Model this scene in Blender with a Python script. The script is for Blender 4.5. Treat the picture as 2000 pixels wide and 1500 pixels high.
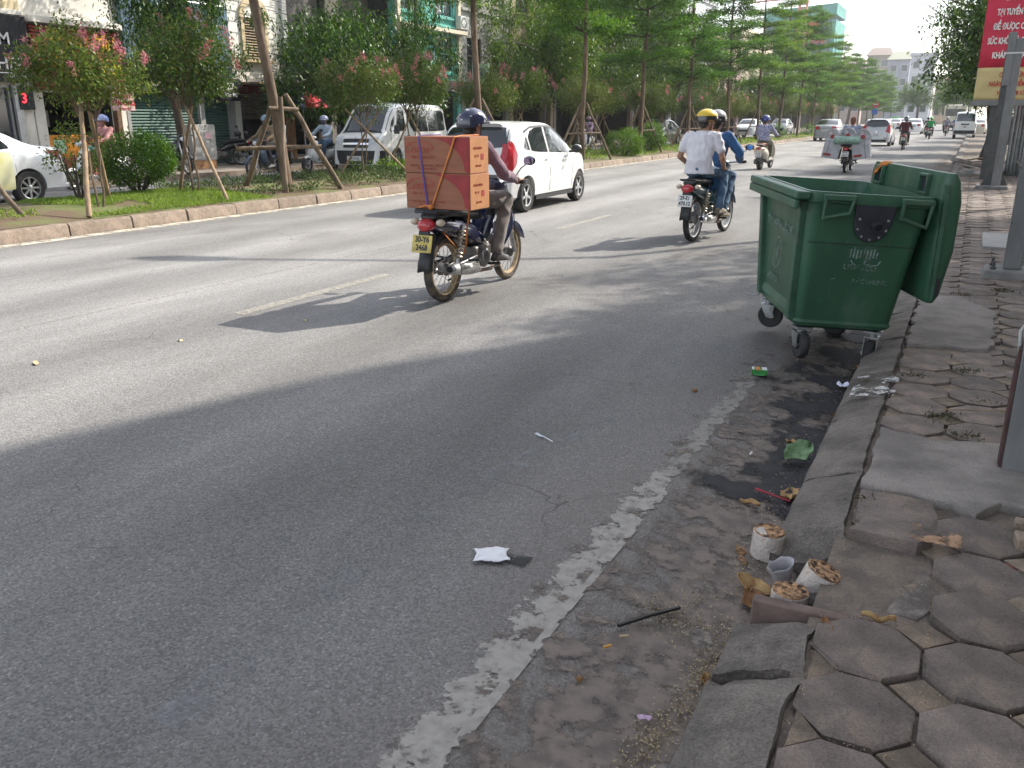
import bpy, bmesh, math, random
import numpy as np
from mathutils import Vector, Matrix, noise
for o in list(bpy.data.objects): bpy.data.objects.remove(o)
SC = bpy.context.scene; COL = SC.collection
RD = math.radians; PI = math.pi; sin = math.sin; cos = math.cos
# ------------------------------------------------------------------ camera
FPX, CH, HY, VX = 1660.0, 1.55, 230.0, 1905.0          # focal length in px of a 2000 px wide frame, eye height, horizon row, vanishing column
PITCH = math.atan((750 - HY) / FPX); YAW = math.atan((VX - 1000) * cos(PITCH) / FPX)
cam = bpy.data.cameras.new('camera'); camo = bpy.data.objects.new('camera', cam); COL.objects.link(camo)
cam.sensor_width = 36; cam.lens = FPX / 2000 * 36; cam.clip_start = 0.05; cam.clip_end = 3000
camo.location = (0, 0, CH); camo.rotation_euler = (PI / 2 - PITCH, 0, YAW); SC.camera = camo
SC.render.resolution_x = 1024; SC.render.resolution_y = 768
# ------------------------------------------------------------------ sky, sun, exposure
SUN_AZ, SUN_EL = 31.0, 40.0                              # sun ahead on the right, from +Y towards +X
w = bpy.data.worlds.new('World'); SC.world = w; w.use_nodes = True
nt = w.node_tree; bg = nt.nodes['Background']
sky = nt.nodes.new('ShaderNodeTexSky'); sky.sky_type = 'NISHITA'; sky.sun_disc = False
sky.sun_elevation = RD(SUN_EL); sky.sun_rotation = RD(SUN_AZ); sky.air_density = 1.0; sky.dust_density = 1.6; sky.ozone_density = 1.0; sky.altitude = 10
hsv = nt.nodes.new('ShaderNodeHueSaturation'); hsv.inputs['Saturation'].default_value = .42   # hazy white tropical sky
nt.links.new(sky.outputs[0], hsv.inputs['Color']); nt.links.new(hsv.outputs[0], bg.inputs[0]); bg.inputs[1].default_value = 0.15
sl = bpy.data.lights.new('sun', 'SUN'); so = bpy.data.objects.new('sun', sl); COL.objects.link(so)
sl.energy = 2.95; sl.angle = RD(0.55); sl.color = (1.0, 0.93, 0.82)
sd = Vector((sin(RD(SUN_AZ)) * cos(RD(SUN_EL)), cos(RD(SUN_AZ)) * cos(RD(SUN_EL)), sin(RD(SUN_EL))))
so.rotation_euler = sd.to_track_quat('Z', 'Y').to_euler(); so.location = (30, 40, 60)
SC.view_settings.view_transform = 'Standard'; SC.view_settings.look = 'None'; SC.view_settings.gamma = 1
SC.view_settings.exposure = 1.25; SC.view_settings.use_curve_mapping = False
SC.render.engine = 'CYCLES'
SC.cycles.use_adaptive_sampling = True; SC.cycles.adaptive_threshold = 0.025
SC.cycles.max_bounces = 5; SC.cycles.diffuse_bounces = 2; SC.cycles.glossy_bounces = 2; SC.cycles.transmission_bounces = 3; SC.cycles.transparent_max_bounces = 8; SC.cycles.caustics_reflective = False; SC.cycles.caustics_refractive = False
# ------------------------------------------------------------------ a few measured-position helpers (image point -> place on a known plane)
_fw = Vector((-sin(YAW) * cos(PITCH), cos(YAW) * cos(PITCH), -sin(PITCH))); _rt = Vector((cos(YAW), sin(YAW), 0)); _up = _rt.cross(_fw)
def ray(u, v): return _rt * ((u - 1000) / FPX) - _up * ((v - 750) / FPX) + _fw
def onz(u, v, z=0.0):
    d = ray(u, v); t = (z - CH) / d.z; return Vector((d.x * t, d.y * t, z))
def onx(u, v, X):
    d = ray(u, v); t = X / d.x; return Vector((X, d.y * t, CH + d.z * t))
def ony(u, v, Y):
    d = ray(u, v); t = Y / d.y; return Vector((d.x * t, Y, CH + d.z * t))
# ------------------------------------------------------------------ materials
MATS = {}
def _n(nt, t, **k):
    n = nt.nodes.new(t)
    for a, b in k.items(): setattr(n, a, b)
    return n
def M(key, col=(.5, .5, .5), rough=.5, metal=0, var=0, vs=6, col2=None, bump=0, bs=40, coat=0, rnd=0, emit=0, alpha=1, trans=0, spec=.5, st=(1, 1, 1), edge=(.38, .62), dirt=None, sheen=0, grain=0, gs=150):
    if key in MATS: return MATS[key]
    m = bpy.data.materials.new(key); MATS[key] = m; m.use_nodes = True; nt = m.node_tree; L = nt.links.new
    p = nt.nodes['Principled BSDF']; p.inputs['Roughness'].default_value = rough; p.inputs['Metallic'].default_value = metal
    p.inputs['Specular IOR Level'].default_value = spec
    c = tuple(col) + (1,)
    tc = _n(nt, 'ShaderNodeTexCoord'); mp = _n(nt, 'ShaderNodeMapping'); mp.inputs['Scale'].default_value = st; L(tc.outputs['Object'], mp.inputs[0])
    out = None
    if var or col2:
        no = _n(nt, 'ShaderNodeTexNoise'); no.inputs['Scale'].default_value = vs; no.inputs['Detail'].default_value = 3; no.inputs['Roughness'].default_value = .6
        L(mp.outputs[0], no.inputs['Vector'])
        r = _n(nt, 'ShaderNodeValToRGB'); L(no.outputs[0], r.inputs[0])
        r.color_ramp.elements[0].position = edge[0]; r.color_ramp.elements[1].position = edge[1]
        a = col; b = col2 or col
        if var: a = [x * (1 - var) for x in a]; b = [min(1, x * (1 + var)) for x in b]
        r.color_ramp.elements[0].color = tuple(a) + (1,); r.color_ramp.elements[1].color = tuple(b) + (1,)
        out = r.outputs[0]
        rr = _n(nt, 'ShaderNodeMapRange'); rr.inputs[3].default_value = max(.03, rough - .09); rr.inputs[4].default_value = min(1, rough + .12)
        L(no.outputs[0], rr.inputs[0]); L(rr.outputs[0], p.inputs['Roughness'])
    if dirt:   # wear and dust blotches with a shape of their own
        n2 = _n(nt, 'ShaderNodeTexNoise'); n2.inputs['Scale'].default_value = dirt[1]; n2.inputs['Detail'].default_value = 4; n2.inputs['Roughness'].default_value = .7
        L(mp.outputs[0], n2.inputs['Vector'])
        r2 = _n(nt, 'ShaderNodeMapRange'); r2.inputs[1].default_value = dirt[2]; r2.inputs[2].default_value = dirt[2] + .16; r2.inputs[4].default_value = dirt[3]
        L(n2.outputs[0], r2.inputs[0])
        mx = _n(nt, 'ShaderNodeMix', data_type='RGBA'); L(r2.outputs[0], mx.inputs[0])
        if out: L(out, mx.inputs[6])
        else: mx.inputs[6].default_value = c
        mx.inputs[7].default_value = tuple(dirt[0]) + (1,); out = mx.outputs[2]
    if grain:   # mineral grain
        n3 = _n(nt, 'ShaderNodeTexNoise'); n3.inputs['Scale'].default_value = gs; n3.inputs['Detail'].default_value = 3; n3.inputs['Roughness'].default_value = .7; L(tc.outputs['Object'], n3.inputs['Vector'])
        r3 = _n(nt, 'ShaderNodeMapRange'); r3.inputs[1].default_value = .3; r3.inputs[2].default_value = .7; r3.inputs[3].default_value = 1 - grain; r3.inputs[4].default_value = 1 + grain; L(n3.outputs[0], r3.inputs[0])
        sc3 = _n(nt, 'ShaderNodeVectorMath', operation='SCALE'); L(r3.outputs[0], sc3.inputs['Scale'])
        if out: L(out, sc3.inputs[0])
        else: sc3.inputs[0].default_value = col
        out = sc3.outputs[0]
    if rnd:
        oi = _n(nt, 'ShaderNodeObjectInfo'); mr = _n(nt, 'ShaderNodeMapRange'); mr.inputs[3].default_value = 1 - rnd; mr.inputs[4].default_value = 1 + rnd; L(oi.outputs['Random'], mr.inputs[0])
        hs = _n(nt, 'ShaderNodeHueSaturation'); L(mr.outputs[0], hs.inputs['Value'])
        if out: L(out, hs.inputs['Color'])
        else: hs.inputs['Color'].default_value = c
        out = hs.outputs[0]
    if out: L(out, p.inputs['Base Color'])
    else: p.inputs['Base Color'].default_value = c
    if bump:
        nb = _n(nt, 'ShaderNodeTexNoise'); nb.inputs['Scale'].default_value = bs; nb.inputs['Detail'].default_value = 2; L(mp.outputs[0], nb.inputs['Vector'])
        bm = _n(nt, 'ShaderNodeBump'); bm.inputs['Strength'].default_value = min(1, bump * 10); bm.inputs['Distance'].default_value = bump * .1; L(nb.outputs[0], bm.inputs['Height']); L(bm.outputs[0], p.inputs['Normal'])
    if coat: p.inputs['Coat Weight'].default_value = coat; p.inputs['Coat Roughness'].default_value = .04
    if sheen: p.inputs['Sheen Weight'].default_value = sheen
    if emit:
        p.inputs['Emission Color'].default_value = c; p.inputs['Emission Strength'].default_value = emit
    if trans: p.inputs['Transmission Weight'].default_value = trans
    if alpha < 1: p.inputs['Alpha'].default_value = alpha
    return m
def leafmat(key, cols, tr=.35, rough=.45):
    if key in MATS: return MATS[key]
    m = bpy.data.materials.new(key); MATS[key] = m; m.use_nodes = True; nt = m.node_tree; L = nt.links.new
    p = nt.nodes['Principled BSDF']; p.inputs['Roughness'].default_value = rough; p.inputs['Specular IOR Level'].default_value = .22; o = nt.nodes['Material Output']
    g = _n(nt, 'ShaderNodeNewGeometry'); r = _n(nt, 'ShaderNodeValToRGB'); L(g.outputs['Random Per Island'], r.inputs[0])
    while len(r.color_ramp.elements) < len(cols): r.color_ramp.elements.new(.5)
    for i, c in enumerate(cols):
        e = r.color_ramp.elements[i]; e.position = i / (len(cols) - 1); e.color = tuple(c) + (1,)
    oi = _n(nt, 'ShaderNodeObjectInfo'); ml = _n(nt, 'ShaderNodeMapRange'); ml.inputs[3].default_value = .78; ml.inputs[4].default_value = 1.22; L(oi.outputs['Random'], ml.inputs[0]); mh = _n(nt, 'ShaderNodeMapRange'); mh.inputs[3].default_value = .515; mh.inputs[4].default_value = .485; L(oi.outputs['Random'], mh.inputs[0])
    h0 = _n(nt, 'ShaderNodeHueSaturation'); L(r.outputs[0], h0.inputs['Color']); L(ml.outputs[0], h0.inputs['Value']); L(mh.outputs[0], h0.inputs['Hue']); r = h0
    L(r.outputs[0], p.inputs['Base Color'])
    t = _n(nt, 'ShaderNodeBsdfTranslucent'); hs = _n(nt, 'ShaderNodeHueSaturation'); hs.inputs['Value'].default_value = 1.5; hs.inputs['Saturation'].default_value = 1.1; hs.inputs['Hue'].default_value = .485; L(r.outputs[0], hs.inputs['Color']); L(hs.outputs[0], t.inputs[0])
    mx = _n(nt, 'ShaderNodeMixShader'); mx.inputs[0].default_value = tr; L(p.outputs[0], mx.inputs[1]); L(t.outputs[0], mx.inputs[2]); L(mx.outputs[0], o.inputs[0])
    return m
# ------------------------------------------------------------------ mesh builder
def T(x=0, y=0, z=0, rx=0, ry=0, rz=0):
    return Matrix.Translation((x, y, z)) @ Matrix.Rotation(rz, 4, 'Z') @ Matrix.Rotation(ry, 4, 'Y') @ Matrix.Rotation(rx, 4, 'X')
class MB:
    def __init__(s): s.v = []; s.f = []
    def add(s, vs, fs, m=None):
        k = len(s.v)
        s.v += [tuple(m @ Vector(p)) for p in vs] if m is not None else [tuple(p) for p in vs]
        s.f += [tuple(i + k for i in f) for f in fs]; return s
    def box(s, c, d, m=None, rz=0, rx=0, ry=0, tap=1.0):
        x, y, z = d[0] / 2, d[1] / 2, d[2] / 2; t = tap
        vs = [(-x, -y, -z), (x, -y, -z), (x, y, -z), (-x, y, -z), (-x * t, -y * t, z), (x * t, -y * t, z), (x * t, y * t, z), (-x * t, y * t, z)]
        mm = T(*c, rx, ry, rz)
        return s.add(vs, [(3, 2, 1, 0), (4, 5, 6, 7), (0, 1, 5, 4), (1, 2, 6, 5), (2, 3, 7, 6), (3, 0, 4, 7)], (m @ mm) if m is not None else mm)
    def b2(s, x0, x1, y0, y1, z0, z1): return s.box(((x0 + x1) / 2, (y0 + y1) / 2, (z0 + z1) / 2), (abs(x1 - x0), abs(y1 - y0), abs(z1 - z0)))
    def loft(s, rings, caps=True, closed=True, m=None):
        n = len(rings[0]); vs = [p for r in rings for p in r]; fs = []
        for i in range(len(rings) - 1):
            for j in range(n if closed else n - 1):
                a = i * n + j; b = i * n + (j + 1) % n; fs.append((a, b, b + n, a + n))
        if caps and closed: fs.append(tuple(range(n))[::-1]); fs.append(tuple(range((len(rings) - 1) * n, len(rings) * n)))
        return s.add(vs, fs, m)
    def tube(s, pts, r, n=8, caps=True, m=None, flat=1.0):
        P = [Vector(p) for p in pts]; R_ = r if hasattr(r, '__len__') else [r] * len(P)
        rings = []; nrm = None
        for i, p in enumerate(P):
            t = (P[min(i + 1, len(P) - 1)] - P[max(i - 1, 0)])
            t = t.normalized() if t.length > 1e-9 else Vector((0, 0, 1))
            if nrm is None:
                nrm = Vector((1, 0, 0)) if abs(t.x) < .8 else Vector((0, 0, 1))
            nrm = (nrm - t * nrm.dot(t))
            nrm = nrm.normalized() if nrm.length > 1e-6 else t.orthogonal().normalized()
            b = t.cross(nrm)
            rings.append([p + (nrm * cos(2 * PI * k / n) + b * (sin(2 * PI * k / n) * flat)) * R_[i] for k in range(n)])
        return s.loft(rings, caps, True, m)
    def lathe(s, prof, m=None, n=20, caps=True):   # profile of (radius, height) turned about local z
        return s.loft([[(r * cos(2 * PI * k / n), r * sin(2 * PI * k / n), h) for k in range(n)] for r, h in prof], caps, True, m)
    def ring(s, prof, m=None, n=24):              # closed profile turned about z: a torus like body
        k = len(prof); vs = []; fs = []
        for i in range(n):
            a = 2 * PI * i / n; vs += [(r * cos(a), r * sin(a), h) for r, h in prof]
        for i in range(n):
            for j in range(k):
                a = i * k + j; b = i * k + (j + 1) % k; c = ((i + 1) % n) * k + (j + 1) % k; d = ((i + 1) % n) * k + j; fs.append((a, d, c, b))
        return s.add(vs, fs, m)
    def sph(s, c, r, nu=14, nv=9, m=None):
        r = r if hasattr(r, '__len__') else (r, r, r)
        rings = []
        for i in range(1, nv):
            a = PI * i / nv - PI / 2; rings.append([(c[0] + r[0] * cos(a) * cos(2 * PI * k / nu), c[1] + r[1] * cos(a) * sin(2 * PI * k / nu), c[2] + r[2] * sin(a)) for k in range(nu)])
        vs = [p for q in rings for p in q]; N = len(vs); fs = []
        for i in range(len(rings) - 1):
            for j in range(nu): fs.append((i * nu + j, i * nu + (j + 1) % nu, (i + 1) * nu + (j + 1) % nu, (i + 1) * nu + j))
        vs += [(c[0], c[1], c[2] - r[2]), (c[0], c[1], c[2] + r[2])]
        for j in range(nu): fs.append((N, (j + 1) % nu, j)); fs.append((N + 1, (len(rings) - 1) * nu + j, (len(rings) - 1) * nu + (j + 1) % nu))
        return s.add(vs, fs, m)
    def cap(s, a, b, r0, r1=None, n=10):          # tapered capsule
        a = Vector(a); b = Vector(b); r1 = r0 if r1 is None else r1; d = b - a; L_ = max(d.length, 1e-5); q = d.to_track_quat('Z', 'Y').to_matrix().to_4x4()
        pr = [(r0 * cos(t), r0 * sin(t)) for t in (-1.45, -1.0, -.5, 0)] + [(r1 * cos(t), L_ + r1 * sin(t)) for t in (0, .5, 1.0, 1.45)]
        return s.lathe(pr, Matrix.Translation(a) @ q, n)
    def prism(s, poly, h, m=None):
        n = len(poly); vs = [(x, y, 0) for x, y in poly] + [(x, y, h) for x, y in poly]
        return s.add(vs, [tuple(range(n))[::-1], tuple(range(n, 2 * n))] + [(i, (i + 1) % n, n + (i + 1) % n, n + i) for i in range(n)], m)
    def grid(s, fn, nu, nv, m=None):
        vs = [fn(i / nu, j / nv) for i in range(nu + 1) for j in range(nv + 1)]; k = nv + 1
        return s.add(vs, [(i * k + j, (i + 1) * k + j, (i + 1) * k + j + 1, i * k + j + 1) for i in range(nu) for j in range(nv)], m)
    def mesh(s, name, mat=None, ang=35):
        me = bpy.data.meshes.new(name); me.from_pydata(s.v, [], s.f); finish(me, mat, ang); return me
def finish(me, mat, ang=35):
    if mat is not None: me.materials.append(mat)
    if ang: 
        me.polygons.foreach_set('use_smooth', [True] * len(me.polygons))
        try: me.set_sharp_from_angle(angle=RD(ang))
        except Exception: pass
    me.update()
def fixn(me):
    bm = bmesh.new(); bm.from_mesh(me); bmesh.ops.recalc_face_normals(bm, faces=bm.faces); bm.to_mesh(me); bm.free()
def link(name, me, parent=None, loc=None, rot=None):
    o = bpy.data.objects.new(name, me); COL.objects.link(o)
    if parent is not None: o.parent = parent
    if loc is not None: o.location = loc
    if rot is not None: o.rotation_euler = rot
    return o
def ob(name, mb, mat, parent=None, bevel=0, sub=0, ang=35, loc=None, rot=None, solid=0, fn=True, bseg=2):
    me = mb.mesh(name, mat, ang) if isinstance(mb, MB) else mb
    if isinstance(mb, MB) and fn: fixn(me); finish(me, None, ang)
    o = link(name, me, parent, loc, rot)
    if solid: d = o.modifiers.new('solid', 'SOLIDIFY'); d.thickness = solid; d.offset = 0
    if bevel: b = o.modifiers.new('bevel', 'BEVEL'); b.width = bevel; b.segments = bseg; b.limit_method = 'ANGLE'; b.angle_limit = RD(40); b.harden_normals = False
    if sub: d = o.modifiers.new('sub', 'SUBSURF'); d.levels = sub; d.render_levels = sub
    return o
def tag(o, label=None, cat=None, group=None, kind=None):
    if label: o['label'] = label
    if cat: o['category'] = cat
    if group: o['group'] = group
    if kind: o['kind'] = kind
    return o
def thing(name, label, cat, loc=(0, 0, 0), rz=0, group=None, rot=None):
    o = bpy.data.objects.new(name, None); COL.objects.link(o); o.location = loc; o.rotation_euler = rot or (0, 0, rz); o.empty_display_size = .1
    return tag(o, label, cat, group)
def struct(name, mb, mat, **k): return tag(ob(name, mb, mat, **k), kind='structure')
def copy_tree(o, parent=None):
    c = o.copy(); COL.objects.link(c); c.parent = parent
    for ch in o.children: copy_tree(ch, c)
    return c
TMP = bpy.data.scenes.new('workbench'); TVL = TMP.view_layers[0]
def evaluated(o):
    TMP.collection.objects.link(o); TVL.update(); dg = TVL.depsgraph; dg.update(); return bpy.data.meshes.new_from_object(o.evaluated_get(dg))
def text_mesh(s, size=1, ext=.004, mat=None, sx=1.0, shear=0, align='CENTER', bold=0, spacing=1.0):
    cu = bpy.data.curves.new('text', 'FONT'); cu.body = s; cu.size = size; cu.extrude = ext; cu.align_x = align; cu.align_y = 'CENTER'; cu.shear = shear; cu.offset = bold; cu.space_character = spacing; cu.resolution_u = 3
    o = bpy.data.objects.new('text', cu); me = evaluated(o); bpy.data.objects.remove(o); bpy.data.curves.remove(cu)
    if sx != 1: me.transform(Matrix.Diagonal((sx, 1, 1, 1)))
    me.materials.clear()
    if mat: me.materials.append(mat)
    return me
def text(name, s, size, mat, parent, mtx, **k):   # lettering lies in local xy of mtx, facing +z
    me = text_mesh(s, size, mat=mat, **k); me.transform(mtx); return link(name, me, parent)
# frame for signs on a wall that faces +X (seen from the road): local x -> +Y world?  reading direction runs towards +Y when looking towards -X
def onwall(x, y, z): return Matrix(((0, 0, 1, x), (1, 0, 0, y), (0, 1, 0, z), (0, 0, 0, 1)))
def remesh(mb, voxel, smooth=2, wr=0, wf=12, seed=0, name='body', mat=None, dec=0):
    me = mb.mesh('tmp', None, 0); o = bpy.data.objects.new('tmp', me)
    r = o.modifiers.new('r', 'REMESH'); r.mode = 'VOXEL'; r.voxel_size = voxel; r.use_smooth_shade = True
    if smooth: s_ = o.modifiers.new('s', 'SMOOTH'); s_.iterations = smooth; s_.factor = .5
    if dec: d = o.modifiers.new('d', 'DECIMATE'); d.ratio = dec
    nm = evaluated(o); nm.name = name
    bpy.data.objects.remove(o); bpy.data.meshes.remove(me)
    if wr:
        n = len(nm.vertices); co = np.empty(n * 3); nm.vertices.foreach_get('co', co); no = np.empty(n * 3); nm.vertices.foreach_get('normal', no); co = co.reshape(-1, 3); no = no.reshape(-1, 3)
        off = np.array([(.75 - abs(noise.noise(Vector((p[0] * wf * 1.1 + p[2] * wf * .45, p[1] * wf * .7 + seed, p[2] * wf * .55 - p[0] * wf * .3)))) * 2.4) * .8 + .8 * noise.noise(Vector((p[0] * wf * .35 + 7, p[1] * wf * .35, p[2] * wf * .4 + seed))) for p in co])
        co += no * (off * wr)[:, None]; nm.vertices.foreach_set('co', co.ravel())
    nm.materials.clear()
    if mat: nm.materials.append(mat)
    nm.polygons.foreach_set('use_smooth', [True] * len(nm.polygons)); nm.update(); return nm
RNG = random.Random(7)
# ================================================================== THE SETTING
def asphalt(key, base, lit, stain=True):
    m = bpy.data.materials.new(key); MATS[key] = m; m.use_nodes = True; nt = m.node_tree; L = nt.links.new; p = nt.nodes['Principled BSDF']
    tc = _n(nt, 'ShaderNodeTexCoord'); O = tc.outputs['Object']
    vo = _n(nt, 'ShaderNodeTexVoronoi'); vo.inputs['Scale'].default_value = 130; L(O, vo.inputs['Vector'])
    sp = _n(nt, 'ShaderNodeSeparateColor'); L(vo.outputs['Color'], sp.inputs[0])
    r = _n(nt, 'ShaderNodeValToRGB'); L(sp.outputs[0], r.inputs[0]); E_ = r.color_ramp.elements
    E_[0].position = .0; E_[0].color = tuple(x * .62 for x in base) + (1,); E_[1].position = .96; E_[1].color = tuple(x * 1.2 for x in base) + (1,)
    e = E_.new(.993); e.color = tuple(min(.5, x * 1.5) for x in base) + (1,)
    big = _n(nt, 'ShaderNodeTexNoise'); mp = _n(nt, 'ShaderNodeMapping'); mp.inputs['Scale'].default_value = (1.0, .22, 1); L(O, mp.inputs[0]); L(mp.outputs[0], big.inputs['Vector']); big.inputs['Scale'].default_value = 1.1; big.inputs['Detail'].default_value = 4; big.inputs['Roughness'].default_value = .62
    mr = _n(nt, 'ShaderNodeMapRange'); mr.inputs[1].default_value = .3; mr.inputs[2].default_value = .7; mr.inputs[3].default_value = .74; mr.inputs[4].default_value = 1.22; L(big.outputs[0], mr.inputs[0])
    mu = _n(nt, 'ShaderNodeVectorMath', operation='SCALE'); L(r.outputs[0], mu.inputs[0]); L(mr.outputs[0], mu.inputs['Scale'])
    col = mu.outputs[0]
    sx = _n(nt, 'ShaderNodeSeparateXYZ'); L(O, sx.inputs[0])
    if stain:   # sunlight on the lanes painted in as a paler tone, oil and brown dirt gathering near the gutter
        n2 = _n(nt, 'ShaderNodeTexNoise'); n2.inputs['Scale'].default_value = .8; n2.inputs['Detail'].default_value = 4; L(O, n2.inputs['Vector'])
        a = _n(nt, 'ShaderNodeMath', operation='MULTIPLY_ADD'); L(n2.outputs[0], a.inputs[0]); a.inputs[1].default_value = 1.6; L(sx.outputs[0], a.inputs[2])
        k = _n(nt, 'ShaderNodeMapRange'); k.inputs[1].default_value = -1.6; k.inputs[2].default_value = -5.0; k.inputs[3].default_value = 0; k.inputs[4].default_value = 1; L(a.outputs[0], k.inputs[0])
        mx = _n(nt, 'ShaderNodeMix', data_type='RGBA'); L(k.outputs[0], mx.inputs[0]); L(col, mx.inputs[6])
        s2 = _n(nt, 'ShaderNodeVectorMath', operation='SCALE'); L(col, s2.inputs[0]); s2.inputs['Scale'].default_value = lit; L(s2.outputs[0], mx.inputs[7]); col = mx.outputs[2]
        k2 = _n(nt, 'ShaderNodeMapRange'); k2.inputs[1].default_value = -.95; k2.inputs[2].default_value = .3; k2.inputs[4].default_value = .7; L(a.outputs[0], k2.inputs[0])
        m2 = _n(nt, 'ShaderNodeMix', data_type='RGBA'); L(k2.outputs[0], m2.inputs[0]); L(col, m2.inputs[6]); m2.inputs[7].default_value = (.15, .125, .105, 1); col = m2.outputs[2]
        n3 = _n(nt, 'ShaderNodeTexNoise'); n3.inputs['Scale'].default_value = .45; n3.inputs['Detail'].default_value = 3; mp3 = _n(nt, 'ShaderNodeMapping'); mp3.inputs['Location'].default_value = (3.3, 8, 0); mp3.inputs['Scale'].default_value = (1.6, .7, 1); L(O, mp3.inputs[0]); L(mp3.outputs[0], n3.inputs['Vector'])
        k3 = _n(nt, 'ShaderNodeMapRange'); k3.inputs[1].default_value = .58; k3.inputs[2].default_value = .75; k3.inputs[4].default_value = .7; L(n3.outputs[0], k3.inputs[0])
        m3 = _n(nt, 'ShaderNodeMix', data_type='RGBA'); L(k3.outputs[0], m3.inputs[0]); L(col, m3.inputs[6]); m3.inputs[7].default_value = (.09, .085, .08, 1); col = m3.outputs[2]
    # tyre-polished tracks, warm dust drifts and hairline cracks
        wv = _n(nt, 'ShaderNodeTexWave'); wv.inputs['Scale'].default_value = .19; wv.inputs['Distortion'].default_value = 1.6; wv.inputs['Detail'].default_value = 2; wv.inputs['Detail Scale'].default_value = .4; mpw = _n(nt, 'ShaderNodeMapping'); mpw.inputs['Scale'].default_value = (1, .12, 1); mpw.inputs['Location'].default_value = (.35, 0, 0); L(O, mpw.inputs[0]); L(mpw.outputs[0], wv.inputs['Vector'])
        wr = _n(nt, 'ShaderNodeMapRange'); wr.inputs[3].default_value = .88; wr.inputs[4].default_value = 1.08; L(wv.outputs['Fac'], wr.inputs[0]); ws = _n(nt, 'ShaderNodeVectorMath', operation='SCALE'); L(col, ws.inputs[0]); L(wr.outputs[0], ws.inputs['Scale']); col = ws.outputs[0]
        vc = _n(nt, 'ShaderNodeTexVoronoi', feature='DISTANCE_TO_EDGE'); vc.inputs['Scale'].default_value = .75; nw = _n(nt, 'ShaderNodeTexNoise'); nw.inputs['Scale'].default_value = 2.2; nw.inputs['Detail'].default_value = 4; L(O, nw.inputs['Vector']); va = _n(nt, 'ShaderNodeVectorMath', operation='MULTIPLY_ADD'); L(nw.outputs['Color'], va.inputs[0]); va.inputs[1].default_value = (.7, .7, 0); L(O, va.inputs[2]); L(va.outputs[0], vc.inputs['Vector'])
        kc = _n(nt, 'ShaderNodeMapRange'); kc.inputs[1].default_value = .0; kc.inputs[2].default_value = .006; kc.inputs[3].default_value = 1; kc.inputs[4].default_value = 0; L(vc.outputs['Distance'], kc.inputs[0]); kn = _n(nt, 'ShaderNodeMapRange'); kn.inputs[1].default_value = .52; kn.inputs[2].default_value = .62; kn.inputs[4].default_value = .6; L(n2.outputs[0], kn.inputs[0]); km = _n(nt, 'ShaderNodeMath', operation='MULTIPLY'); L(kc.outputs[0], km.inputs[0]); L(kn.outputs[0], km.inputs[1])
        m4 = _n(nt, 'ShaderNodeMix', data_type='RGBA'); L(km.outputs[0], m4.inputs[0]); L(col, m4.inputs[6]); m4.inputs[7].default_value = (.03, .027, .025, 1); col = m4.outputs[2]
    L(col, p.inputs['Base Color']); p.inputs['Roughness'].default_value = .82; p.inputs['Specular IOR Level'].default_value = .35
    nb = _n(nt, 'ShaderNodeTexNoise'); nb.inputs['Scale'].default_value = 70; nb.inputs['Detail'].default_value = 1; L(O, nb.inputs['Vector'])
    ad = _n(nt, 'ShaderNodeMath', operation='SUBTRACT'); L(nb.outputs[0], ad.inputs[0]); L(vo.outputs['Distance'], ad.inputs[1])
    bm = _n(nt, 'ShaderNodeBump'); bm.inputs['Strength'].default_value = .6; bm.inputs['Distance'].default_value = .005; L(ad.outputs[0], bm.inputs['Height']); L(bm.outputs[0], p.inputs['Normal'])
    return m
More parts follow.
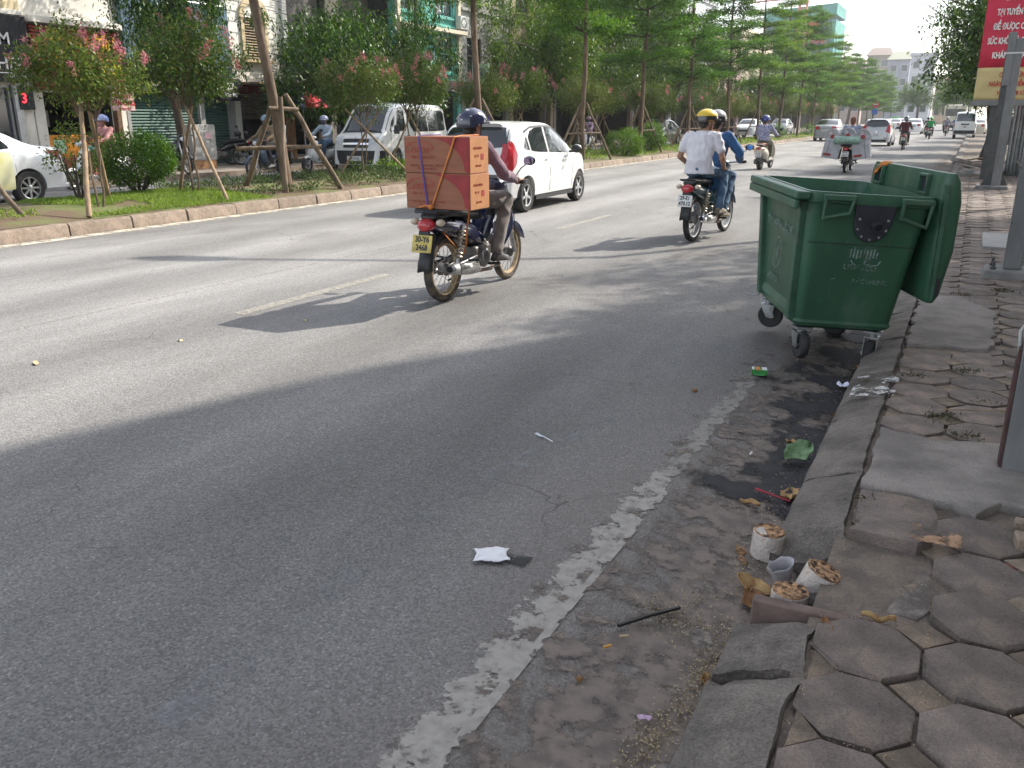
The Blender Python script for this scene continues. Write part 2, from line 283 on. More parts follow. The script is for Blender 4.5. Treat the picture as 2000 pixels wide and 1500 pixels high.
def worn(key, col, thr, scale, axis_edge=None, col2=None, fade=.04, bumpy=True, amax=1.0):   # thin sheet whose worn-away patches are open
    m = bpy.data.materials.new(key); MATS[key] = m; m.use_nodes = True; nt = m.node_tree; L = nt.links.new; p = nt.nodes['Principled BSDF']; p.inputs['Roughness'].default_value = .85
    tc = _n(nt, 'ShaderNodeTexCoord'); O = tc.outputs['Object']
    n = _n(nt, 'ShaderNodeTexNoise'); n.inputs['Scale'].default_value = scale; n.inputs['Detail'].default_value = 4; n.inputs['Roughness'].default_value = .68; L(O, n.inputs['Vector'])
    v = n.outputs[0]
    if axis_edge:   # (axis, x0, x1, gain): wear grows from x0 (worn) to x1 (kept)
        for ax, x0, x1, g in axis_edge:
            s = _n(nt, 'ShaderNodeSeparateXYZ'); L(O, s.inputs[0]); k = _n(nt, 'ShaderNodeMapRange'); k.inputs[1].default_value = x0; k.inputs[2].default_value = x1; k.inputs[3].default_value = -g; k.inputs[4].default_value = 0; L(s.outputs[ax], k.inputs[0])
            a = _n(nt, 'ShaderNodeMath', operation='ADD'); L(v, a.inputs[0]); L(k.outputs[0], a.inputs[1]); v = a.outputs[0]
    k = _n(nt, 'ShaderNodeMapRange'); k.inputs[1].default_value = thr; k.inputs[2].default_value = thr + fade; k.inputs[4].default_value = amax; L(v, k.inputs[0]); L(k.outputs[0], p.inputs['Alpha'])
    n2 = _n(nt, 'ShaderNodeTexNoise'); n2.inputs['Scale'].default_value = scale * 2.7; n2.inputs['Detail'].default_value = 4; L(O, n2.inputs['Vector'])
    r = _n(nt, 'ShaderNodeValToRGB'); L(n2.outputs[0], r.inputs[0]); r.color_ramp.elements[0].position = .36; r.color_ramp.elements[0].color = tuple(col2 or [x * .6 for x in col]) + (1,); r.color_ramp.elements[1].position = .58; r.color_ramp.elements[1].color = tuple(col) + (1,)
    L(r.outputs[0], p.inputs['Base Color'])
    if bumpy:
        nb = _n(nt, 'ShaderNodeTexNoise'); nb.inputs['Scale'].default_value = 90; nb.inputs['Detail'].default_value = 1; L(O, nb.inputs['Vector'])
        b = _n(nt, 'ShaderNodeBump'); b.inputs['Strength'].default_value = .5; b.inputs['Distance'].default_value = .004; L(nb.outputs[0], b.inputs['Height']); L(b.outputs[0], p.inputs['Normal'])
    return m
XK = -0.45           # right kerb foot
m_road = asphalt('asphalt_near', (.185, .18, .176), 1.5); m_road2 = asphalt('asphalt_far', (.22, .215, .215), 1, False)
def zroad(x): return 0.0 if x < -1.1 else -.035 * ((x + 1.1) / .65) ** 1.5
# ground sheet to the horizon
struct('ground', MB().grid(lambda a, b: (-900 + 1800 * a, -200 + 1900 * b, -.14), 4, 4), M('earth', (.16, .14, .11), .9, var=.3, vs=.2))
# near carriageway
xs = [-10.9, -8, -5, -3, -2, -1.1, -.95, -.8, -.7, -.6, -.52, -.3]; ys = [-8, 0, 2, 4, 8, 20, 60, 150, 420]
rb = MB(); rb.add([(x, y, zroad(x)) for y in ys for x in xs], [(j * 12 + i, j * 12 + i + 1, (j + 1) * 12 + i + 1, (j + 1) * 12 + i) for j in range(8) for i in range(11)])
struct('road', rb, m_road, ang=0)
rb = MB(); rb.grid(lambda a, b: (-18.4 + 4.5 * a, -8 + 428 * b, 0), 2, 10); struct('far_road', rb, m_road2, ang=0)
# gutter: dirt caked along the kerb
gm = worn('gutter_dirt', (.19, .155, .13), .36, 7, axis_edge=[(0, -1.12, -.66, .22)], col2=(.12, .10, .088), fade=.12)
gb = MB(); gb.grid(lambda a, b: (-1.15 + .8 * a, .5 + 39 * b, zroad(-1.15 + .8 * a) + .005), 12, 60); struct('gutter_dirt', gb, gm, ang=0)
gm2 = worn('gutter_soot', (.018, .018, .022), .40, 3.2, axis_edge=[(0, -.98, -.6, .2), (1, 3.0, 3.45, .25), (1, 7.4, 6.6, .25)], col2=(.03, .03, .034), fade=.1)
gb = MB(); gb.grid(lambda a, b: (-1.0 + .62 * a, 3.0 + 4.4 * b, zroad(-1.0 + .62 * a) + .009), 10, 30); struct('gutter_soot', gb, gm2, ang=0)
cm_ = worn('gutter_cement', (.24, .215, .195), .44, 2.2, axis_edge=[(0, -.78, -.68, .3)], col2=(.15, .13, .115), fade=.05)
gb = MB(); gb.grid(lambda a, b: (-.84 + .40 * a, .5 + 5.3 * b, zroad(-.84 + .40 * a) + .003), 8, 30); struct('gutter_cement', gb, cm_, ang=0)
# painted lines
pm = worn('edge_paint', (.38, .355, .325), .345, 9, axis_edge=[(0, -1.16, -1.06, .32), (0, -.955, -.985, .16), (1, 3.75, 2.9, .10)], col2=(.29, .27, .245), fade=.06, amax=.9)
pm2 = worn('edge_paint_faint', (.34, .32, .29), .36, 9, axis_edge=[(0, -1.12, -1.04, .3), (0, -.955, -.985, .2), (1, 3.3, 3.7, .12)], col2=(.29, .27, .245), fade=.1, amax=.75)
for a, b, xa, xb in ((.7, 3.5, -1.13, -.955), (3.5, 5.4, -1.11, -.955)):
    pb = MB(); pb.grid(lambda u, v: (xa + (xb - xa) * u + .004 * sin(7 * v), a + (b - a) * v, zroad(-1.0) + .0045), 6, 30); tag(ob('edge_line', pb, pm if a < 1 else pm2, ang=0), kind='structure')
dm = worn('lane_paint', (.55, .52, .44), .22, 14, col2=(.36, .34, .3), fade=.3, amax=.5)
for k in range(14):
    y0 = 5.05 + 6.33 * k; pb = MB(); pb.grid(lambda u, v: (-5.24 + .13 * u, y0 + 2.1 * v, .0045), 1, 4); tag(ob('lane_dash', pb, dm, ang=0), kind='structure')
sm = worn('median_line', (.62, .57, .47), .36, 5, col2=(.5, .45, .36), fade=.2)
pb = MB(); pb.grid(lambda u, v: (-10.72 + .22 * u, -4 + 200 * v, .0045), 2, 40); tag(ob('median_edge_line', pb, sm, ang=0), kind='structure')
sc = worn('tyre_scuff', (.30, .31, .335), .5, 5, col2=(.27, .28, .30), fade=.2, amax=.45)
pb = MB(); pb.grid(lambda u, v: (-1.75 + .12 * u + .55 * v * v - .35 * v, 1.25 + 3.0 * v, .0045), 4, 30); tag(ob('pale_scuff', pb, sc, ang=0), kind='structure')
seam = worn('road_seam', (.36, .34, .31), .5, 22, col2=(.3, .28, .26), fade=.1, amax=.7)
pb = MB(); pb.grid(lambda u, v: (-6.32 + .05 * u, 2.5 + 9 * v, .0045), 1, 12); tag(ob('road_seam', pb, seam, ang=0), kind='structure')
# ------------------------------------------------------------------ median: soil mound with its kerb stones
def zmed(x, y): return .175 + .085 * sin(PI * min(1, max(0, (x + 14.05) / 3.1))) + .025 * noise.noise(Vector((x * 1.3, y * 1.3, 3)))
soil = M('median_soil', (.17, .115, .07), .95, col2=(.10, .12, .035), vs=1.2, var=.25, bump=.1, bs=14, edge=(.42, .6))
mb_ = MB(); mb_.grid(lambda a, b: (-14.05 + 3.15 * a, -6 + 150 * b, zmed(-14.05 + 3.15 * a, -6 + 150 * b)), 10, 300)
mb_.grid(lambda a, b: (-14.05 + 3.15 * a, 144 + 276 * b, .22), 1, 4)
median = struct('median', mb_, soil)
kst = M('kerb_stone_warm', (.235, .185, .145), .9, grain=.25, gs=60, var=.22, vs=7, bump=.05, bs=45, rnd=.14, dirt=((.12, .09, .06), 3, .55, .7))
def kerb_stone(seed, L_, w, h, rough=.006, lean=.02):
    r = random.Random(seed); prof = [(-w / 2, -.05), (-w / 2, h - .03), (-w / 2 + .035, h), (w / 2 - .03 - lean, h), (w / 2 - lean + .0, h - .03), (w / 2, -.05)]
    n = 8; rings = []
    for i in range(n + 1):
        y = L_ * i / n
        rings.append([(x + (r.uniform(-1, 1) * rough if z > 0 else 0), y + (r.uniform(-1, 1) * rough if 0 < i < n else 0), z + (r.uniform(-1, 1) * rough if z > 0 else 0)) for x, z in prof])
    return MB().loft(rings)
kms = [kerb_stone(i, 1.005, .2, .175).mesh('kerb_stone', kst, 50) for i in range(5)]
for me in kms: fixn(me); finish(me, None, 50)
for k in range(112):
    y = 1.43 + 1.03 * k - 4.12; o = link('kerb_stone', kms[k % 5], median, (-10.85 + RNG.uniform(-.008, .008), y, RNG.uniform(-.008, .008)), (0, RNG.uniform(-.02, .02), RNG.uniform(-.008, .008)))
tag(ob('kerb_run', MB().b2(-10.95, -10.75, 112.8, 420, -.05, .17), kst, median), kind='stuff')
ob('back_kerb', MB().b2(-14.2, -14.03, -6, 420, -.05, .19), kst, median)
# ------------------------------------------------------------------ far pavement
fp = MB(); fp.b2(-23.0, -18.4, -8, 420, -.1, .11); struct('far_pavement', fp, M('far_paving', (.26, .22, .19), .9, var=.25, vs=1.5, bump=.03, bs=20))
fk = MB(); fk.b2(-18.42, -18.22, -8, 420, -.1, .125); struct('far_kerb', fk, kst)
# ------------------------------------------------------------------ near pavement on the right: bed, kerb stones, octagonal and square paving stones
bedm = M('paving_bed', (.24, .19, .15), .95, col2=(.10, .083, .07), vs=9, var=.2, bump=.12, bs=60)
bd = MB(); bd.grid(lambda a, b: (-.24 + 7.2 * a, -3 + 33 * b, .097 + .009 * noise.noise(Vector((7.2 * a * 3, 33 * b * 3, 0)))), 40, 160)
bd.grid(lambda a, b: (-.24 + 7.2 * a, 30 + 300 * b, .09), 1, 4)
pave = struct('pavement', bd, bedm)
stn = M('dark_kerb_stone', (.15, .13, .112), .88, var=.28, vs=5, bump=.11, bs=34, rnd=.12, grain=.4, gs=120, dirt=((.27, .235, .2), 4.5, .56, .5))
def kerb2(seed, y0, y1, chip0=0, chip1=0):
    r = random.Random(seed); prof = [(-.455, -.09), (-.452, .02), (-.438, .052), (-.40, .074), (-.345, .093), (-.285, .112), (-.225, .127), (-.215, .07), (-.215, -.05)]
    n = max(4, int((y1 - y0) / .03)); rings = []
    for i in range(n + 1):
        y = y0 + (y1 - y0) * i / n; e = 0
        if chip0: e += max(0, 1 - (y - y0) / .13) * chip0
        if chip1: e += max(0, 1 - (y1 - y) / .13) * chip1
        rg = []
        for q, (x, z) in enumerate(prof):
            v = Vector((x * 9, y * 7, z * 9 + seed * 3)); dd = noise.noise(v) * .013 + noise.noise(v * 3.1) * .006 + noise.noise(v * 9) * .003
            rg.append((x + dd * .8 + (e * .06 * (r.random() + .3) if 1 < q < 7 else 0), y + (r.uniform(-.006, .006)), z + (dd if q > 0 else 0) - (e * .07 * (r.random() * .7 + .5) if 1 < q < 7 else 0)))
        rings.append(rg)
    return MB().loft(rings)
ky = [(.35, 1.12, 0, 0), (1.13, 2.10, 0, .5), (2.115, 2.40, .3, .5), (2.93, 3.62, 1.0, .2), (3.635, 4.42, .2, 0), (4.435, 5.3, 0, .8), (5.31, 6.2, 0, 0)] + [(6.21 + .92 * k, 7.12 + .92 * k, 0, 0) for k in range(30)]
for i, (a, b, c, d) in enumerate(ky): ob('kerb_stone', kerb2(i, a, b, c, d), stn, pave, ang=50)
tag(ob('kerb_run', MB().b2(-.45, -.215, 33.85, 300, -.09, .125), stn, pave), kind='stuff')
psm = M('paving_stone', (.155, .124, .106), .86, var=.24, vs=6, bump=.09, bs=42, rnd=.26, grain=.3, dirt=((.30, .225, .155), 5, .55, .6))
psq = M('paving_square', (.175, .135, .10), .88, var=.25, vs=9, bump=.06, bs=38, rnd=.25, grain=.35, dirt=((.34, .25, .17), 8, .55, .55))
def paver(seed, poly):
    r = random.Random(seed); n = len(poly); rings = []
    for sc_, z in ((1.0, -.045), (1.0, -.007), (.985, -.002), (.955, .0)):
        rings.append([(x * sc_ + r.uniform(-.0045, .0045), y * sc_ + r.uniform(-.0045, .0045), z + r.uniform(-.003, .002)) for x, y in poly])
    mb = MB().loft(rings); me = mb.mesh('paving_stone', psm if n == 8 else psq, 40); fixn(me); finish(me, None, 40); return me
w_, c_ = .139, .082
octp = [(w_ - c_, -w_), (w_, -w_ + c_), (w_, w_ - c_), (w_ - c_, w_), (-w_ + c_, w_), (-w_, w_ - c_), (-w_, -w_ + c_), (-w_ + c_, -w_)]
q_ = .077; sqp = [(q_, 0), (0, q_), (-q_, 0), (0, -q_)]; trp = [(q_, 0), (0, q_), (0, -q_)]
oms = [paver(i, octp) for i in range(8)]; sms = [paver(20 + i, sqp) for i in range(6)]; tms = [paver(40 + i, trp) for i in range(4)]
PX, PY0, PP, PQ = -.065, 2.012, .287, .2955
rest = MB()
def addrest(me, x, y, z, rz):
    mt = T(x, y, z, RNG.uniform(-.02, .02), RNG.uniform(-.02, .02), rz); rest.add([v.co for v in me.vertices], [tuple(p.vertices) for p in me.polygons], mt)
def broken(x, y): return 2.44 < y < 3.5 and x < .6
for j in range(-4, 96):
    for i in range(0, 9):
        x = PX + PP * i; y = PY0 + PQ * j; far = y > 15.5 or i > 3 or (i == 3 and y < 4.5)
        wz = .012 * noise.noise(Vector((x * 1.7, y * 1.1, 5))); tl = .05 if broken(x, y) else .011
        z = .122 + wz + RNG.uniform(-.005, .005) + (RNG.uniform(-.02, .01) if broken(x, y) else 0)
        jx, jy = RNG.uniform(-.004, .004), RNG.uniform(-.004, .004)
        skip = (2.44 < y < 3.05 and i == 0) or (3.45 < y < 4.15 and i < 2)
        if not skip:
            if far: addrest(oms[(i + j) % 8], x + jx, y + jy, z, 0)
            else: link('paving_stone', oms[RNG.randrange(8)], pave, (x + jx, y + jy, z), (RNG.uniform(-tl, tl), RNG.uniform(-tl, tl), RNG.uniform(-.03, .03)))
        xs_, ys_ = x + PP / 2, y + PQ / 2
        if not (3.3 < ys_ < 4.2 and i < 2):
            if far or ys_ > 9: addrest(sms[(i * 3 + j) % 6], xs_, ys_, z - .003, 0)
            else: link('square_paving_stone', sms[RNG.randrange(6)], pave, (xs_ + jy, ys_ + jx, z - .004 + RNG.uniform(-.006, .002)), (RNG.uniform(-tl, tl), RNG.uniform(-tl, tl), RNG.uniform(-.06, .06)))
        if i == 0 and y < 9 and not (2.3 < ys_ < 3.1): link('corner_paving_stone', tms[RNG.randrange(4)], pave, (x - PP / 2 + .012, ys_, z - .006), (0, 0, RNG.uniform(-.05, .05)))
me = rest.mesh('far_paving_stones', psm, 40); tag(link('far_paving_stones', me, pave), kind='stuff')
# cement screed patch, fallen slabs in the broken place, brick on edge
def slab(name, pts, z0, z1, mat, seed=0, tilt=(0, 0), parent=pave, jit=.006, inset=.97):
    r = random.Random(seed); P2 = []
    n = len(pts)
    for i in range(n):
        a = Vector(pts[i]); b = Vector(pts[(i + 1) % n])
        k = max(1, int((b - a).length / .06))
        for q in range(k): p = a.lerp(b, q / k); P2.append((p.x + r.uniform(-jit, jit), p.y + r.uniform(-jit, jit)))
    cx = sum(p[0] for p in P2) / len(P2); cy = sum(p[1] for p in P2) / len(P2)
    zz = lambda x, y: (x - cx) * tilt[0] + (y - cy) * tilt[1]
    rings = []
    for s_, z in ((1, z0), (1, z1 - .008), ((1 + inset) / 2, z1 - .002), (inset, z1)): rings.append([(cx + (x - cx) * s_, cy + (y - cy) * s_, z + zz(x, y)) for x, y in P2])
    return ob(name, MB().loft(rings), mat, parent, ang=50)
cem = M('cement_screed', (.215, .19, .17), .9, grain=.3, var=.22, vs=3.5, bump=.03, bs=30, dirt=((.12, .105, .095), 2.6, .53, .8))
slab('cement_patch', [(-.2, 3.46), (.12, 3.44), (.2, 3.36), (.3, 3.5), (.7, 3.52), (.72, 4.16), (.3, 4.22), (.05, 4.14), (-.2, 4.2)], .07, .141, cem, 1, jit=.012)
slab('broken_slab', [(-.2, 3.14), (.1, 3.1), (.06, 3.42), (-.2, 3.43)], .07, .128, psm, 2, (.02, .03))
slab('sunken_slab', [(-.215, 2.56), (.06, 2.55), (.11, 2.72), (.05, 2.93), (-.12, 3.02), (-.215, 2.9)], -.03, .085, M('worn_slab', (.155, .128, .11), .85, grain=.35, var=.3, vs=7, bump=.08, bs=22, dirt=((.33, .3, .26), 4, .54, .7)), 3, (.12, -.03), jit=.012)
slab('loose_slab', [(-.2, 3.02), (.02, 2.98), (.07, 3.06), (.02, 3.16), (-.16, 3.16)], .07, .142, psm, 4, (.04, -.05))
ob('brick_on_edge', MB().box((-.235, 2.455, .038), (.36, .055, .13), rz=.03, rx=-.12), M('old_red_brick', (.15, .105, .09), .9, var=.3, vs=9, bump=.06, bs=40), pave, bevel=.006)
ob('brick', MB().box((.42, 3.2, .125), (.19, .09, .06), rz=.1, ry=.05), psq, pave, bevel=.008)
ob('brick', MB().box((.43, 3.34, .128), (.2, .05, .05), rz=-.12), psq, pave, bevel=.008)
ob('brick', MB().box((.34, 3.03, .10), (.09, .04, .03), rz=-.4), M('red_brick', (.15, .045, .04), .8, var=.3, vs=9), pave, bevel=.006)
slab('cement_apron', [(-.2, 6.0), (.3, 6.1), (.35, 7.3), (.1, 7.9), (-.2, 7.8)], .08, .139, cem, 5, jit=.02)
slab('manhole_cover', [(.28, 11.2), (.75, 11.2), (.75, 12.6), (.28, 12.6)], .09, .145, M('pale_cement', (.32, .31, .3), .85, var=.15, vs=4, st=(1, 6, 1)), 6)
# ================================================================== BUILDINGS ALONG THE FAR PAVEMENT (facades face +X)
XF = -22.0
white_w = M('whitewash', (.78, .75, .68), .85, var=.07, vs=1.2, bump=.02, bs=25, dirt=((.5, .45, .37), .9, .6, .6))
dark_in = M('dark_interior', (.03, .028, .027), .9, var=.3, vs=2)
glass = M('window_glass', (.03, .04, .05), .06, spec=.8)
alu = M('aluminium', (.55, .56, .57), .4, .7, var=.1, vs=8)
woodf = M('brown_frame', (.16, .09, .05), .6, var=.3, vs=9)
blackp = M('black_sign_board', (.012, .013, .018), .45, var=.2, vs=3)
def wall_open(x, y0, y1, z0, z1, openings, th=.25):
    ys = sorted({y0, y1} | {o[0] for o in openings} | {o[1] for o in openings}); zs = sorted({z0, z1} | {o[2] for o in openings} | {o[3] for o in openings})
    mb = MB()
    for i in range(len(ys) - 1):
        for j in range(len(zs) - 1):
            cy, cz = (ys[i] + ys[i + 1]) / 2, (zs[j] + zs[j + 1]) / 2
            if any(o[0] < cy < o[1] and o[2] < cz < o[3] for o in openings): continue
            if cy < y0 or cy > y1 or cz < z0 or cz > z1: continue
            mb.b2(x - th, x, ys[i], ys[i + 1], zs[j], zs[j + 1])
    bm = bmesh.new(); me = bpy.data.meshes.new('w'); me.from_pydata(mb.v, [], mb.f); bm.from_mesh(me); bmesh.ops.remove_doubles(bm, verts=bm.verts, dist=1e-4)
    # drop inner faces shared by neighbours
    seen = {}
    for f in bm.faces: seen.setdefault(tuple(sorted(v.index for v in f.verts)), []).append(f)
    bmesh.ops.delete(bm, geom=[f for k in seen.values() if len(k) > 1 for f in k], context='FACES_ONLY'); bmesh.ops.recalc_face_normals(bm, faces=bm.faces); bm.to_mesh(me); bm.free(); return me
def shophouse(name, label, y0, y1, h, mat, openings, depth=9, x=XF, zb=.1, group='shop houses across the road'):
    t = thing(name, label, 'building', (x, (y0 + y1) / 2, zb), group=group); c = Vector(t.location)
    me = wall_open(x, y0, y1, zb, h, openings); me.transform(Matrix.Translation(-c)); finish(me, mat, 20); link('wall', me, t)
    b = MB(); b.b2(-depth, -.26, y0 - c.y, y1 - c.y, 0, h - zb - .02)
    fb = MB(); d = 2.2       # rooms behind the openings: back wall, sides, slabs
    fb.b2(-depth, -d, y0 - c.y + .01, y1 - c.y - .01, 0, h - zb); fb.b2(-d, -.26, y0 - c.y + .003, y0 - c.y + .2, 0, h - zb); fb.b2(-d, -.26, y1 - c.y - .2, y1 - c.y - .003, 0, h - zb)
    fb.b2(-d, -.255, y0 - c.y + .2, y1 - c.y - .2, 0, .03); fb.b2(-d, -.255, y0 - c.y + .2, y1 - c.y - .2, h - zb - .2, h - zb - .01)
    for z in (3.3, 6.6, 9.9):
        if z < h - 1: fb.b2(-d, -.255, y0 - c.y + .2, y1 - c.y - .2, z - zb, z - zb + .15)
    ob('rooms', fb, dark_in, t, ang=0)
    ob('parapet', MB().b2(-depth, .12, y0 - c.y + .004, y1 - c.y - .004, h - zb, h - zb + .25), mat, t)
    return t, c
def window(t, c, y0, y1, z0, z1, fm, n=2, bars=1, pane=glass, x=XF, arch=False):
    f = MB(); w = .06
    for a in (y0, y1 - w): f.b2(x - c.x - .16, x - c.x - .05, a - c.y, a + w - c.y, z0 - c.z, z1 - c.z)
    for a in (z0, z1 - w): f.b2(x - c.x - .155, x - c.x - .055, y0 + w - c.y, y1 - w - c.y, a - c.z, a + w - c.z)
    for k in range(1, n): yy = y0 + (y1 - y0) * k / n; f.b2(x - c.x - .15, x - c.x - .06, yy - .025 - c.y, yy + .025 - c.y, z0 + w - c.z, z1 - w - c.z)
    for k in range(1, bars): zz = z0 + (z1 - z0) * k / bars; f.b2(x - c.x - .145, x - c.x - .065, y0 + w - c.y, y1 - w - c.y, zz - .02 - c.z, zz + .02 - c.z)
    wi = ob('window', f, fm, t, ang=0)
    for k in range(n):
        a = y0 + (y1 - y0) * k / n + .026; b = y0 + (y1 - y0) * (k + 1) / n - .026; ob('pane', MB().b2(x - c.x - .125, x - c.x - .11, max(a, y0 + w) - c.y, min(b, y1 - w) - c.y, z0 + w - c.z, z1 - w - c.z), pane, wi, ang=0)
    return wi
def sill(t, c, y0, y1, z, mat, x=XF, d=.12, h=.09): ob('sill', MB().b2(x - c.x - .02, x - c.x + d, y0 - c.y, y1 - c.y, z - c.z, z + h - c.z), mat, t)
def board(t, name, x0, x1, y0, y1, z0, z1, mat, c, bev=.008): return ob(name, MB().b2(x0 - c.x, x1 - c.x, y0 - c.y, y1 - c.y, z0 - c.z, z1 - c.z), mat, t, bevel=bev)
def shutter(t, c, y0, y1, z0, z1, mat, x=XF):
    n = int((z1 - z0) / .085); me = None
    for k in range(n):
        mb = MB(); z = z0 + k * .085
        if me is None:
            mb.loft([[(-.02, y, 0), (.0, y, .012), (.018, y, .042), (.0, y, .073), (-.02, y, .084)] for y in (0, y1 - y0)]); me = mb.mesh('shutter_slat', mat, 60); fixn(me); finish(me, None, 60)
        link('shutter_slat', me, t, (x - .14 - c.x, y0 - c.y, z - c.z))
yel = M('yellow_letter', (.80, .42, .02), .4); whl = M('white_letter', (.8, .8, .78), .5); lemon = M('lemon_letter', (.85, .72, .04), .4); redl = M('red_letter', (.5, .03, .03), .5)
# --- A: leather shop with black fascia, at the left edge
t, c = shophouse('shop_house', 'cream house with black fascia reading AM and ATHER at the left edge', 9.6, 15.02, 9.5, white_w, [(10.0, 14.5, .1, 2.35), (10.5, 12, 4.6, 6.6), (12.6, 14, 4.6, 6.6)])
sb = board(t, 'sign_board', XF + .02, XF + .30, 9.7, 14.98, 2.42, 4.0, blackp, c)
text('letters', 'AM', .42, whl, sb, onwall(.315, 14.18 - c.y, 3.42 - c.z), bold=.004); text('letters', 'LEATHER', .42, whl, sb, onwall(.315, 13.95 - c.y, 2.84 - c.z), bold=.004); text('letters', 'ONLINE', .13, whl, sb, onwall(.315, 14.55 - c.y, 2.56 - c.z))
board(t, 'letter_underline', XF + .30, XF + .31, 13.2, 14.5, 2.615, 2.64, whl, c, 0)
board(t, 'door_jamb', XF - .2, XF + .1, 14.5, 14.7, .1, 2.4, alu, c); window(t, c, 10.0, 14.5, .1, 2.35, alu, 4, 1)
board(t, 'cornice', XF, XF + .22, 9.65, 14.97, 4.02, 4.14, white_w, c); board(t, 'pilaster', XF, XF + .16, 14.55, 14.95, 4.14, 9.3, M('ivory_plaster', (.66, .56, .36), .8, var=.1), c)
board(t, 'led_box', XF + .02, XF + .14, 14.6, 15.0, 1.75, 2.3, blackp, c); lm = M('led_red', (1, .02, .03), .5, emit=3)
text('led_digit', '3', .34, lm, t, onwall(XF + .15 - c.x, 14.72 - c.y, 2.02 - c.z))
window(t, c, 10.5, 12, 4.6, 6.6, woodf); window(t, c, 12.6, 14, 4.6, 6.6, woodf)
# --- B: cafe with red slatted sign
t, c = shophouse('shop_house', 'white house above a red slatted sign with yellow script letters', 15.06, 17.9, 9, white_w, [(15.35, 17.6, .5, 2.2)])
redslat = M('red_slat', (.33, .045, .035), .55, var=.2, vs=7); bk = board(t, 'sign_backing', XF + .01, XF + .10, 15.1, 17.88, 2.25, 3.86, M('sign_backing', (.07, .012, .012), .7), c)
me = MB().b2(0, .05, 0, 2.7, 0, .062).mesh('slat', redslat, 0)
for k in range(18): link('slat', me, bk, (.105, 15.14 - c.y, 2.28 + k * .087 - c.z))
text('script_letters', 'Thanh Mai', .62, yel, bk, onwall(.17, 16.55 - c.y, 3.52 - c.z), shear=.35, bold=.012, sx=.8, ext=.02)
text('letters', 'QUÁN', .42, lemon, bk, onwall(.17, 17.15 - c.y, 2.86 - c.z), bold=.01, ext=.02); text('small_letters', 'CS1: 25 Kim Mã', .12, whl, bk, onwall(.17, 17.2 - c.y, 2.53 - c.z), bold=.003); text('small_letters', 'CS2: Hải Thượng Lãn Ông', .12, whl, bk, onwall(.17, 16.9 - c.y, 2.38 - c.z), bold=.003)
ob('medallion', MB().lathe([(.30, 0), (.30, .03), (.26, .05), (.25, .02), (.0001, .02)], T(.16, 15.95 - c.y, 3.0 - c.z, 0, PI / 2, 0), 28), yel, bk)
board(t, 'ledge', XF, XF + .3, 15.08, 17.88, 3.9, 4.06, white_w, c); board(t, 'counter_front', XF - .1, XF + .06, 15.2, 17.5, .1, .5, M('red_tile', (.4, .09, .06), .5, var=.15, vs=12), c)
orp = M('orange_poster', (.75, .30, .03), .5, var=.2, vs=3); p_ = board(t, 'poster', XF - .12, XF - .06, 15.4, 17.0, .5, 1.1, orp, c)
board(t, 'notice', XF - .06, XF - .05, 15.5, 15.85, .62, .98, M('pale_green_paper', (.45, .7, .5), .7), c, 0); board(t, 'notice', XF - .06, XF - .05, 16.4, 16.75, .55, .8, M('cyan_paper', (.25, .6, .7), .7), c, 0)
board(t, 'door_post', XF - .15, XF + .05, 17.55, 17.7, .1, 2.25, woodf, c); board(t, 'pay_hatch', XF - 1.2, XF - 1.1, 15.6, 16.2, 1.3, 1.75, M('pale_panel', (.5, .48, .44), .6), c)
hs = thing('hanging_sign', 'small pink sign hanging under the red slatted cafe sign', 'sign', (XF + .35, 17.55, 2.0)); board(hs, 'panel', -.02, .02, -.38, .38, -.26, .26, M('pink_panel', (.75, .5, .48), .5), Vector((0, 0, 0)))
text('letters', 'SEMENT', .15, redl, hs, onwall(.024, 0, .13), bold=.004); text('letters', 'LÃN ÔNG', .17, redl, hs, onwall(.024, 0, -.06), bold=.005); text('letters', '25 Kim Mã', .08, redl, hs, onwall(.024, 0, -.2)); [ob('bracket', MB().tube([(0, q, .26), (0, q, .33), (-.34, q, .33)], .012, 6), alu, hs) for q in (-.3, .3)]
# --- C: green roller shutter, slate-blue panel above
t, c = shophouse('shop_house', 'house with closed green roller shutter under a slate blue panel', 17.94, 22.2, 7.2, M('grey_plaster', (.36, .36, .35), .85, var=.12, vs=2), [(18.05, 20.7, .1, 2.35), (20.9, 22.0, .1, 2.35), (19.2, 21.5, 5.0, 6.8)])
grn = M('green_shutter', (.05, .125, .10), .6, var=.15, vs=3, dirt=((.10, .12, .10), 3, .55, .5)); shutter(t, c, 18.05, 20.7, .1, 2.33, grn); shutter(t, c, 20.9, 22.0, .1, 2.33, grn)
blu = M('slate_blue_panel', (.085, .15, .20), .5, var=.12, vs=1.5)
pn = board(t, 'upper_panel', XF + .02, XF + .16, 18.0, 22.1, 2.75, 4.9, blu, c); board(t, 'fascia', XF + .02, XF + .2, 18.0, 22.15, 2.34, 2.74, blackp, c); text('letters', 'SỬA XE MÁY', .24, whl, t, onwall(XF + .21 - c.x, 19.4 - c.y, 2.53 - c.z))
nb_ = thing('number_sign', 'black sign with the number 27 and Kim Mã on the shop house', 'sign', (XF + .3, 21.75, 2.42)); board(nb_, 'panel', -.06, .06, -.42, .42, -.34, .34, blackp, Vector((0, 0, 0))); text('number', '27', .3, whl, nb_, onwall(.065, 0, .1), bold=.006); text('letters', 'Kim Mã', .17, whl, nb_, onwall(.065, 0, -.17), bold=.003)
ob('bracket', MB().b2(-.28, -.06, -.2, .2, -.03, .03), alu, nb_)
rl = MB(); 
for z in (4.95, 5.45): rl.tube([(.05, 18 - c.y, z - c.z), (.05, 22.1 - c.y, z - c.z)], .025, 6)
for k in range(5): rl.tube([(.05, 18.02 + k - c.y, 4.9 - c.z), (.05, 18.02 + k - c.y, 5.45 - c.z)], .018, 6)
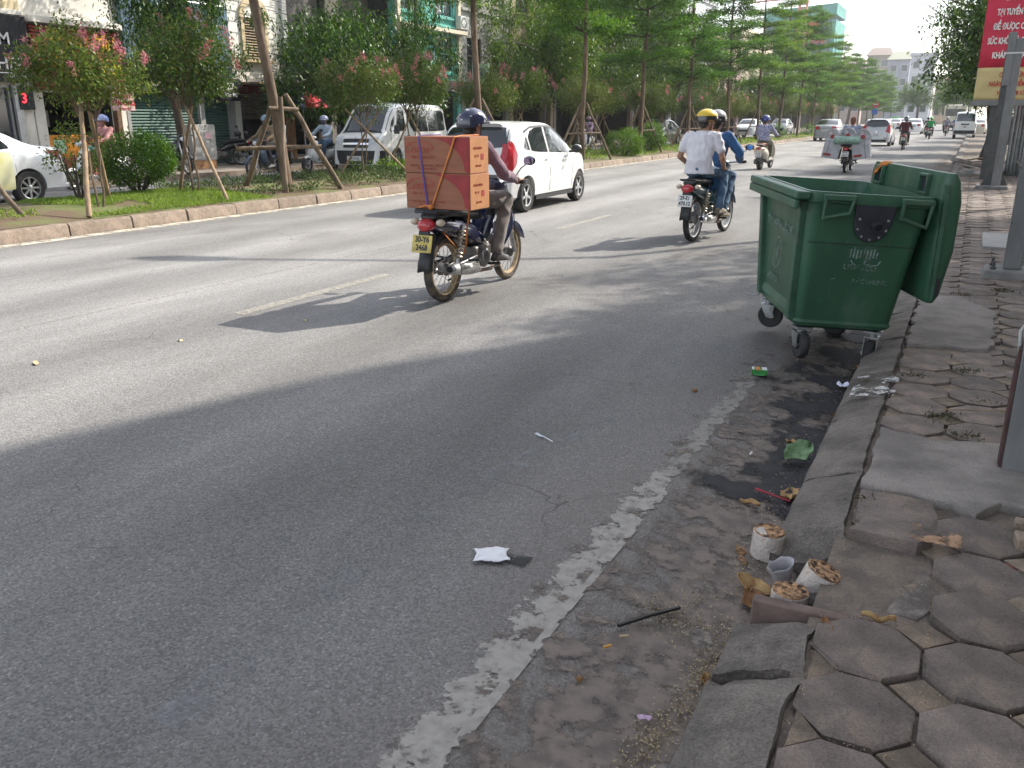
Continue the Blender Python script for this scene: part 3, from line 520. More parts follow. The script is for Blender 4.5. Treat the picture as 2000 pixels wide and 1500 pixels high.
ob('balcony_rail', rl, alu, t); window(t, c, 19.2, 21.5, 5.0, 6.8, alu, 3)
# --- D: white house with arched louvred window
t, c = shophouse('shop_house', 'narrow white house with a tall arched louvred window', 22.24, 25.1, 9.5, white_w, [(22.85, 23.95, 3.45, 4.75), (22.5, 24.8, .1, 2.3)])
fr = MB(); lou = M('louvre_wood', (.42, .32, .22), .7, var=.2, vs=8); yc = 23.4 - c.y; x0 = -.06
for s_ in (-1, 1): fr.b2(x0, .07, yc + s_ * .55 - .07, yc + s_ * .55 + .07, 3.45 - c.z, 4.75 - c.z)
for k in range(13):
    a0, a1 = PI * k / 13, PI * (k + 1) / 13; fr.loft([[(x, yc + r * cos(a), 4.72 - c.z + r * sin(a)) for x, r in ((x0, .48), (.09, .48), (.09, .68), (x0, .68))] for a in (a0, a1)])
ob('arch_surround', fr, M('arch_plaster', (.6, .48, .30), .8, var=.15), t); me = MB().box((0, 0, 0), (.11, .96, .015), ry=.6).mesh('louvre', lou, 0)
for k in range(19): link('louvre', me, t, (-.1, yc, 3.52 + k * .085 - c.z))
ob('louvre_backing', MB().b2(-.3, -.2, yc - .62, yc + .62, 3.4 - c.z, 5.4 - c.z), dark_in, t); sill(t, c, 22.7, 24.1, 3.34, M('arch_plaster'), d=.2)
wires = MB()
for k in range(4): wires.tube([(.3, 18 - c.y, 5.2 + .3 * k - c.z), (.35, 21 - c.y, 4.9 + .32 * k - c.z), (.3, 25.1 - c.y, 4.6 + .35 * k - c.z)], .012, 5)
ob('cable', wires, M('black_cable', (.02, .02, .02), .6), t); ob('drain_pipe', MB().tube([(.07, 24.75 - c.y, 2.4 - c.z), (.07, 24.75 - c.y, 9.3 - c.z)], .05, 8), M('grey_pipe', (.4, .4, .42), .5), t)
board(t, 'tin_canopy', XF, XF + 1.0, 22.3, 25.0, 2.62, 2.68, M('rusty_tin', (.33, .22, .15), .7, var=.3, vs=6), c); shutter(t, c, 22.5, 24.8, 1.5, 2.3, M('brown_shutter', (.14, .11, .095), .6, var=.2)); board(t, 'red_banner', XF + .03, XF + .06, 22.4, 24.9, 2.3, 2.6, M('dark_red_banner', (.2, .02, .02), .6), c)
board(t, 'wall_pier', XF, XF + .12, 24.55, 25.0, .1, 2.3, M('old_brick', (.36, .2, .1), .9, var=.3, vs=12), c)
# --- E.. more frontages, mostly behind the trees: (y0,y1,h,colour,label)
def plain_house(y0, y1, h, col, label, wins, shop=None, x=XF, rows=None, fm=None, name='shop_house'):
    ops = []; ym = y1 - y0
    if shop: ops.append((y0 + .35, y1 - .35, .1, 2.7))
    zs = rows or [3.6 + 3.2 * k for k in range(int((h - 4) // 3.2) + 1)]
    for z in zs:
        for k in range(wins):
            a = y0 + ym * (k + .22) / wins; b = y0 + ym * (k + .78) / wins
            if z + 1.6 < h: ops.append((a, b, z, z + 1.6))
    t, c = shophouse(name, label, y0, y1, h, M('wall_%.2f_%.2f_%.2f' % col, col, .85, var=.12, vs=1.2, dirt=(tuple(q * .55 for q in col), .8, .58, .6)), ops, x=x)
    for o in ops:
        if o[2] > 1: window(t, c, *o, fm or woodf, 2, 2, x=x); sill(t, c, o[0] - .08, o[1] + .08, o[2] - .1, MATS['wall_%.2f_%.2f_%.2f' % col], x=x)
    for z in zs: board(t, 'string_course', x, x + .1, y0 + .01, y1 - .01, z - .45, z - .33, MATS['wall_%.2f_%.2f_%.2f' % col], c)
    if shop:
        s = board(t, 'sign_board', x + .02, x + .25, y0 + .1, y1 - .1, 2.72, 3.2, M('sign_%.2f_%.2f_%.2f' % shop[0], shop[0], .5), c); text('letters', shop[1], .34, shop[2], s, onwall(x + .262 - c.x, (y0 + y1) / 2 - c.y, 2.95 - c.z), bold=.004)
    return t, c
plain_house(25.2, 28.6, 11, (.13, .12, .11), 'dark grey house standing behind the drooping street tree', 2, ((.12, .02, .03), 'CƠM PHỞ', whl), x=XF - 1.5)
plain_house(28.7, 31.5, 12, (.16, .14, .12), 'brown house half hidden between two street trees', 2, ((.35, .35, .36), 'NHÀ THUỐC', redl), x=XF - 1.2)
teal = (.10, .36, .30); t, c = plain_house(31.6, 37.0, 12.5, teal, 'teal painted house with tall windows and cream pilasters', 2, ((.06, .05, .045), '17', whl), rows=[3.55, 5.9, 8.6], fm=M('teal_frame', (.20, .5, .45), .5))
for y in (31.75, 36.65): board(t, 'pilaster', XF, XF + .14, y, y + .22, 2.6, 12.3, M('cream_trim', (.62, .55, .42), .8), c)
board(t, 'balcony_slab', XF, XF + .5, 31.7, 36.9, 5.2, 5.36, M('cream_trim'), c)
ac = thing('air_conditioner', 'white air conditioner unit on the teal house wall', 'air conditioner', (XF + .22, 36.85, 5.75)); board(ac, 'casing', -.15, .15, -.38, .38, -.28, .28, M('ac_white', (.6, .6, .57), .5), Vector((0, 0, 0))); ob('fan_grille', MB().ring([(.21, 0), (.225, .01), (.21, .02), (.195, .01)], T(.155, -.1, 0, 0, PI / 2, 0), 20), dark_in, ac)
for k, (y0, y1, h, col, lab, sg) in enumerate([
    (37.1, 42.0, 10, (.33, .32, .30), 'grey concrete house beside the teal house', ((.07, .07, .08), '17 Kim Mã', yel)),
    (42.1, 47.5, 9, (.42, .34, .24), 'tan house behind a leafy street tree', ((.5, .5, .48), 'oicafe', redl)),
    (47.6, 54, 11, (.30, .26, .25), 'brown grey house with a teal awning sign', ((.03, .33, .35), 'GIẶT LÀ', whl)),
    (54.1, 61, 13, (.24, .16, .14), 'maroon fronted house behind the tiered trees', ((.13, .03, .035), 'NHÀ HÀNG', whl)),
    (61.1, 70, 10.5, (.40, .40, .42), 'pale grey block behind the tiered trees', ((.10, .10, .2), '11 Kim Mã', whl)),
    (70.1, 82, 11, (.52, .53, .56), 'tall pale blue grey block far down the street', ((.1, .25, .5), 'VIB BANK', whl)),
    (82.2, 93, 8.5, (.55, .30, .36), 'pink fronted building far down the street', ((.5, .10, .07), 'VIETTEL', whl)),
    (93.2, 108, 10, (.58, .50, .38), 'cream building with awning far down the street', ((.5, .42, .1), 'MOBIFONE', whl)),
    (108.2, 130, 8, (.45, .45, .46), 'large grey block behind the distant median trees', ((.2, .2, .2), 'SIÊU THỊ', whl)),
    (130.5, 165, 8, (.5, .42, .34), 'long tan block behind the distant median trees', ((.3, .05, .05), 'NỘI THẤT', whl))]):
    plain_house(y0, y1, h, col, lab, 2 if y1 - y0 < 8 else 4, sg)
# umbrella stall and grey utility cabinet on the far pavement
u = thing('street_umbrella', 'red and navy street umbrella behind the staked tree', 'umbrella', (-20.0, 23.3, .11)); cu = MB(); cu2 = MB()
for k in range(8):
    a0, a1 = k * PI / 4, (k + 1) * PI / 4; tri = [[(1.15 * cos(a0), 1.15 * sin(a0), 1.75), (1.15 * cos(a1), 1.15 * sin(a1), 1.75), (.6 * cos(a1), .6 * sin(a1), 2.12), (.6 * cos(a0), .6 * sin(a0), 2.12)], [(.6 * cos(a0), .6 * sin(a0), 2.12), (.6 * cos(a1), .6 * sin(a1), 2.12), (0, 0, 2.3)]]
    for q in tri: (cu if k % 2 else cu2).add(q, [tuple(range(len(q)))])
ob('canopy_panel', cu, M('umbrella_red', (.42, .02, .03), .7), u, solid=.004); ob('canopy_panel', cu2, M('umbrella_navy', (.02, .03, .09), .7), u, solid=.004); ob('pole', MB().tube([(0, 0, 0), (0, 0, 2.3)], .02, 8), alu, u); ob('base', MB().lathe([(.22, 0), (.22, .06), (.05, .1)], None, 16), M('concrete', (.2, .195, .185), .9, var=.2), u)
cb = thing('utility_cabinet', 'grey utility cabinet with a white side on the far pavement', 'cabinet', (-20.2, 18.75, .11)); board(cb, 'casing', -.3, .3, -.45, .45, .25, 1.25, M('cabinet_grey', (.34, .34, .33), .6, var=.12, vs=3), Vector((0, 0, 0)), .015); board(cb, 'plinth', -.28, .28, -.43, .43, 0, .25, M('old_brick', (.36, .2, .1), .9), Vector((0, 0, 0))); board(cb, 'side_panel', -.29, .29, .452, .47, .27, 1.23, M('ac_white', (.6, .6, .57), .5), Vector((0, 0, 0)))
board(cb, 'notice', .305, .31, .05, .3, .85, 1.02, M('pink_paper', (.7, .45, .5), .7), Vector((0, 0, 0)), 0)
# small white meter boxes by the van
for k, (y, z) in enumerate(((29.9, 2.4), (31.3, 2.4))): tag(ob('wall_sign', MB().b2(-.03, .03, -.35, .35, -.3, .3), M('pale_sign', (.6, .62, .66), .5), loc=(XF + .5, y, z + .1), bevel=.01), ['pale square wall sign above the white van, left one', 'pale square wall sign above the white van, right one'][k], 'sign')
# ------------------------------------------------------------------ netted tower under construction with crane, far houses closing the street
tw = thing('netted_tower', 'tall tower under construction wrapped in blue and green netting', 'building', (-44, 255, 0))
nb2 = MB(); 
def tower_ring(z): return [(-9, -9, z), (9, -9, z), (9, 9, z), (-9, 9, z)]
ob('blue_netting', MB().loft([tower_ring(0), tower_ring(25.5)]), M('blue_net', (.07, .12, .2), .8, var=.3, vs=.3, st=(4, 4, .5)), tw, ang=0); gr_ = M('green_net', (.07, .30, .26), .8, var=.25, vs=.4)
g_ = MB(); g_.loft([[(x * 1.012, y * 1.012, z + (1.2 if x > 0 else 0)) for x, y, z in tower_ring(q)] for q in (25.52, 28.2)]); ob('green_netting', g_, gr_, tw, ang=0)
g_ = MB(); g_.b2(8.2, 9.15, -9.15, -9.02, 0, 25.5); g_.b2(9.02, 9.15, -9.1, 9, 0, 25.5); ob('green_netting', g_, gr_, tw, ang=0)
rb_ = ob('red_billboard', MB().b2(2.2, 5.0, -9.5, -9.2, 21.5, 25), M('billboard_red', (.6, .03, .03), .6), tw); text('symbol', 'A', 2.6, lemon, rb_, Matrix(((1, 0, 0, 3.6), (0, 0, -1, -9.56), (0, 1, 0, 23.2), (0, 0, 0, 1))), bold=.1, sx=.6); text('letters', 'HÒA BÌNH', 1.7, redl, tw, Matrix(((1, 0, 0, 3.2), (0, 0, -1, -9.4), (0, 1, 0, 20.3), (0, 0, 0, 1))), bold=.05)
cr = thing('tower_crane', 'red lattice tower crane standing at the netted tower', 'crane', (-42.6, 242, -7)); cbm = M('crane_red', (.5, .14, .14), .5); mst = MB()
for x in (-.9, .9):
    for y in (-.9, .9): mst.tube([(x, y, 0), (x, y, 36)], .16, 5)
for k in range(18):
    z = 2 * k
    for a, b in (((-.9, -.9), (.9, -.9)), ((.9, -.9), (.9, .9)), ((.9, .9), (-.9, .9)), ((-.9, .9), (-.9, -.9))): mst.tube([(a[0], a[1], z), (b[0], b[1], z + 2)], .08, 4)
ob('mast', mst, M('crane_orange', (.6, .2, .06), .5), cr); jb = MB()
for y in (-.6, .6): jb.tube([(-16, y, 37), (12, y, 38)], .14, 5)
jb.tube([(-16, 0, 38.2), (0, 0, 39.6), (12, 0, 39)], .12, 5)
for k in range(27): x = -15 + k; jb.tube([(x, -.6, 37.05), (x + .5, 0, 38.4), (x + 1, .6, 37.1)], .06, 4)
ob('jib', jb, cbm, cr); ob('cab', MB().box((0, 0, 37.2), (2.4, 2, 2.6)).tube([(0, 0, 38), (0, 0, 42)], .3, 6), cbm, cr, bevel=.1)
def fz(u, v, Y): return ony(u, v, Y)
def end_house(lab, u0, u1, vt, Y, col, stor, roof=None):
    a = fz(u0, vt, Y); b = fz(u1, vt, Y); h = a.z; w = b.x - a.x; t = thing('end_house', lab, 'building', ((a.x + b.x) / 2, Y, -.1), group='houses closing the end of the street')
    cm = M('wall_%.2f_%.2f_%.2f' % col, col, .85, var=.1, vs=.6); ob('wall', MB().b2(-w / 2, w / 2, 0, 12, 0, h), cm, t, ang=0)
    n = 2 if w < 11 else 3
    for k in range(stor):
        z = h - 2.9 - 3.3 * k
        for i in range(n):
            x = -w / 2 + w * (i + .5) / n; wi = ob('window', MB().b2(x - w * .3 / n, x + w * .3 / n, -.12, .05, z, z + 1.7), alu, t, ang=0); ob('pane', MB().b2(x - w * .26 / n, x + w * .26 / n, -.16, -.125, z + .12, z + 1.58), glass, wi, ang=0)
    if roof: ob('roof', MB().loft([[(-w / 2 - .5, -.8, h), (w / 2 + .5, -.8, h), (w / 2 + .5, 12.5, h), (-w / 2 - .5, 12.5, h)], [(-w / 2 + .8, 3, h + 2.2), (w / 2 - .8, 3, h + 2.2), (w / 2 - .8, 9, h + 2.2), (-w / 2 + .8, 9, h + 2.2)]]), M('roof_%.2f' % roof[0], roof, .8, var=.15), t, ang=0)
    else: ob('parapet', MB().b2(-w / 2 - .3, w / 2 + .3, -.35, 12.2, h, h + .6), cm, t, ang=0)
    return t
end_house('tall narrow pale grey house at the end of the street', 1781, 1828, 108, 235, (.56, .57, .60), 5)
end_house('grey blue house with flat roof at the street end', 1737, 1779, 116, 250, (.38, .40, .45), 5, (.5, .5, .38))
end_house('house with brown gabled roof at the street end', 1695, 1742, 108, 270, (.45, .36, .3), 4, (.42, .33, .28))
end_house('low peach house near the right end of the street', 1830, 1862, 150, 260, (.58, .45, .36), 3)
end_house('low cream house furthest right at the street end', 1862, 1905, 165, 245, (.55, .48, .36), 2, (.5, .42, .3))
end_house('red roofed house peeping above the far trees', 1640, 1690, 130, 290, (.5, .4, .36), 4, (.42, .12, .09))
# ------------------------------------------------------------------ shop house beside the near pavement (off the right of the frame); it shades the pavement and the near lane
rh = thing('corner_shop_house', 'plain shop house beside the near pavement', 'building', (5.0, 10, .1))
cm = M('wall_near', (.5, .46, .4), .85, var=.1, vs=1); ob('wall', MB().prism([(0, -16), (10, -16), (10, 9.6), (.9, 9.6), (0, 7.1)], 14.9), cm, rh, ang=0)
for k in range(4):
    for i in range(5):
        wi = ob('window', MB().b2(-.1, .05, -15 + 4 * i, -13.4 + 4 * i, 3.6 + 3 * k, 5.3 + 3 * k), alu, rh, ang=0); ob('pane', MB().b2(-.14, -.105, -14.9 + 4 * i, -13.5 + 4 * i, 3.7 + 3 * k, 5.2 + 3 * k), glass, wi, ang=0)
# ================================================================== TREES, BUSHES, GRASS
ORD = ['first', 'second', 'third', 'fourth', 'fifth', 'sixth', 'seventh', 'eighth', 'ninth', 'tenth', 'eleventh', 'twelfth', 'thirteenth', 'fourteenth', 'fifteenth', 'sixteenth', 'seventeenth', 'eighteenth', 'nineteenth', 'twentieth']
def leafmesh(name, P, D, N, L_, W, mat, droop=0.0):
    P = np.asarray(P, float); D = np.asarray(D, float); N = np.asarray(N, float); n = len(P); L_ = np.broadcast_to(np.asarray(L_, float), (n,))[:, None]; W = np.broadcast_to(np.asarray(W, float), (n,))[:, None]
    D = D / (np.linalg.norm(D, axis=1, keepdims=True) + 1e-9); S = np.cross(D, N); S /= (np.linalg.norm(S, axis=1, keepdims=True) + 1e-9); U = np.cross(S, D)
    mid = P + D * L_ * .45 + U * W * .12; tip = P + D * L_ - np.array([0, 0, 1.]) * L_ * droop
    V = np.stack([P, mid + S * W * .5, tip, mid - S * W * .5], 1).reshape(-1, 3)
    me = bpy.data.meshes.new(name); me.vertices.add(4 * n); me.vertices.foreach_set('co', V.ravel()); me.loops.add(4 * n); me.loops.foreach_set('vertex_index', np.arange(4 * n, dtype=np.int32)); me.polygons.add(n); me.polygons.foreach_set('loop_start', np.arange(0, 4 * n, 4, dtype=np.int32))
    me.update(calc_edges=True); me.validate(); me.materials.append(mat); return me
def rand_dirs(g, n): v = g.normal(size=(n, 3)); return v / np.linalg.norm(v, axis=1, keepdims=True)
def clump_leaves(g, C, per, spread, outward=None, down=0.0, flat=1.0):
    C = np.repeat(np.asarray(C, float), per, 0); n = len(C); off = g.normal(size=(n, 3)) * spread; off[:, 2] *= flat
    D = rand_dirs(g, n); D += off / (np.abs(spread) + 1e-6) * .5; D[:, 2] -= down
    N = rand_dirs(g, n) * .55 + np.array([0, 0, 1.0]); return C + off, D, N
lm_myr = leafmat('myrtle_leaf', [(.05, .10, .02), (.085, .15, .03), (.13, .20, .045), (.16, .13, .045)], .3)
lm_ter = leafmat('terminalia_leaf', [(.035, .10, .014), (.07, .165, .022), (.13, .25, .035)], .42)
lm_big = leafmat('street_tree_leaf', [(.013, .042, .008), (.026, .072, .012), (.055, .12, .018), (.15, .24, .03)], .3, .35)
lm_big2 = leafmat('street_tree_leaf_light', [(.02, .062, .01), (.055, .125, .018), (.13, .22, .03)], .35, .38)
lm_bush = leafmat('bush_leaf', [(.05, .12, .015), (.095, .2, .025), (.16, .28, .035)], .3)
lm_gr = leafmat('grass_blade', [(.10, .19, .03), (.16, .27, .045), (.22, .29, .075)], .35, .6)
lm_gc = leafmat('ground_cover_leaf', [(.035, .07, .02), (.06, .10, .03), (.11, .13, .05)], .25)
lm_fl = leafmat('pink_petal', [(.36, .10, .13), (.5, .18, .2), (.58, .3, .28)], .3)
bark = M('bark', (.15, .105, .07), .9, var=.35, vs=9, bump=.12, bs=25, st=(1, 1, .3)); barkd = M('bark_dark', (.06, .048, .038), .9, var=.3, vs=7, bump=.1, bs=20, st=(1, 1, .3)); bamboo = M('stake_wood', (.27, .19, .115), .75, var=.3, vs=10, st=(1, 1, .25), bump=.04, bs=30); stake_d = M('old_stake', (.17, .125, .085), .85, var=.35, vs=9, st=(1, 1, .25), bump=.06, bs=30)
def wavy(a, b, n, amp, r): 
    a, b = Vector(a), Vector(b); return [a.lerp(b, i / n) + (Vector((r.uniform(-amp, amp), r.uniform(-amp, amp), 0)) if 0 < i < n else Vector()) for i in range(n + 1)]
# ---- crape myrtle
def myrtle_proto(seed, R_=.95, zc=2.45, H=.72, nf=12, per=95, nc=95):
    g = np.random.default_rng(seed); r = random.Random(seed); tr = MB(); C = []
    for s in range(2):
        a = s * 3.0 + r.random(); top = Vector((.16 * cos(a), .16 * sin(a), 1.4)); p = wavy((.05 * cos(a), .05 * sin(a), 0), top, 5, .03, r); tr.tube(p, [.02, .019, .018, .017, .015, .013], 6)
        for k in range(6):
            b = a + r.uniform(-1.6, 1.6); e = Vector((R_ * .7 * cos(b) * r.uniform(.5, 1), R_ * .7 * sin(b) * r.uniform(.5, 1), zc + r.uniform(-.35, .45) * H * 1.3)); q = wavy(top, e, 3, .05, r); tr.tube(q, [.014, .011, .008, .004], 5)
    while len(C) < nc:
        v = g.normal(size=3); v /= np.linalg.norm(v); k = g.random() ** .4; v = v * k * np.array([R_, R_, H]); v[2] += zc + .12 * math.sin(v[0] * 5 + seed) - .15 * (1 - k)
        if v[2] < zc - H * .75 and g.random() < .6: continue
        C.append(v)
    P, D, N = clump_leaves(g, C, per, .105, down=.1); n = len(P)
    lv = leafmesh('crown', P, D, N, g.uniform(.05, .085, n), g.uniform(.028, .042, n), lm_myr)
    FC = []
    while len(FC) < nf * 5:
        if len(FC) % 5 == 0:
            v = g.normal(size=3); v /= np.linalg.norm(v)
            if v[2] < -.15: continue
            base = v * np.array([R_ * 1.02, R_ * 1.02, H * 1.03]) + np.array([0, 0, zc])
        FC.append(base + np.array([0, 0, .028 * (len(FC) % 5)]) + g.normal(size=3) * .02)
    P, D, N = clump_leaves(g, FC, 9, .022); fl = leafmesh('flowers', P, D, N, .034, .03, lm_fl)
    tm = tr.mesh('trunk', bark, 60); fixn(tm); finish(tm, None, 60); return tm, lv, fl
myr = [myrtle_proto(1, .95, 2.15, .5, 18), myrtle_proto(2, .88, 2.2, .7, 16), myrtle_proto(3, .95, 2.15, .66, 22), myrtle_proto(4, 1.0, 2.15, .66, 6)]
def put_myrtle(i, x, y, sc, rz, label, var):
    t = thing('crape_myrtle_tree', label, 'tree', (x, y, zmed(x, y) - .03), rz, 'small flowering trees on the median'); t.scale = (sc, sc, sc); tm, lv, fl = myr[var]
    link('trunk', tm, t); tag(link('crown', lv, t), kind='stuff'); tag(link('flowers', fl, t), kind='stuff'); return t
def stakes(label, base, tops, mat, r0, bars=(), name='tree_stakes', group='wooden stakes propping the median trees', rag=0):
    t = thing(name, label, 'stakes', base, group=group); b = Vector(base); rr = random.Random(int(base[1] * 100))
    for a, c in tops: pts = wavy(Vector(a) - b, Vector(c) - b, 4, .012 + rag, rr); ob('stake', MB().tube(pts, [r0 * 1.12, r0 * 1.05, r0, r0 * .93, r0 * .85], 8), mat, t, ang=60)
    for a, c in bars: ob('cross_bar', MB().tube(wavy(Vector(a) - b, Vector(c) - b, 3, .01, rr), r0 * .8, 7), mat, t, ang=60)
    return t
MY = [(-11.85, 8.95, .95, 0, 0), (-12.2, 11.2, 1.02, 1, 1), (-12.4, 16.4, .95, 2.2, 2), (-12.6, 18.7, 1.0, .7, 2), (-12.5, 22.4, .95, 3, 0), (-12.5, 24.6, 1.02, 4, 2), (-12.4, 29.3, 1.0, 5, 3), (-12.5, 31.5, .9, 2, 1), (-12.4, 36.0, 1.0, 1, 3), (-12.4, 38.3, .92, 2, 3), (-12.4, 43, .95, .4, 3), (-12.4, 45.6, .95, 2.4, 1), (-12.4, 50.2, 1.0, 1.4, 3), (-12.4, 52.6, .9, 3.4, 3), (-12.4, 58, 1, 4.4, 3), (-12.4, 60, .95, .9, 1), (-12.4, 65, 1, 2.9, 3), (-12.4, 71.5, 1, 1.9, 3), (-12.4, 79, 1, .2, 3), (-12.4, 88, 1, 5, 3)]
for i, (x, y, s, rz, v) in enumerate(MY):
    lab = ['pink flowered small tree leaning on a pale pole, before the cafe sign', 'pink flowered small tree above the A shaped stakes by the green shutter', 'pink flowered small tree in front of the white van windscreen', 'pink flowered small tree in front of the white van rear side'][i] if i < 4 else 'small crape myrtle tree, %s on the median counting from the left' % ORD[i]
    put_myrtle(i, x, y, s, rz, lab, v)
z = .2
stakes('pale slanting pole with a thin back stake at the leftmost median tree', (-11.0, 8.07, z), [((-11.0, 8.1, z), (-11.8, 8.85, 1.95)), ((-12.6, 9.7, z), (-11.95, 9.05, 1.8))], bamboo, .035)
stakes('dark crooked stake at the left edge by the silver taxi', (-11.6, 7.5, z), [((-11.6, 7.55, z), (-12.3, 7.2, 1.4))], stake_d, .035, rag=.02)
stakes('A shaped pair of pale stakes under the second median tree', (-12.1, 11.2, z), [((-12.75, 11.3, z), (-12.15, 11.25, 1.75)), ((-11.1, 10.85, z), (-12.2, 11.15, 1.75))], bamboo, .028)
stakes('crossed stakes of the small tree before the white van', (-12.3, 16.4, z), [((-13.0, 16.2, z), (-12.0, 16.6, 1.75)), ((-11.5, 17.1, z), (-12.7, 16.2, 1.75))], bamboo, .026)
stakes('thin stakes of the small tree at the white van rear', (-12.6, 18.7, z), [((-13.2, 18.4, z), (-12.6, 18.8, 1.75)), ((-12.1, 19.2, z), (-12.7, 18.7, 1.75))], bamboo, .024)
for i, (x, y, s, rz, v) in enumerate(MY[4:12]):
    stakes('thin slanting stakes of the %s small median tree from the left' % ORD[i + 4], (x, y, z), [((x - .6, y - .2, z), (x + .05, y, 1.7)), ((x + .5, y + .4, z), (x - .05, y, 1.7))], bamboo, .024)
# ---- tiered terminalia
def term_proto(seed, H=10.5, z0=3.5, R_=2.6):
    g = np.random.default_rng(seed); r = random.Random(seed); br = MB(); tk = MB(); C = []; zz = z0
    tp = wavy((0, 0, 0), (r.uniform(-.2, .2), r.uniform(-.2, .2), H), 9, .05, r); tk.tube(tp, [.085 * (1 - .8 * i / 9) + .012 for i in range(10)], 10)
    while zz < H:
        f = (zz - z0) / (H - z0); rad = R_ * (1 - .8 * f) ** .7 * r.uniform(.85, 1.05) * (.8 if f < .08 else 1); nb = 6; a0 = r.random() * 6
        for k in range(nb):
            a = a0 + k * 2 * PI / nb + r.uniform(-.2, .2); L_ = rad * r.uniform(.5, 1.2); st = Vector((0, 0, zz)); e = Vector((L_ * cos(a), L_ * sin(a), zz + .12 * L_ + r.uniform(-.22, .28))); br.tube([st, st.lerp(e, .5) + Vector((0, 0, .08)), e], [.028 * (1 - f * .6), .018, .006], 5)
            nn = max(3, int(L_ / .22))
            for q in range(nn):
                s_ = .25 + .75 * (q + 1) / nn; c0 = st.lerp(e, s_) + Vector((0, 0, .06)); wd = .42 * (1 - .45 * s_) * L_ / 1.8
                for side in (-1, 0, 1): C.append((c0.x - sin(a) * wd * side * r.uniform(.6, 1.2), c0.y + cos(a) * wd * side * r.uniform(.6, 1.2), c0.z + r.uniform(-.05, .07)))
        zz += r.uniform(.5, 1.0)
    P, D, N = clump_leaves(g, C, 30, .16, flat=.42); D[:, 2] *= .45; n = len(P)
    lv = leafmesh('crown', P, D, N, g.uniform(.085, .14, n), g.uniform(.045, .07, n), lm_ter); ms = []
    for q, nm in ((tk, 'trunk'), (br, 'branches')): me = q.mesh(nm, barkd if nm == 'branches' else bark, 60); fixn(me); finish(me, None, 60); ms.append(me)
    return ms[0], ms[1], lv
ter = [term_proto(11, 10, 3.6), term_proto(12, 10.5, 3.3), term_proto(13, 9.5, 3.1), term_proto(14, 9.8, 3.4, 2.9), term_proto(15, 10.8, 3.0, 2.3)]
TY = [12.75, 20.1, 27.1, 33.6, 40.4, 47.6, 55, 62, 69, 76, 83.5, 91, 99, 107, 116, 126, 138, 150]
for i, y in enumerate(TY):
    x = -11.45 - (.0 if i < 3 else .3); z = zmed(x, y) - .03
    lab = 'tall tiered terminalia tree, %s on the median counting from the left' % ORD[i]
    t = thing('terminalia_tree', lab, 'tree', (x, y, z), i * 1.3, 'tall tiered trees on the median', rot=(0, -.05 if i == 0 else RNG.uniform(-.015, .015), i * 1.3) if i else (.03, -.11, 0)); s = (.92, .95, .95, 1, 1.02, 1.0, .98, .94, .9, .86, .82, .8, .78, .76, .74, .72, .7, .68)[i]; t.scale = (s * (1.15 if i == 0 else 1),) * 2 + (s * (1.35 if i in (0, 1, 2) else 1),)
    tm, bm_, lv = ter[i % 5]; link('trunk', tm, t); tag(link('branches', bm_, t), kind='stuff'); tag(link('crown', lv, t), kind='stuff')
    if i < 7:
        zz = .2; B = 1.42; dx = .95
        tops = [((x - .5, y - 1.15, zz), (x - .05, y - .12, B + .6)), ((x + .55, y + 1.2, zz), (x + .05, y + .12, B + .6)), ((x - .9, y + .5, zz), (x - .1, y + .05, B + .6)), ((x + .5, y - .6, zz), (x + .1, y - .05, B + .6))]
        tops = tops[:3] if i else [((x - 1.2, y + .1, zz), (x - .12, y - .05, B + .55)), ((x + .35, y + 1.15, zz), (x, y + .12, B + .55)), ((x + .15, y - .22, zz - .1), (x + .12, y - .16, B + .5))]
        bars = [((x - .7, y - .55, 1.0), (x + .25, y + .75, 1.02)), ((x - .1, y - .25, B + .3), (x + .12, y + .3, B + .28))] if i == 0 else [((x - .35, y - .6, 1.05), (x + .4, y + .6, 1.07))]
        stakes('dark wooden tripod stakes around the %s tall median tree' % ORD[i], (x, y, zz), tops, stake_d, .05 if i == 0 else .04, bars, rag=.008)
# ---- large street trees
def big_proto(seed, R_, Hc, zc, nc, per, ll, mat, droop=.5, trunk=.2, hang=0):
    g = np.random.default_rng(seed); r = random.Random(seed); tk = MB(); C = []; tp = wavy((0, 0, 0), (.2, .1, zc - Hc * .2), 5, .08, r); tk.tube(tp, [trunk * 1.25, trunk, trunk * .9, trunk * .85, trunk * .8, trunk * .7], 10)
    for k in range(9):
        a = k * .7 + r.random(); e = Vector((R_ * .75 * cos(a), R_ * .75 * sin(a), zc + r.uniform(-.3, .6) * Hc)); tk.tube(wavy(tp[3 + k % 3], e, 4, .2, r), [trunk * .45, trunk * .32, trunk * .22, trunk * .12, .01], 6)
    lob = [(rand_dirs(g, 1)[0] * np.array([R_, R_, Hc]) * .62 + np.array([0, 0, zc]), g.uniform(.38, .6)) for _ in range(14)]
    while len(C) < nc:
        c, f = lob[int(g.integers(14))]; v = rand_dirs(g, 1)[0] * (g.random() ** .35) * np.array([R_, R_, Hc]) * f + c
        C.append(v)
        if hang and g.random() < hang:
            m_ = int(g.integers(2, 6)); d = (v - np.array([0, 0, v[2]])); d = d / (np.linalg.norm(d) + .01)
            for q in range(m_): C.append(v + d * .08 * q - np.array([0, 0, .16 * (q + 1)]))
    P, D, N = clump_leaves(g, C, per, .20, down=droop); n = len(P); lv = leafmesh('crown', P, D, N, g.uniform(ll * .7, ll * 1.2, n), g.uniform(ll * .3, ll * .45, n), mat, .15)
    tm = tk.mesh('trunk', barkd, 60); fixn(tm); finish(tm, None, 60); return tm, lv
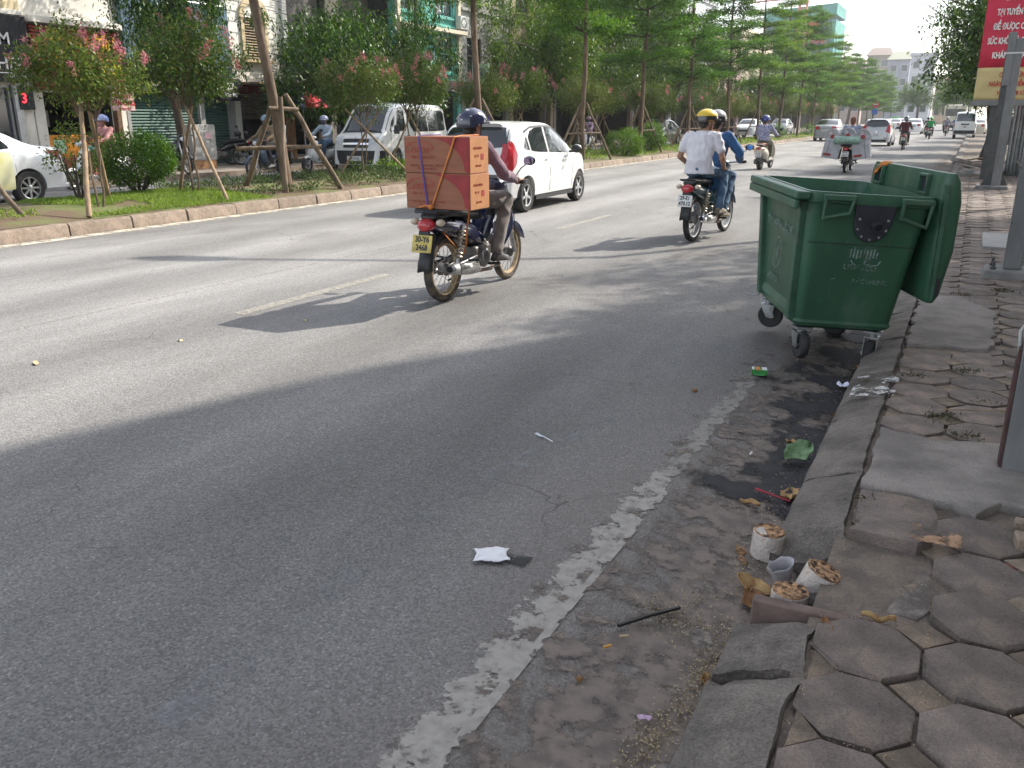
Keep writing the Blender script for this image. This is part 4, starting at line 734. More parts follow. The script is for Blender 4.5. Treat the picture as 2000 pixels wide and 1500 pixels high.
big = [big_proto(21, 3.4, 2.1, 3.6, 560, 36, .16, lm_big, .9, .17, .6), big_proto(22, 3.2, 3.0, 5.6, 640, 38, .17, lm_big, .6, .2, .3), big_proto(23, 3.3, 2.7, 5.0, 640, 38, .16, lm_big2, .6, .2, .35)]
def put_big(label, x, y, sc, rz, v, group, z=.11, name='street_tree'):
    t = thing(name, label, 'tree', (x, y, z), rz, group); t.scale = sc if hasattr(sc, '__len__') else (sc, sc, sc); tm, lv = big[v]; link('trunk', tm, t); tag(link('crown', lv, t), kind='stuff'); return t
GL = 'street trees on the far pavement'
for i, (x, y, s, rz, v, lab) in enumerate([
    (-19.6, 17.6, (.62, .62, .95), 1.0, 1, 'leafy street tree beside the slate blue panel, upper left'), (-19.3, 24.6, (1.0, 1.05, .92), 0, 0, 'low drooping street tree behind the tripod staked trunk'),
    (-19.3, 27.2, (.78, .78, 1.0), 2, 0, 'taller drooping street tree above the white van'), (-20.2, 30.6, (.5, .5, 2.3), 1, 1, 'dark street tree with a thick trunk beside the teal house'),
    (-19.4, 40.3, 1.0, .5, 2, 'broad leafy street tree behind the white hatchback'), (-19.4, 44.8, 1.05, 2.5, 1, 'dark street tree right of the broad leafy one'), (-19.6, 48, 1.0, 4, 1, 'dark street tree behind the seventh small median tree'),
    (-19.4, 55, 1.1, 1, 1, 'dense dark street tree behind the round median bushes'), (-19.4, 63, 1.0, 3, 2, 'lighter street tree left of the pink building'), (-19.4, 71, 1.05, 5, 1, 'dark street tree just before the pink building'),
    (-19.4, 96, 1.0, 2, 2, 'street tree beyond the pink building'), (-19.4, 108, 1.1, .3, 1, 'distant street tree behind the red flags'), (-19.4, 122, 1.1, 1.3, 2, 'distant pale street tree below the netted tower'), (-19.4, 140, 1.2, 2.3, 1, 'furthest street tree of the far pavement')]): put_big(lab, x, y, s, rz, v, GL)
GR = 'street trees on the near pavement'
for i, (x, y, s, rz, v, lab) in enumerate([
    (3.6, 16.5, (.8, .8, 1.25), 1.0, 1, 'street tree above the near pavement, its crown over the bin'), (2.9, 29, (.95, .95, 1.05), 2, 2, 'street tree behind the red banner'), (.55, 35, (1.15, 1.15, .86), 0.4, 1, 'drooping dark street tree left of the red banner'),
    (1.2, 45, (1.05, 1.05, .85), 3, 1, 'street tree of the near pavement beyond the drooping one'), (2.0, 57, (1, 1, .9), 4, 1, 'street tree near the rear of the white minibus'), (2.8, 70, 1.0, 5, 2, 'street tree beside the white minibus'), (2.6, 86, .95, .6, 1, 'distant street tree on the near pavement'), (-2, 160, 1.1, 2, 2, 'small far tree closing the road on the right'), (-9, 172, 1.15, 3, 2, 'pale far tree closing the road at its centre'), (-17, 180, 1.3, 4, 2, 'pale far tree closing the road on the left'), (4, 110, 1.1, 1, 1, 'furthest street tree of the near pavement'), (-24, 200, 1.5, .4, 2, 'tall pale far tree left of the end houses'), (-5, 190, 1.0, 1.4, 1, 'darker far tree before the grey end house'), (3.5, 130, 1.2, 2.2, 2, 'pale far tree right of the end of the road')]): put_big(lab, x, y, s, rz, v, GR)
# ---- bushes
def bush(label, x, y, rx, rz_, zc, nc, ll=.075, seed=5, mat=lm_bush, stem=True, per=30):
    z = zmed(x, y) - .02; t = thing('clipped_bush', label, 'bush', (x, y, z), group='clipped bushes on the median'); g = np.random.default_rng(seed); r = random.Random(seed); C = []
    while len(C) < nc:
        v = rand_dirs(g, 1)[0] * (.72 + .28 * g.random() ** .5) * np.array([rx, rx, rz_]) + np.array([0, 0, zc]); v[2] += .05 * math.sin(v[0] * 7) 
        if v[2] > .12: C.append(v)
    P, D, N = clump_leaves(g, C, per, .06); n = len(P); tag(link('foliage', leafmesh('foliage', P, D, N, g.uniform(ll * .6, ll, n), g.uniform(ll * .35, ll * .5, n), mat), t), kind='stuff')
    s = MB()
    for k in range(9): a = k * .7; s.tube(wavy((.05 * cos(a), .05 * sin(a), 0), (rx * .6 * cos(a), rx * .6 * sin(a), zc), 3, .03, r), [.02, .016, .012, .008], 5)
    ob('stems', s, barkd, t); return t
bush('mushroom shaped clipped bush on the median before the green shutter', -13.4, 10.95, .68, .42, .62, 380, .065)
bush('round dense green bush beside the white hatchback bonnet', -11.5, 31.2, .72, .46, .45, 330, .065, 6)
bush('looser pale green bush right of the round dense bush', -11.75, 34.8, .64, .55, .55, 260, .075, 7)
for k, y in enumerate((61.5, 74, 81.5)): bush('small round bush far along the median, %s of three' % ORD[k], -11.8, y, .6, .5, .45, 60, .1, 8 + k, lm_bush, per=20)
bush('small ragged shrub at the leftmost tree foot', -12.75, 9.3, .4, .4, .75, 40, .08, 12, lm_myr, per=24)
# ---- lawn grass, ground cover and weeds
g = np.random.default_rng(77)
def scatter(name, n, x0, x1, y0, y1, ll, lw, mat, up=1.0, keep=None, clumpy=True, hz=None, label=None):
    P = np.stack([g.uniform(x0, x1, n), g.uniform(y0, y1, n), np.zeros(n)], 1)
    if keep: P = P[[keep(p[0], p[1]) for p in P]]
    P[:, 2] = [hz(p[0], p[1]) if hz else zmed(p[0], p[1]) for p in P]; m_ = len(P); D = g.normal(size=(m_, 3)) * .55; D[:, 2] = np.abs(g.normal(size=m_) * .3) + up; N = g.normal(size=(m_, 3)); N[:, 2] *= .2
    o = link(name, leafmesh(name, P, D, N, g.uniform(ll * .5, ll, m_), lw, mat, .15)); return tag(o, kind='stuff')
def patch(x, y, f, s): return noise.noise(Vector((x * f, y * f, s)))
scatter('lawn_grass', 15000, -13.7, -10.98, 8.2, 11.8, .105, .014, lm_gr, .7, lambda x, y: patch(x, y, .9, 1) > -.18 or y > 9.6)
scatter('sparse_grass', 4500, -14.0, -10.98, 5.0, 8.6, .12, .014, lm_gr, .7, lambda x, y: patch(x, y, .8, 2) > .02)
scatter('far_lawn_grass', 15000, -14.0, -10.98, 22, 80, .16, .03, lm_gr, .7, lambda x, y: patch(x, y, .35, 4) > -.1)
# ground cover: low leafy plants
n = 900; C = [(x, y, zmed(x, y) + .06) for x, y in zip(g.uniform(-13.9, -11.15, n), g.uniform(11.6, 24, n)) if patch(x, y, .7, 6) > -.25]
P, D, N = clump_leaves(g, C, 22, .07, flat=.6); D[:, 2] += .5; tag(link('ground_cover', leafmesh('ground_cover', P, D, N, g.uniform(.05, .09, len(P)), .028, lm_gc)), kind='stuff')
n = 260; C = [(x, y, zmed(x, y) + .12) for x, y in zip(g.uniform(-13.6, -11.3, n), g.uniform(17.5, 30, n)) if patch(x, y, .5, 9) > .0]
P, D, N = clump_leaves(g, C, 26, .12, flat=.8); D[:, 2] += .5; tag(link('leafy_ground_plants', leafmesh('leafy_ground_plants', P, D, N, g.uniform(.07, .11, len(P)), .04, lm_bush)), kind='stuff')
lm_weed = leafmat('weed_blade', [(.05, .06, .025), (.07, .075, .03), (.10, .085, .04)], .2)
P = [];
for (wx, wy, k, s) in ((-.12, 5.25, 120, .045), (.16, 5.5, 90, .04), (.05, 4.55, 110, .05), (.16, 4.3, 90, .05), (.42, 8.4, 160, .06), (.1, 8.05, 80, .05), (-.17, 3.35, 60, .03), (.24, 4.9, 60, .03)): P += [(wx + g.normal() * s, wy + g.normal() * s, .12) for _ in range(k)]
P = np.array(P); D = g.normal(size=P.shape) * .9; D[:, 2] = np.abs(D[:, 2]) * .5 + .25; tag(link('pavement_weeds', leafmesh('pavement_weeds', P, D, g.normal(size=P.shape), g.uniform(.015, .035, len(P)), .006, lm_weed, .1)), kind='stuff')
# ================================================================== CARS  (local frame: front = +y, ground z = 0)
def lerp_tab(tab, y):
    if y <= tab[0][0]: return tab[0][1]
    for (a, va), (b, vb) in zip(tab, tab[1:]):
        if y <= b: return va + (vb - va) * (y - a) / (b - a)
    return tab[-1][1]
def smooth_tab(tab, n=4):
    out = []
    for i in range(len(tab) - 1):
        p0 = tab[max(i - 1, 0)]; p1 = tab[i]; p2 = tab[i + 1]; p3 = tab[min(i + 2, len(tab) - 1)]
        for k in range(n):
            t = k / n; y = p1[0] + (p2[0] - p1[0]) * t
            m1 = (p2[1] - p0[1]) / (p2[0] - p0[0] + 1e-9) * (p2[0] - p1[0]); m2 = (p3[1] - p1[1]) / (p3[0] - p1[0] + 1e-9) * (p2[0] - p1[0]); d = p2[1] - p1[1]
            lim = lambda m: 0 if m * d <= 0 else math.copysign(min(abs(m), 2.2 * abs(d)), m); m1, m2 = lim(m1), lim(m2)
            h = 2 * t ** 3 - 3 * t * t + 1; out.append((y, h * p1[1] + (t ** 3 - 2 * t * t + t) * m1 + (-2 * t ** 3 + 3 * t * t) * p2[1] + (t ** 3 - t * t) * m2))
    out.append(tab[-1]); return out
tyre_m = M('tyre_rubber', (.022, .022, .023), .8, var=.2, vs=20, dirt=((.09, .075, .06), 9, .52, .55)); rim_m = M('alloy_rim', (.62, .63, .64), .3, .8); carglass = M('car_glass', (.018, .022, .026), .04, spec=.9, coat=.5); black_pl = M('black_plastic', (.025, .026, .028), .55, var=.15, vs=9); well_m = M('wheel_well', (.012, .012, .013), .9)
chrome = M('chrome', (.75, .76, .78), .12, 1.0); tail_m = M('tail_lens', (.42, .012, .02), .15, coat=.6); lamp_m = M('clear_lens', (.62, .64, .66), .1, coat=.7, var=.2, vs=12); amber = M('amber_lens', (.7, .25, .03), .2, coat=.4); plate_w = M('white_plate', (.72, .72, .70), .5, var=.06, vs=12); plate_y = M('yellow_plate', (.60, .48, .13), .6, var=.22, vs=9, dirt=((.25, .2, .09), 8, .55, .6)); plate_t = M('plate_ink', (.03, .03, .035), .6)
class Car:
    def __init__(s, top, belt, hw, inset=.16, zbot=.2, roofr=.07):
        s.top = smooth_tab(top); s.belt = belt; s.hw = hw; s.inset = inset; s.zb = zbot; s.rr = roofr; s.y0 = top[0][0]; s.y1 = top[-1][0]
    def half(s, y):
        zt = lerp_tab(s.top, y); zb = min(lerp_tab(s.belt, y), zt - .05); w = lerp_tab(s.hw, y); b = s.zb; g = max(0, zt - zb)
        wr = w * .955 - s.inset * min(1, g / .5); r = min(s.rr, g * .45); zb = max(zb, b + .05)
        return [(0, b), (w * .86, b), (w * .965, b + min(.07, (zb - b) * .3)), (w, b + .45 * (zb - b)), (w * .992, b + .8 * (zb - b)), (w * .955, zb), (w * .955 + (wr - w * .955) * .5, zb + (zt - r - zb) * .5), (wr, zt - r), (wr - r * .9, zt - r * .25), (wr * .5, zt + .004), (0, zt + .01)]
    def ring(s, y):
        h = s.half(y); return [(x, y, z) for x, z in h] + [(-x, y, z) for x, z in h[-2:0:-1]]
    def sx(s, y, z):
        h = s.half(y)[2:9]
        for (xa, za), (xb, zb) in zip(h, h[1:]):
            if za <= z <= zb and zb > za: return xa + (xb - xa) * (z - za) / (zb - za)
        return h[0][0] if z < h[0][1] else h[-1][0]
    def mesh(s, name, mat, wells, rw, ny=64):
        ys = sorted({p[0] for p in s.top} | {s.y0 + (s.y1 - s.y0) * i / ny for i in range(ny + 1)}); ys = [y for i, y in enumerate(ys) if i == 0 or y - ys[i - 1] > .004]
        mb = MB().loft([s.ring(y) for y in ys]); me = mb.mesh(name, mat, 32); fixn(me)
        o = bpy.data.objects.new('t', me); cut = MB()
        for y in wells: cut.lathe([(rw * 1.15, -2), (rw * 1.15, 2)], T(0, y, rw * 1.02, 0, PI / 2, 0), 28)
        cme = cut.mesh('c', well_m, 0); fixn(cme); co = bpy.data.objects.new('c', cme); TMP.collection.objects.link(co); b = o.modifiers.new('b', 'BOOLEAN'); b.object = co; b.solver = 'EXACT'; b.operation = 'DIFFERENCE'
        nm = evaluated(o); nm.name = name; bpy.data.objects.remove(o); bpy.data.objects.remove(co)
        finish(nm, None, 32); return nm
    def side(s, cols, rows=4, off=.006):   # glazing or lens patch lying on the flank: columns (y, zlow, zhigh)
        out = []
        for sg in (1, -1):
            mb = MB(); n = len(cols) - 1
            def f(a, b):
                i = min(int(a * n), n - 1); t = a * n - i; y = cols[i][0] + (cols[i + 1][0] - cols[i][0]) * t; lo = cols[i][1] + (cols[i + 1][1] - cols[i][1]) * t; hi = cols[i][2] + (cols[i + 1][2] - cols[i][2]) * t; z = lo + (hi - lo) * b; return (sg * (s.sx(y, z) + off), y, z)
            mb.grid(f, n * 3, rows); out.append(mb)
        return out
    def topp(s, ya, yb, f0, f1, n=8, m=10, off=.006, fy=None):  # patch on the upper surface between two stations
        mb = MB()
        def f(a, b):
            y = ya + (yb - ya) * a; ff = f0 + (f1 - f0) * b; 
            if fy: y += fy * ff * ff
            h = s.half(y); wr = h[7][0]; x = ff * wr; ax = abs(x); 
            for (xa, za), (xb, zb) in zip(h[7:], h[8:]):
                if xb <= ax <= xa + 1e-9: z = za + (zb - za) * (xa - ax) / (xa - xb + 1e-9); break
            else: z = h[7][1]
            e = .01; sl = (lerp_tab(s.top, y + e) - lerp_tab(s.top, y - e)) / (2 * e); nn = Vector((0, -sl, 1)).normalized(); return (x, y + nn.y * off, z + nn.z * off)
        mb.grid(f, n, m); return mb
def car_wheel(t, x, y, r, w, sg, spokes=5, mat=rim_m, slim=False):
    mt = T(x, y, r, 0, PI / 2 * sg, 0)
    wh = ob('wheel', MB().ring([(r * .66, -w / 2), (r * .9, -w / 2 - .004), (r * .985, -w / 2 + .025), (r, 0), (r * .985, w / 2 - .025), (r * .9, w / 2 + .004), (r * .66, w / 2)], mt, 28), tyre_m, t)
    rm = MB().ring([(r * .67, -w / 2 + .01), (r * .67, w / 2 - .006), (r * .6, w / 2 - .012), (r * .6, -w / 2 + .02)], mt, 28); rm.lathe([(.055, w / 2 - .05), (.055, w / 2 - .02), (.03, w / 2 - .012)], mt, 12)
    for k in range(spokes): a = 2 * PI * k / spokes; rm.box((r * .33, 0, w / 2 - .032), (r * .58, r * (.16 if not slim else .12), .022), mt @ Matrix.Rotation(a, 4, 'Z'))
    ob('rim', rm, mat, wh); ob('brake_disc', MB().lathe([(r * .6, -.01), (r * .6, .0)], mt, 20), well_m, wh)
def solid_parts(t, name, mbs, mat, th=.005):
    for mb in (mbs if isinstance(mbs, list) else [mbs]): ob(name, mb, mat, t, ang=40, fn=True)
def plate(t, mt, txt, w, h, mat, lines=1):
    p = ob('license_plate', MB().box((0, 0, 0), (w, h, .008), mt), mat, t, bevel=.003); L_ = txt.split('\n')
    for k, s in enumerate(L_): text('plate_number', s, h * (.62 if len(L_) == 1 else .46), plate_t, p, mt @ T(0, (0 if len(L_) == 1 else h * (.24 - .47 * k)), .005), ext=.001, sx=.85, bold=.002)
REAR = Matrix(((1, 0, 0, 0), (0, 0, -1, 0), (0, 1, 0, 0), (0, 0, 0, 1)))     # lettering that faces -y
FRONT = Matrix(((-1, 0, 0, 0), (0, 0, 1, 0), (0, 1, 0, 0), (0, 0, 0, 1)))    # lettering that faces +y
hatch = Car([(-1.80, .30), (-1.815, .32), (-1.80, .52), (-1.765, .78), (-1.72, .93), (-1.60, 1.2), (-1.5, 1.37), (-1.32, 1.455), (-.8, 1.49), (-.2, 1.485), (.25, 1.42), (.62, 1.22), (.98, .99), (1.35, .92), (1.62, .82), (1.76, .62), (1.80, .3)][0:1] + [(-1.795, .5), (-1.76, .76), (-1.70, .95), (-1.58, 1.24), (-1.48, 1.385), (-1.32, 1.455), (-.8, 1.49), (-.2, 1.485), (.25, 1.42), (.62, 1.22), (.98, .99), (1.35, .92), (1.62, .82), (1.76, .62), (1.80, .3)],
            [(-1.8, 1.0), (-1.0, .98), (.6, .89), (1.8, .8)], [(-1.8, .56), (-1.76, .65), (-1.68, .72), (-1.5, .775), (-1.1, .80), (1.1, .80), (1.45, .76), (1.65, .68), (1.8, .5)], .15)
HATCH = {}
def make_hatch(label, loc, rz, paint, txt, pmat=plate_w, detail=True):
    t = thing('hatchback_car', label, 'car', loc, rz); r = .285; wy = (-1.2, 1.19)
    if 'b' not in HATCH: HATCH['b'] = hatch.mesh('body', None, wy, r)
    me = HATCH['b'].copy(); me.materials.clear(); me.materials.append(paint); me.materials.append(well_m); bd = link('body', me, t)
    for y in wy:
        for sg in (1, -1): car_wheel(t, sg * .70, y, r, .17, sg, 5 if detail else 6)
    solid_parts(t, 'rear_window', hatch.topp(-1.665, -1.47, -.93, .93, fy=.03), carglass); solid_parts(t, 'windscreen', hatch.topp(.30, .92, -.95, .95), carglass)
    solid_parts(t, 'side_window', hatch.side([(-.98, 1.02, 1.24), (-.85, 1.0, 1.34), (-.62, .985, 1.385), (-.30, .975, 1.40)]), carglass); solid_parts(t, 'side_window', hatch.side([(-.22, .97, 1.40), (.05, .96, 1.385), (.3, .95, 1.29), (.62, .94, 1.11), (.72, .935, .98)]), carglass); solid_parts(t, 'quarter_window', hatch.side([(-1.22, 1.05, 1.08), (-1.12, 1.035, 1.2), (-1.04, 1.03, 1.26)]), carglass)
    for mb in hatch.side([(-1.1, 1.30, 1.345), (-.8, 1.385, 1.42), (-.3, 1.41, 1.44), (.05, 1.395, 1.425), (.35, 1.29, 1.32), (.7, 1.10, 1.13)], 2, .012): ob('rain_visor', mb, black_pl, t)
    for mb in hatch.side([(-1.76, .74, .80), (-1.68, .70, 1.06), (-1.58, .80, 1.2), (-1.52, .95, 1.12)], 5, .012): ob('tail_light', mb, tail_m, t)
    for sg in (1, -1): ob('tail_light', hatch.topp(-1.755, -1.62, sg * .80, sg * .99, off=.012), tail_m, t)
    for sg in (1, -1): ob('door_handle', MB().box((sg * .81, -.42, .86), (.03, .15, .028)), chrome if not detail else paint, t, bevel=.008); ob('door_handle', MB().box((sg * .808, .38, .83), (.03, .15, .028)), paint, t, bevel=.008)
    for sg in (1, -1):
        for y in (-.26, .78): ob('door_seam', MB().tube([(sg * (hatch.sx(y, zz) + .001), y + (0 if y < 0 else .04 * (zz - .5)), zz) for zz in (.3, .45, .6, .75, .9)], .004, 4), black_pl, t)
        mr = ob('mirror', MB().sph((sg * .93, .62, 1.0), (.10, .06, .075), 12, 8).tube([(sg * .78, .66, .95), (sg * .9, .63, .96)], .025, 6), black_pl, t); ob('mirror_shell', MB().sph((sg * .935, .64, 1.015), (.095, .05, .066), 12, 8), paint, mr)
        ob('sill_trim', MB().b2(sg * .74, sg * .79, -.85, .82, .19, .25), black_pl, t)
    ob('rear_bumper_trim', MB().box((0, -1.755, .31), (1.16, .1, .16)), black_pl, t, bevel=.03); plate(t, T(0, -1.807, .62) @ REAR, txt, .42, .13, pmat) if detail else plate(t, T(0, -1.807, .62) @ REAR, txt, .42, .13, plate_w)
    ob('rear_wiper', MB().tube([(0, -1.70, 1.0), (-.28, -1.665, 1.06)], .008, 5), black_pl, t); ob('badge', MB().lathe([(.05, 0), (.05, .012)], T(0, -1.77, .80) @ REAR, 14), chrome, t)
    for sg in (1, -1): ob('reflector', MB().box((sg * .5, -1.80, .45), (.16, .02, .035)), tail_m, t)
    ob('roof_spoiler', MB().box((0, -1.46, 1.437), (.86, .16, .022), rx=-.3), paint, t, bevel=.012); ob('aerial', MB().tube([(0, -1.1, 1.47), (0, -1.25, 1.62)], .006, 5), black_pl, t)
    return t
white_paint = M('white_car_paint', (.78, .78, .77), .3, coat=.8, var=.03, vs=3, dirt=((.5, .46, .4), 2, .62, .35)); silver_paint = M('silver_car_paint', (.50, .51, .52), .35, .35, coat=.7); dark_paint = M('dark_car_paint', (.025, .04, .045), .3, coat=.9); taxi_y = M('taxi_yellow_wrap', (.60, .56, .20), .4, coat=.4, col2=(.66, .66, .45), vs=1.5); green_paint = M('green_taxi_paint', (.12, .52, .14), .4, coat=.5); grey_paint = M('grey_car_paint', (.33, .34, .36), .35, .3, coat=.7)
make_hatch('white hatchback with alloy wheels driving beside the box laden motorbike', (-7.42, 14.45, 0), RD(1.5), white_paint, '30A-568.21')
make_hatch('silver hatchback seen from behind, right of the vendor motorbike', (-4.85, 55.6, 0), 0, silver_paint, '29A-735.4', detail=False)
# ---- sedans
sedan = Car([(-2.2, .33), (-2.19, .6), (-2.13, .88), (-2.05, 1.0), (-1.7, 1.045), (-1.45, 1.09), (-1.0, 1.31), (-.6, 1.43), (-.1, 1.47), (.35, 1.43), (.75, 1.27), (1.15, 1.03), (1.45, .95), (1.85, .85), (2.08, .7), (2.17, .5), (2.2, .33)], [(-2.2, .98), (-1.2, .98), (.8, .9), (2.2, .78)], [(-2.2, .58), (-2.15, .68), (-2.05, .76), (-1.9, .81), (-1.3, .85), (1.3, .85), (1.75, .80), (2.05, .68), (2.2, .5)], .17, .21)
def make_sedan(label, loc, rz, paint, door=None, roofsign=None, name='sedan_car'):
    t = thing(name, label, 'car', loc, rz); r = .305; wy = (-1.28, 1.27)
    if 's' not in HATCH: HATCH['s'] = sedan.mesh('body', None, wy, r)
    me = HATCH['s'].copy(); me.materials.clear(); me.materials.append(paint); me.materials.append(well_m); link('body', me, t)
    for y in wy:
        for sg in (1, -1): car_wheel(t, sg * .75, y, r, .18, sg, 8, slim=True)
    solid_parts(t, 'rear_window', sedan.topp(-1.42, -.75, -.92, .92), carglass); solid_parts(t, 'windscreen', sedan.topp(.45, 1.08, -.94, .94), carglass)
    solid_parts(t, 'side_window', sedan.side([(-1.0, 1.02, 1.06), (-.85, 1.01, 1.25), (-.55, 1.0, 1.34), (-.2, .99, 1.37)]), carglass); solid_parts(t, 'side_window', sedan.side([(-.12, .985, 1.37), (.2, .975, 1.355), (.5, .965, 1.26), (.85, .955, 1.07), (.95, .95, .98)]), carglass)
    for mb in sedan.side([(-2.1, .82, .93), (-1.98, .80, .975), (-1.86, .86, .97), (-1.72, .93, .965)], 4, .012): ob('tail_light', mb, tail_m, t)
    for mb in sedan.side([(-2.1, .83, .90), (-2.02, .82, .90), (-1.95, .83, .89)], 3, .018): ob('reverse_light', mb, lamp_m, t)
    for mb in sedan.side([(1.8, .66, .74), (1.95, .62, .76), (2.08, .6, .68)], 3, .012): ob('headlight', mb, lamp_m, t)
    for sg in (1, -1):
        ob('headlight', sedan.topp(1.98, 2.12, sg * .5, sg * .98, off=.012), lamp_m, t); ob('tail_light', sedan.topp(-2.16, -2.06, sg * .6, sg * .98, off=.012), tail_m, t)
        for y in (-.35, .62): ob('door_handle', MB().box((sg * .858, y, .87), (.03, .17, .03)), chrome, t, bevel=.008)
        for y in (-1.05, -.15, .95): ob('door_seam', MB().tube([(sg * (sedan.sx(y, zz) + .001), y, zz) for zz in (.32, .5, .7, .9)], .004, 4), black_pl, t)
        mr = ob('mirror', MB().sph((sg * .98, .78, 1.02), (.11, .07, .08), 12, 8), paint, t)
    ob('grille', MB().box((0, 2.18, .55), (.8, .05, .18)), black_pl, t, bevel=.02); plate(t, T(0, -2.205, .72) @ REAR, '30E-161.73', .46, .13, plate_w); plate(t, T(0, 2.212, .45) @ FRONT, '30E-161.73', .46, .1, plate_w); ob('rear_lip', MB().box((0, -2.15, .3), (1.3, .14, .1)), paint, t, bevel=.03)
    if door:
        for mb in sedan.side([(-1.0, .3, .95), (-.6, .3, .985), (-.1, .3, .98), (.5, .3, .96), (.9, .3, .945)], 6, .007): ob('door_wrap', mb, door, t)
    if roofsign: ob('roof_sign', MB().box((0, -.1, 1.56), (.7, .16, .15)), roofsign, t, bevel=.03)
    return t
make_sedan('silver sedan taxi with yellow green doors, cut off by the left edge', (-16.22, 8.93, 0), PI, M('pearl_silver_paint', (.72, .74, .77), .25, .15, coat=.9), taxi_y)
make_sedan('dark green sedan behind the median bushes', (-16.2, 49.5, 0), PI, dark_paint)
make_sedan('white and green taxi behind the tall median trees', (-16.4, 74, 0), PI, white_paint, green_paint)
make_sedan('grey sedan approaching behind the scooter rider', (-16.5, 88, 0), PI, grey_paint)
make_sedan('dark sedan behind the vendor motorbike, near the median', (-9.0, 66, 0), 0, grey_paint)
make_sedan('white sedan ahead of the rider in maroon', (-5.3, 97, 0), 0, white_paint)
make_sedan('green and white taxi beyond the silver hatchback', (-8.2, 112, 0), 0, white_paint, None, green_paint)
make_sedan('pale sedan far down the road near the median', (-9.0, 132, 0), 0, silver_paint)
# ---- van and minibus
van = Car([(-2.42, .4), (-2.41, .9), (-2.37, 1.25), (-2.26, 1.75), (-2.12, 1.92), (-1.6, 1.965), (0, 1.985), (.9, 1.97), (1.22, 1.9), (1.5, 1.66), (1.95, 1.16), (2.15, 1.06), (2.3, .93), (2.37, .7), (2.42, .32)], [(-2.42, 1.12), (1.6, 1.1), (2.42, .9)], [(-2.42, .76), (-2.2, .83), (-1.5, .85), (1.6, .85), (2.1, .82), (2.42, .70)], .11, .24, .1)
def make_van(label, loc, rz):
    t = thing('passenger_van', label, 'van', loc, rz); r = .33; wy = (-1.15, 1.42); me = van.mesh('body', None, wy, r); me.materials.clear(); me.materials.append(white_paint); me.materials.append(well_m); link('body', me, t)
    for y in wy:
        for sg in (1, -1): car_wheel(t, sg * .74, y, r, .2, sg, 6)
    solid_parts(t, 'windscreen', van.topp(1.27, 1.93, -.97, .97), carglass); solid_parts(t, 'rear_window', van.topp(-2.36, -2.24, -.9, .9), carglass)
    solid_parts(t, 'side_window', van.side([(.72, 1.18, 1.76), (1.05, 1.17, 1.78), (1.22, 1.16, 1.7), (1.5, 1.15, 1.45), (1.68, 1.14, 1.22)]), carglass); solid_parts(t, 'side_window', van.side([(-.78, 1.14, 1.78), (-.1, 1.14, 1.78), (.22, 1.14, 1.78), (.38, 1.3, 1.78), (.5, 1.5, 1.78), (.56, 1.7, 1.78)], 5, .008), carglass); solid_parts(t, 'side_window', van.side([(-2.1, 1.2, 1.7), (-1.95, 1.15, 1.78), (-1.5, 1.14, 1.78), (-.84, 1.14, 1.78)], 5, .008), carglass)
    for sg in (1, -1):
        ob('headlight', van.topp(2.2, 2.35, sg * .62, sg * .99, off=.015), lamp_m, t); ob('mirror', MB().box((sg * .97, 1.62, 1.22), (.14, .1, .24)).tube([(sg * .84, 1.6, 1.18), (sg * .92, 1.62, 1.2)], .02, 6), black_pl, t, bevel=.03); ob('door_handle', MB().box((sg * .862, .66, 1.02), (.02, .16, .06)), black_pl, t, bevel=.01)
        ob('body_crease', MB().tube([(sg * (van.sx(y, .93) + .001), y, .93) for y in (-2.2, -1, 0, 1, 1.7)], .006, 4), M('shut_line', (.25, .25, .25), .6), t)
        for y in (.58, 1.72): ob('door_seam', MB().tube([(sg * (van.sx(y, zz) + .001), y, zz) for zz in (.35, .6, .9, 1.1)], .005, 4), black_pl, t)
    for mb in van.side([(2.12, .7, .92), (2.2, .68, .92), (2.3, .68, .86)], 3, .012): ob('headlight', mb, lamp_m, t)
    ob('grille', van.topp(2.285, 2.335, -.6, .6, off=.02), black_pl, t); ob('grille', van.topp(2.348, 2.368, -.6, .6, off=.02), black_pl, t); ob('grille_bar', van.topp(2.335, 2.35, -.62, .62, off=.03), chrome, t); ob('badge', MB().ring([(.05, 0), (.06, .01), (.05, .02)], T(0, 2.3, .965) @ FRONT, 16), chrome, t)
    bp = MB(); bp.loft([[(x, 2.18 + .3 * (1 - (x / .86) ** 4) + .0, z) for x in (-.86, -.8, -.6, -.3, 0, .3, .6, .8, .86)] + [(x, 1.98, z) for x in (.86, .6, 0, -.6, -.86)] for z in (.26, .34, .56, .64)]); ob('bumper', bp, black_pl, t); plate(t, T(0, 2.49, .42) @ FRONT, '29B-173.92', .47, .14, plate_w)
    text('side_number', '29B-173.92', .17, plate_t, t, T(.853, -1.7, .99) @ Matrix(((0, 0, 1, 0), (1, 0, 0, 0), (0, 1, 0, 0), (0, 0, 0, 1))), ext=.002)
    for k in range(2): ob('window_post', van.side([(-.35 - .02, 1.15, 1.77), (-.33, 1.15, 1.77)], 3, .012)[k], black_pl, t); ob('window_post', van.side([(-1.5, 1.15, 1.77), (-1.46, 1.15, 1.77)], 3, .012)[k], black_pl, t)
    ob('wiper', MB().tube([(-.5, 1.97, 1.18), (.1, 1.93, 1.24)], .01, 5), black_pl, t); ob('cowl', van.topp(1.93, 1.99, -.97, .97, off=.01), black_pl, t); return t
make_van('white passenger van with dark side windows behind the staked trees', (-16.15, 23.0, 0), PI + .12)
mini = Car([(-1.65, .45), (-1.645, .9), (-1.62, 1.2), (-1.5, 1.72), (-1.4, 1.84), (-1.0, 1.88), (.6, 1.87), (.95, 1.78), (1.35, 1.1), (1.55, .95), (1.64, .7), (1.65, .35)], [(-1.65, 1.1), (1.65, .95)], [(-1.65, .64), (-1.5, .70), (1.3, .70), (1.65, .6)], .09, .3, .07)
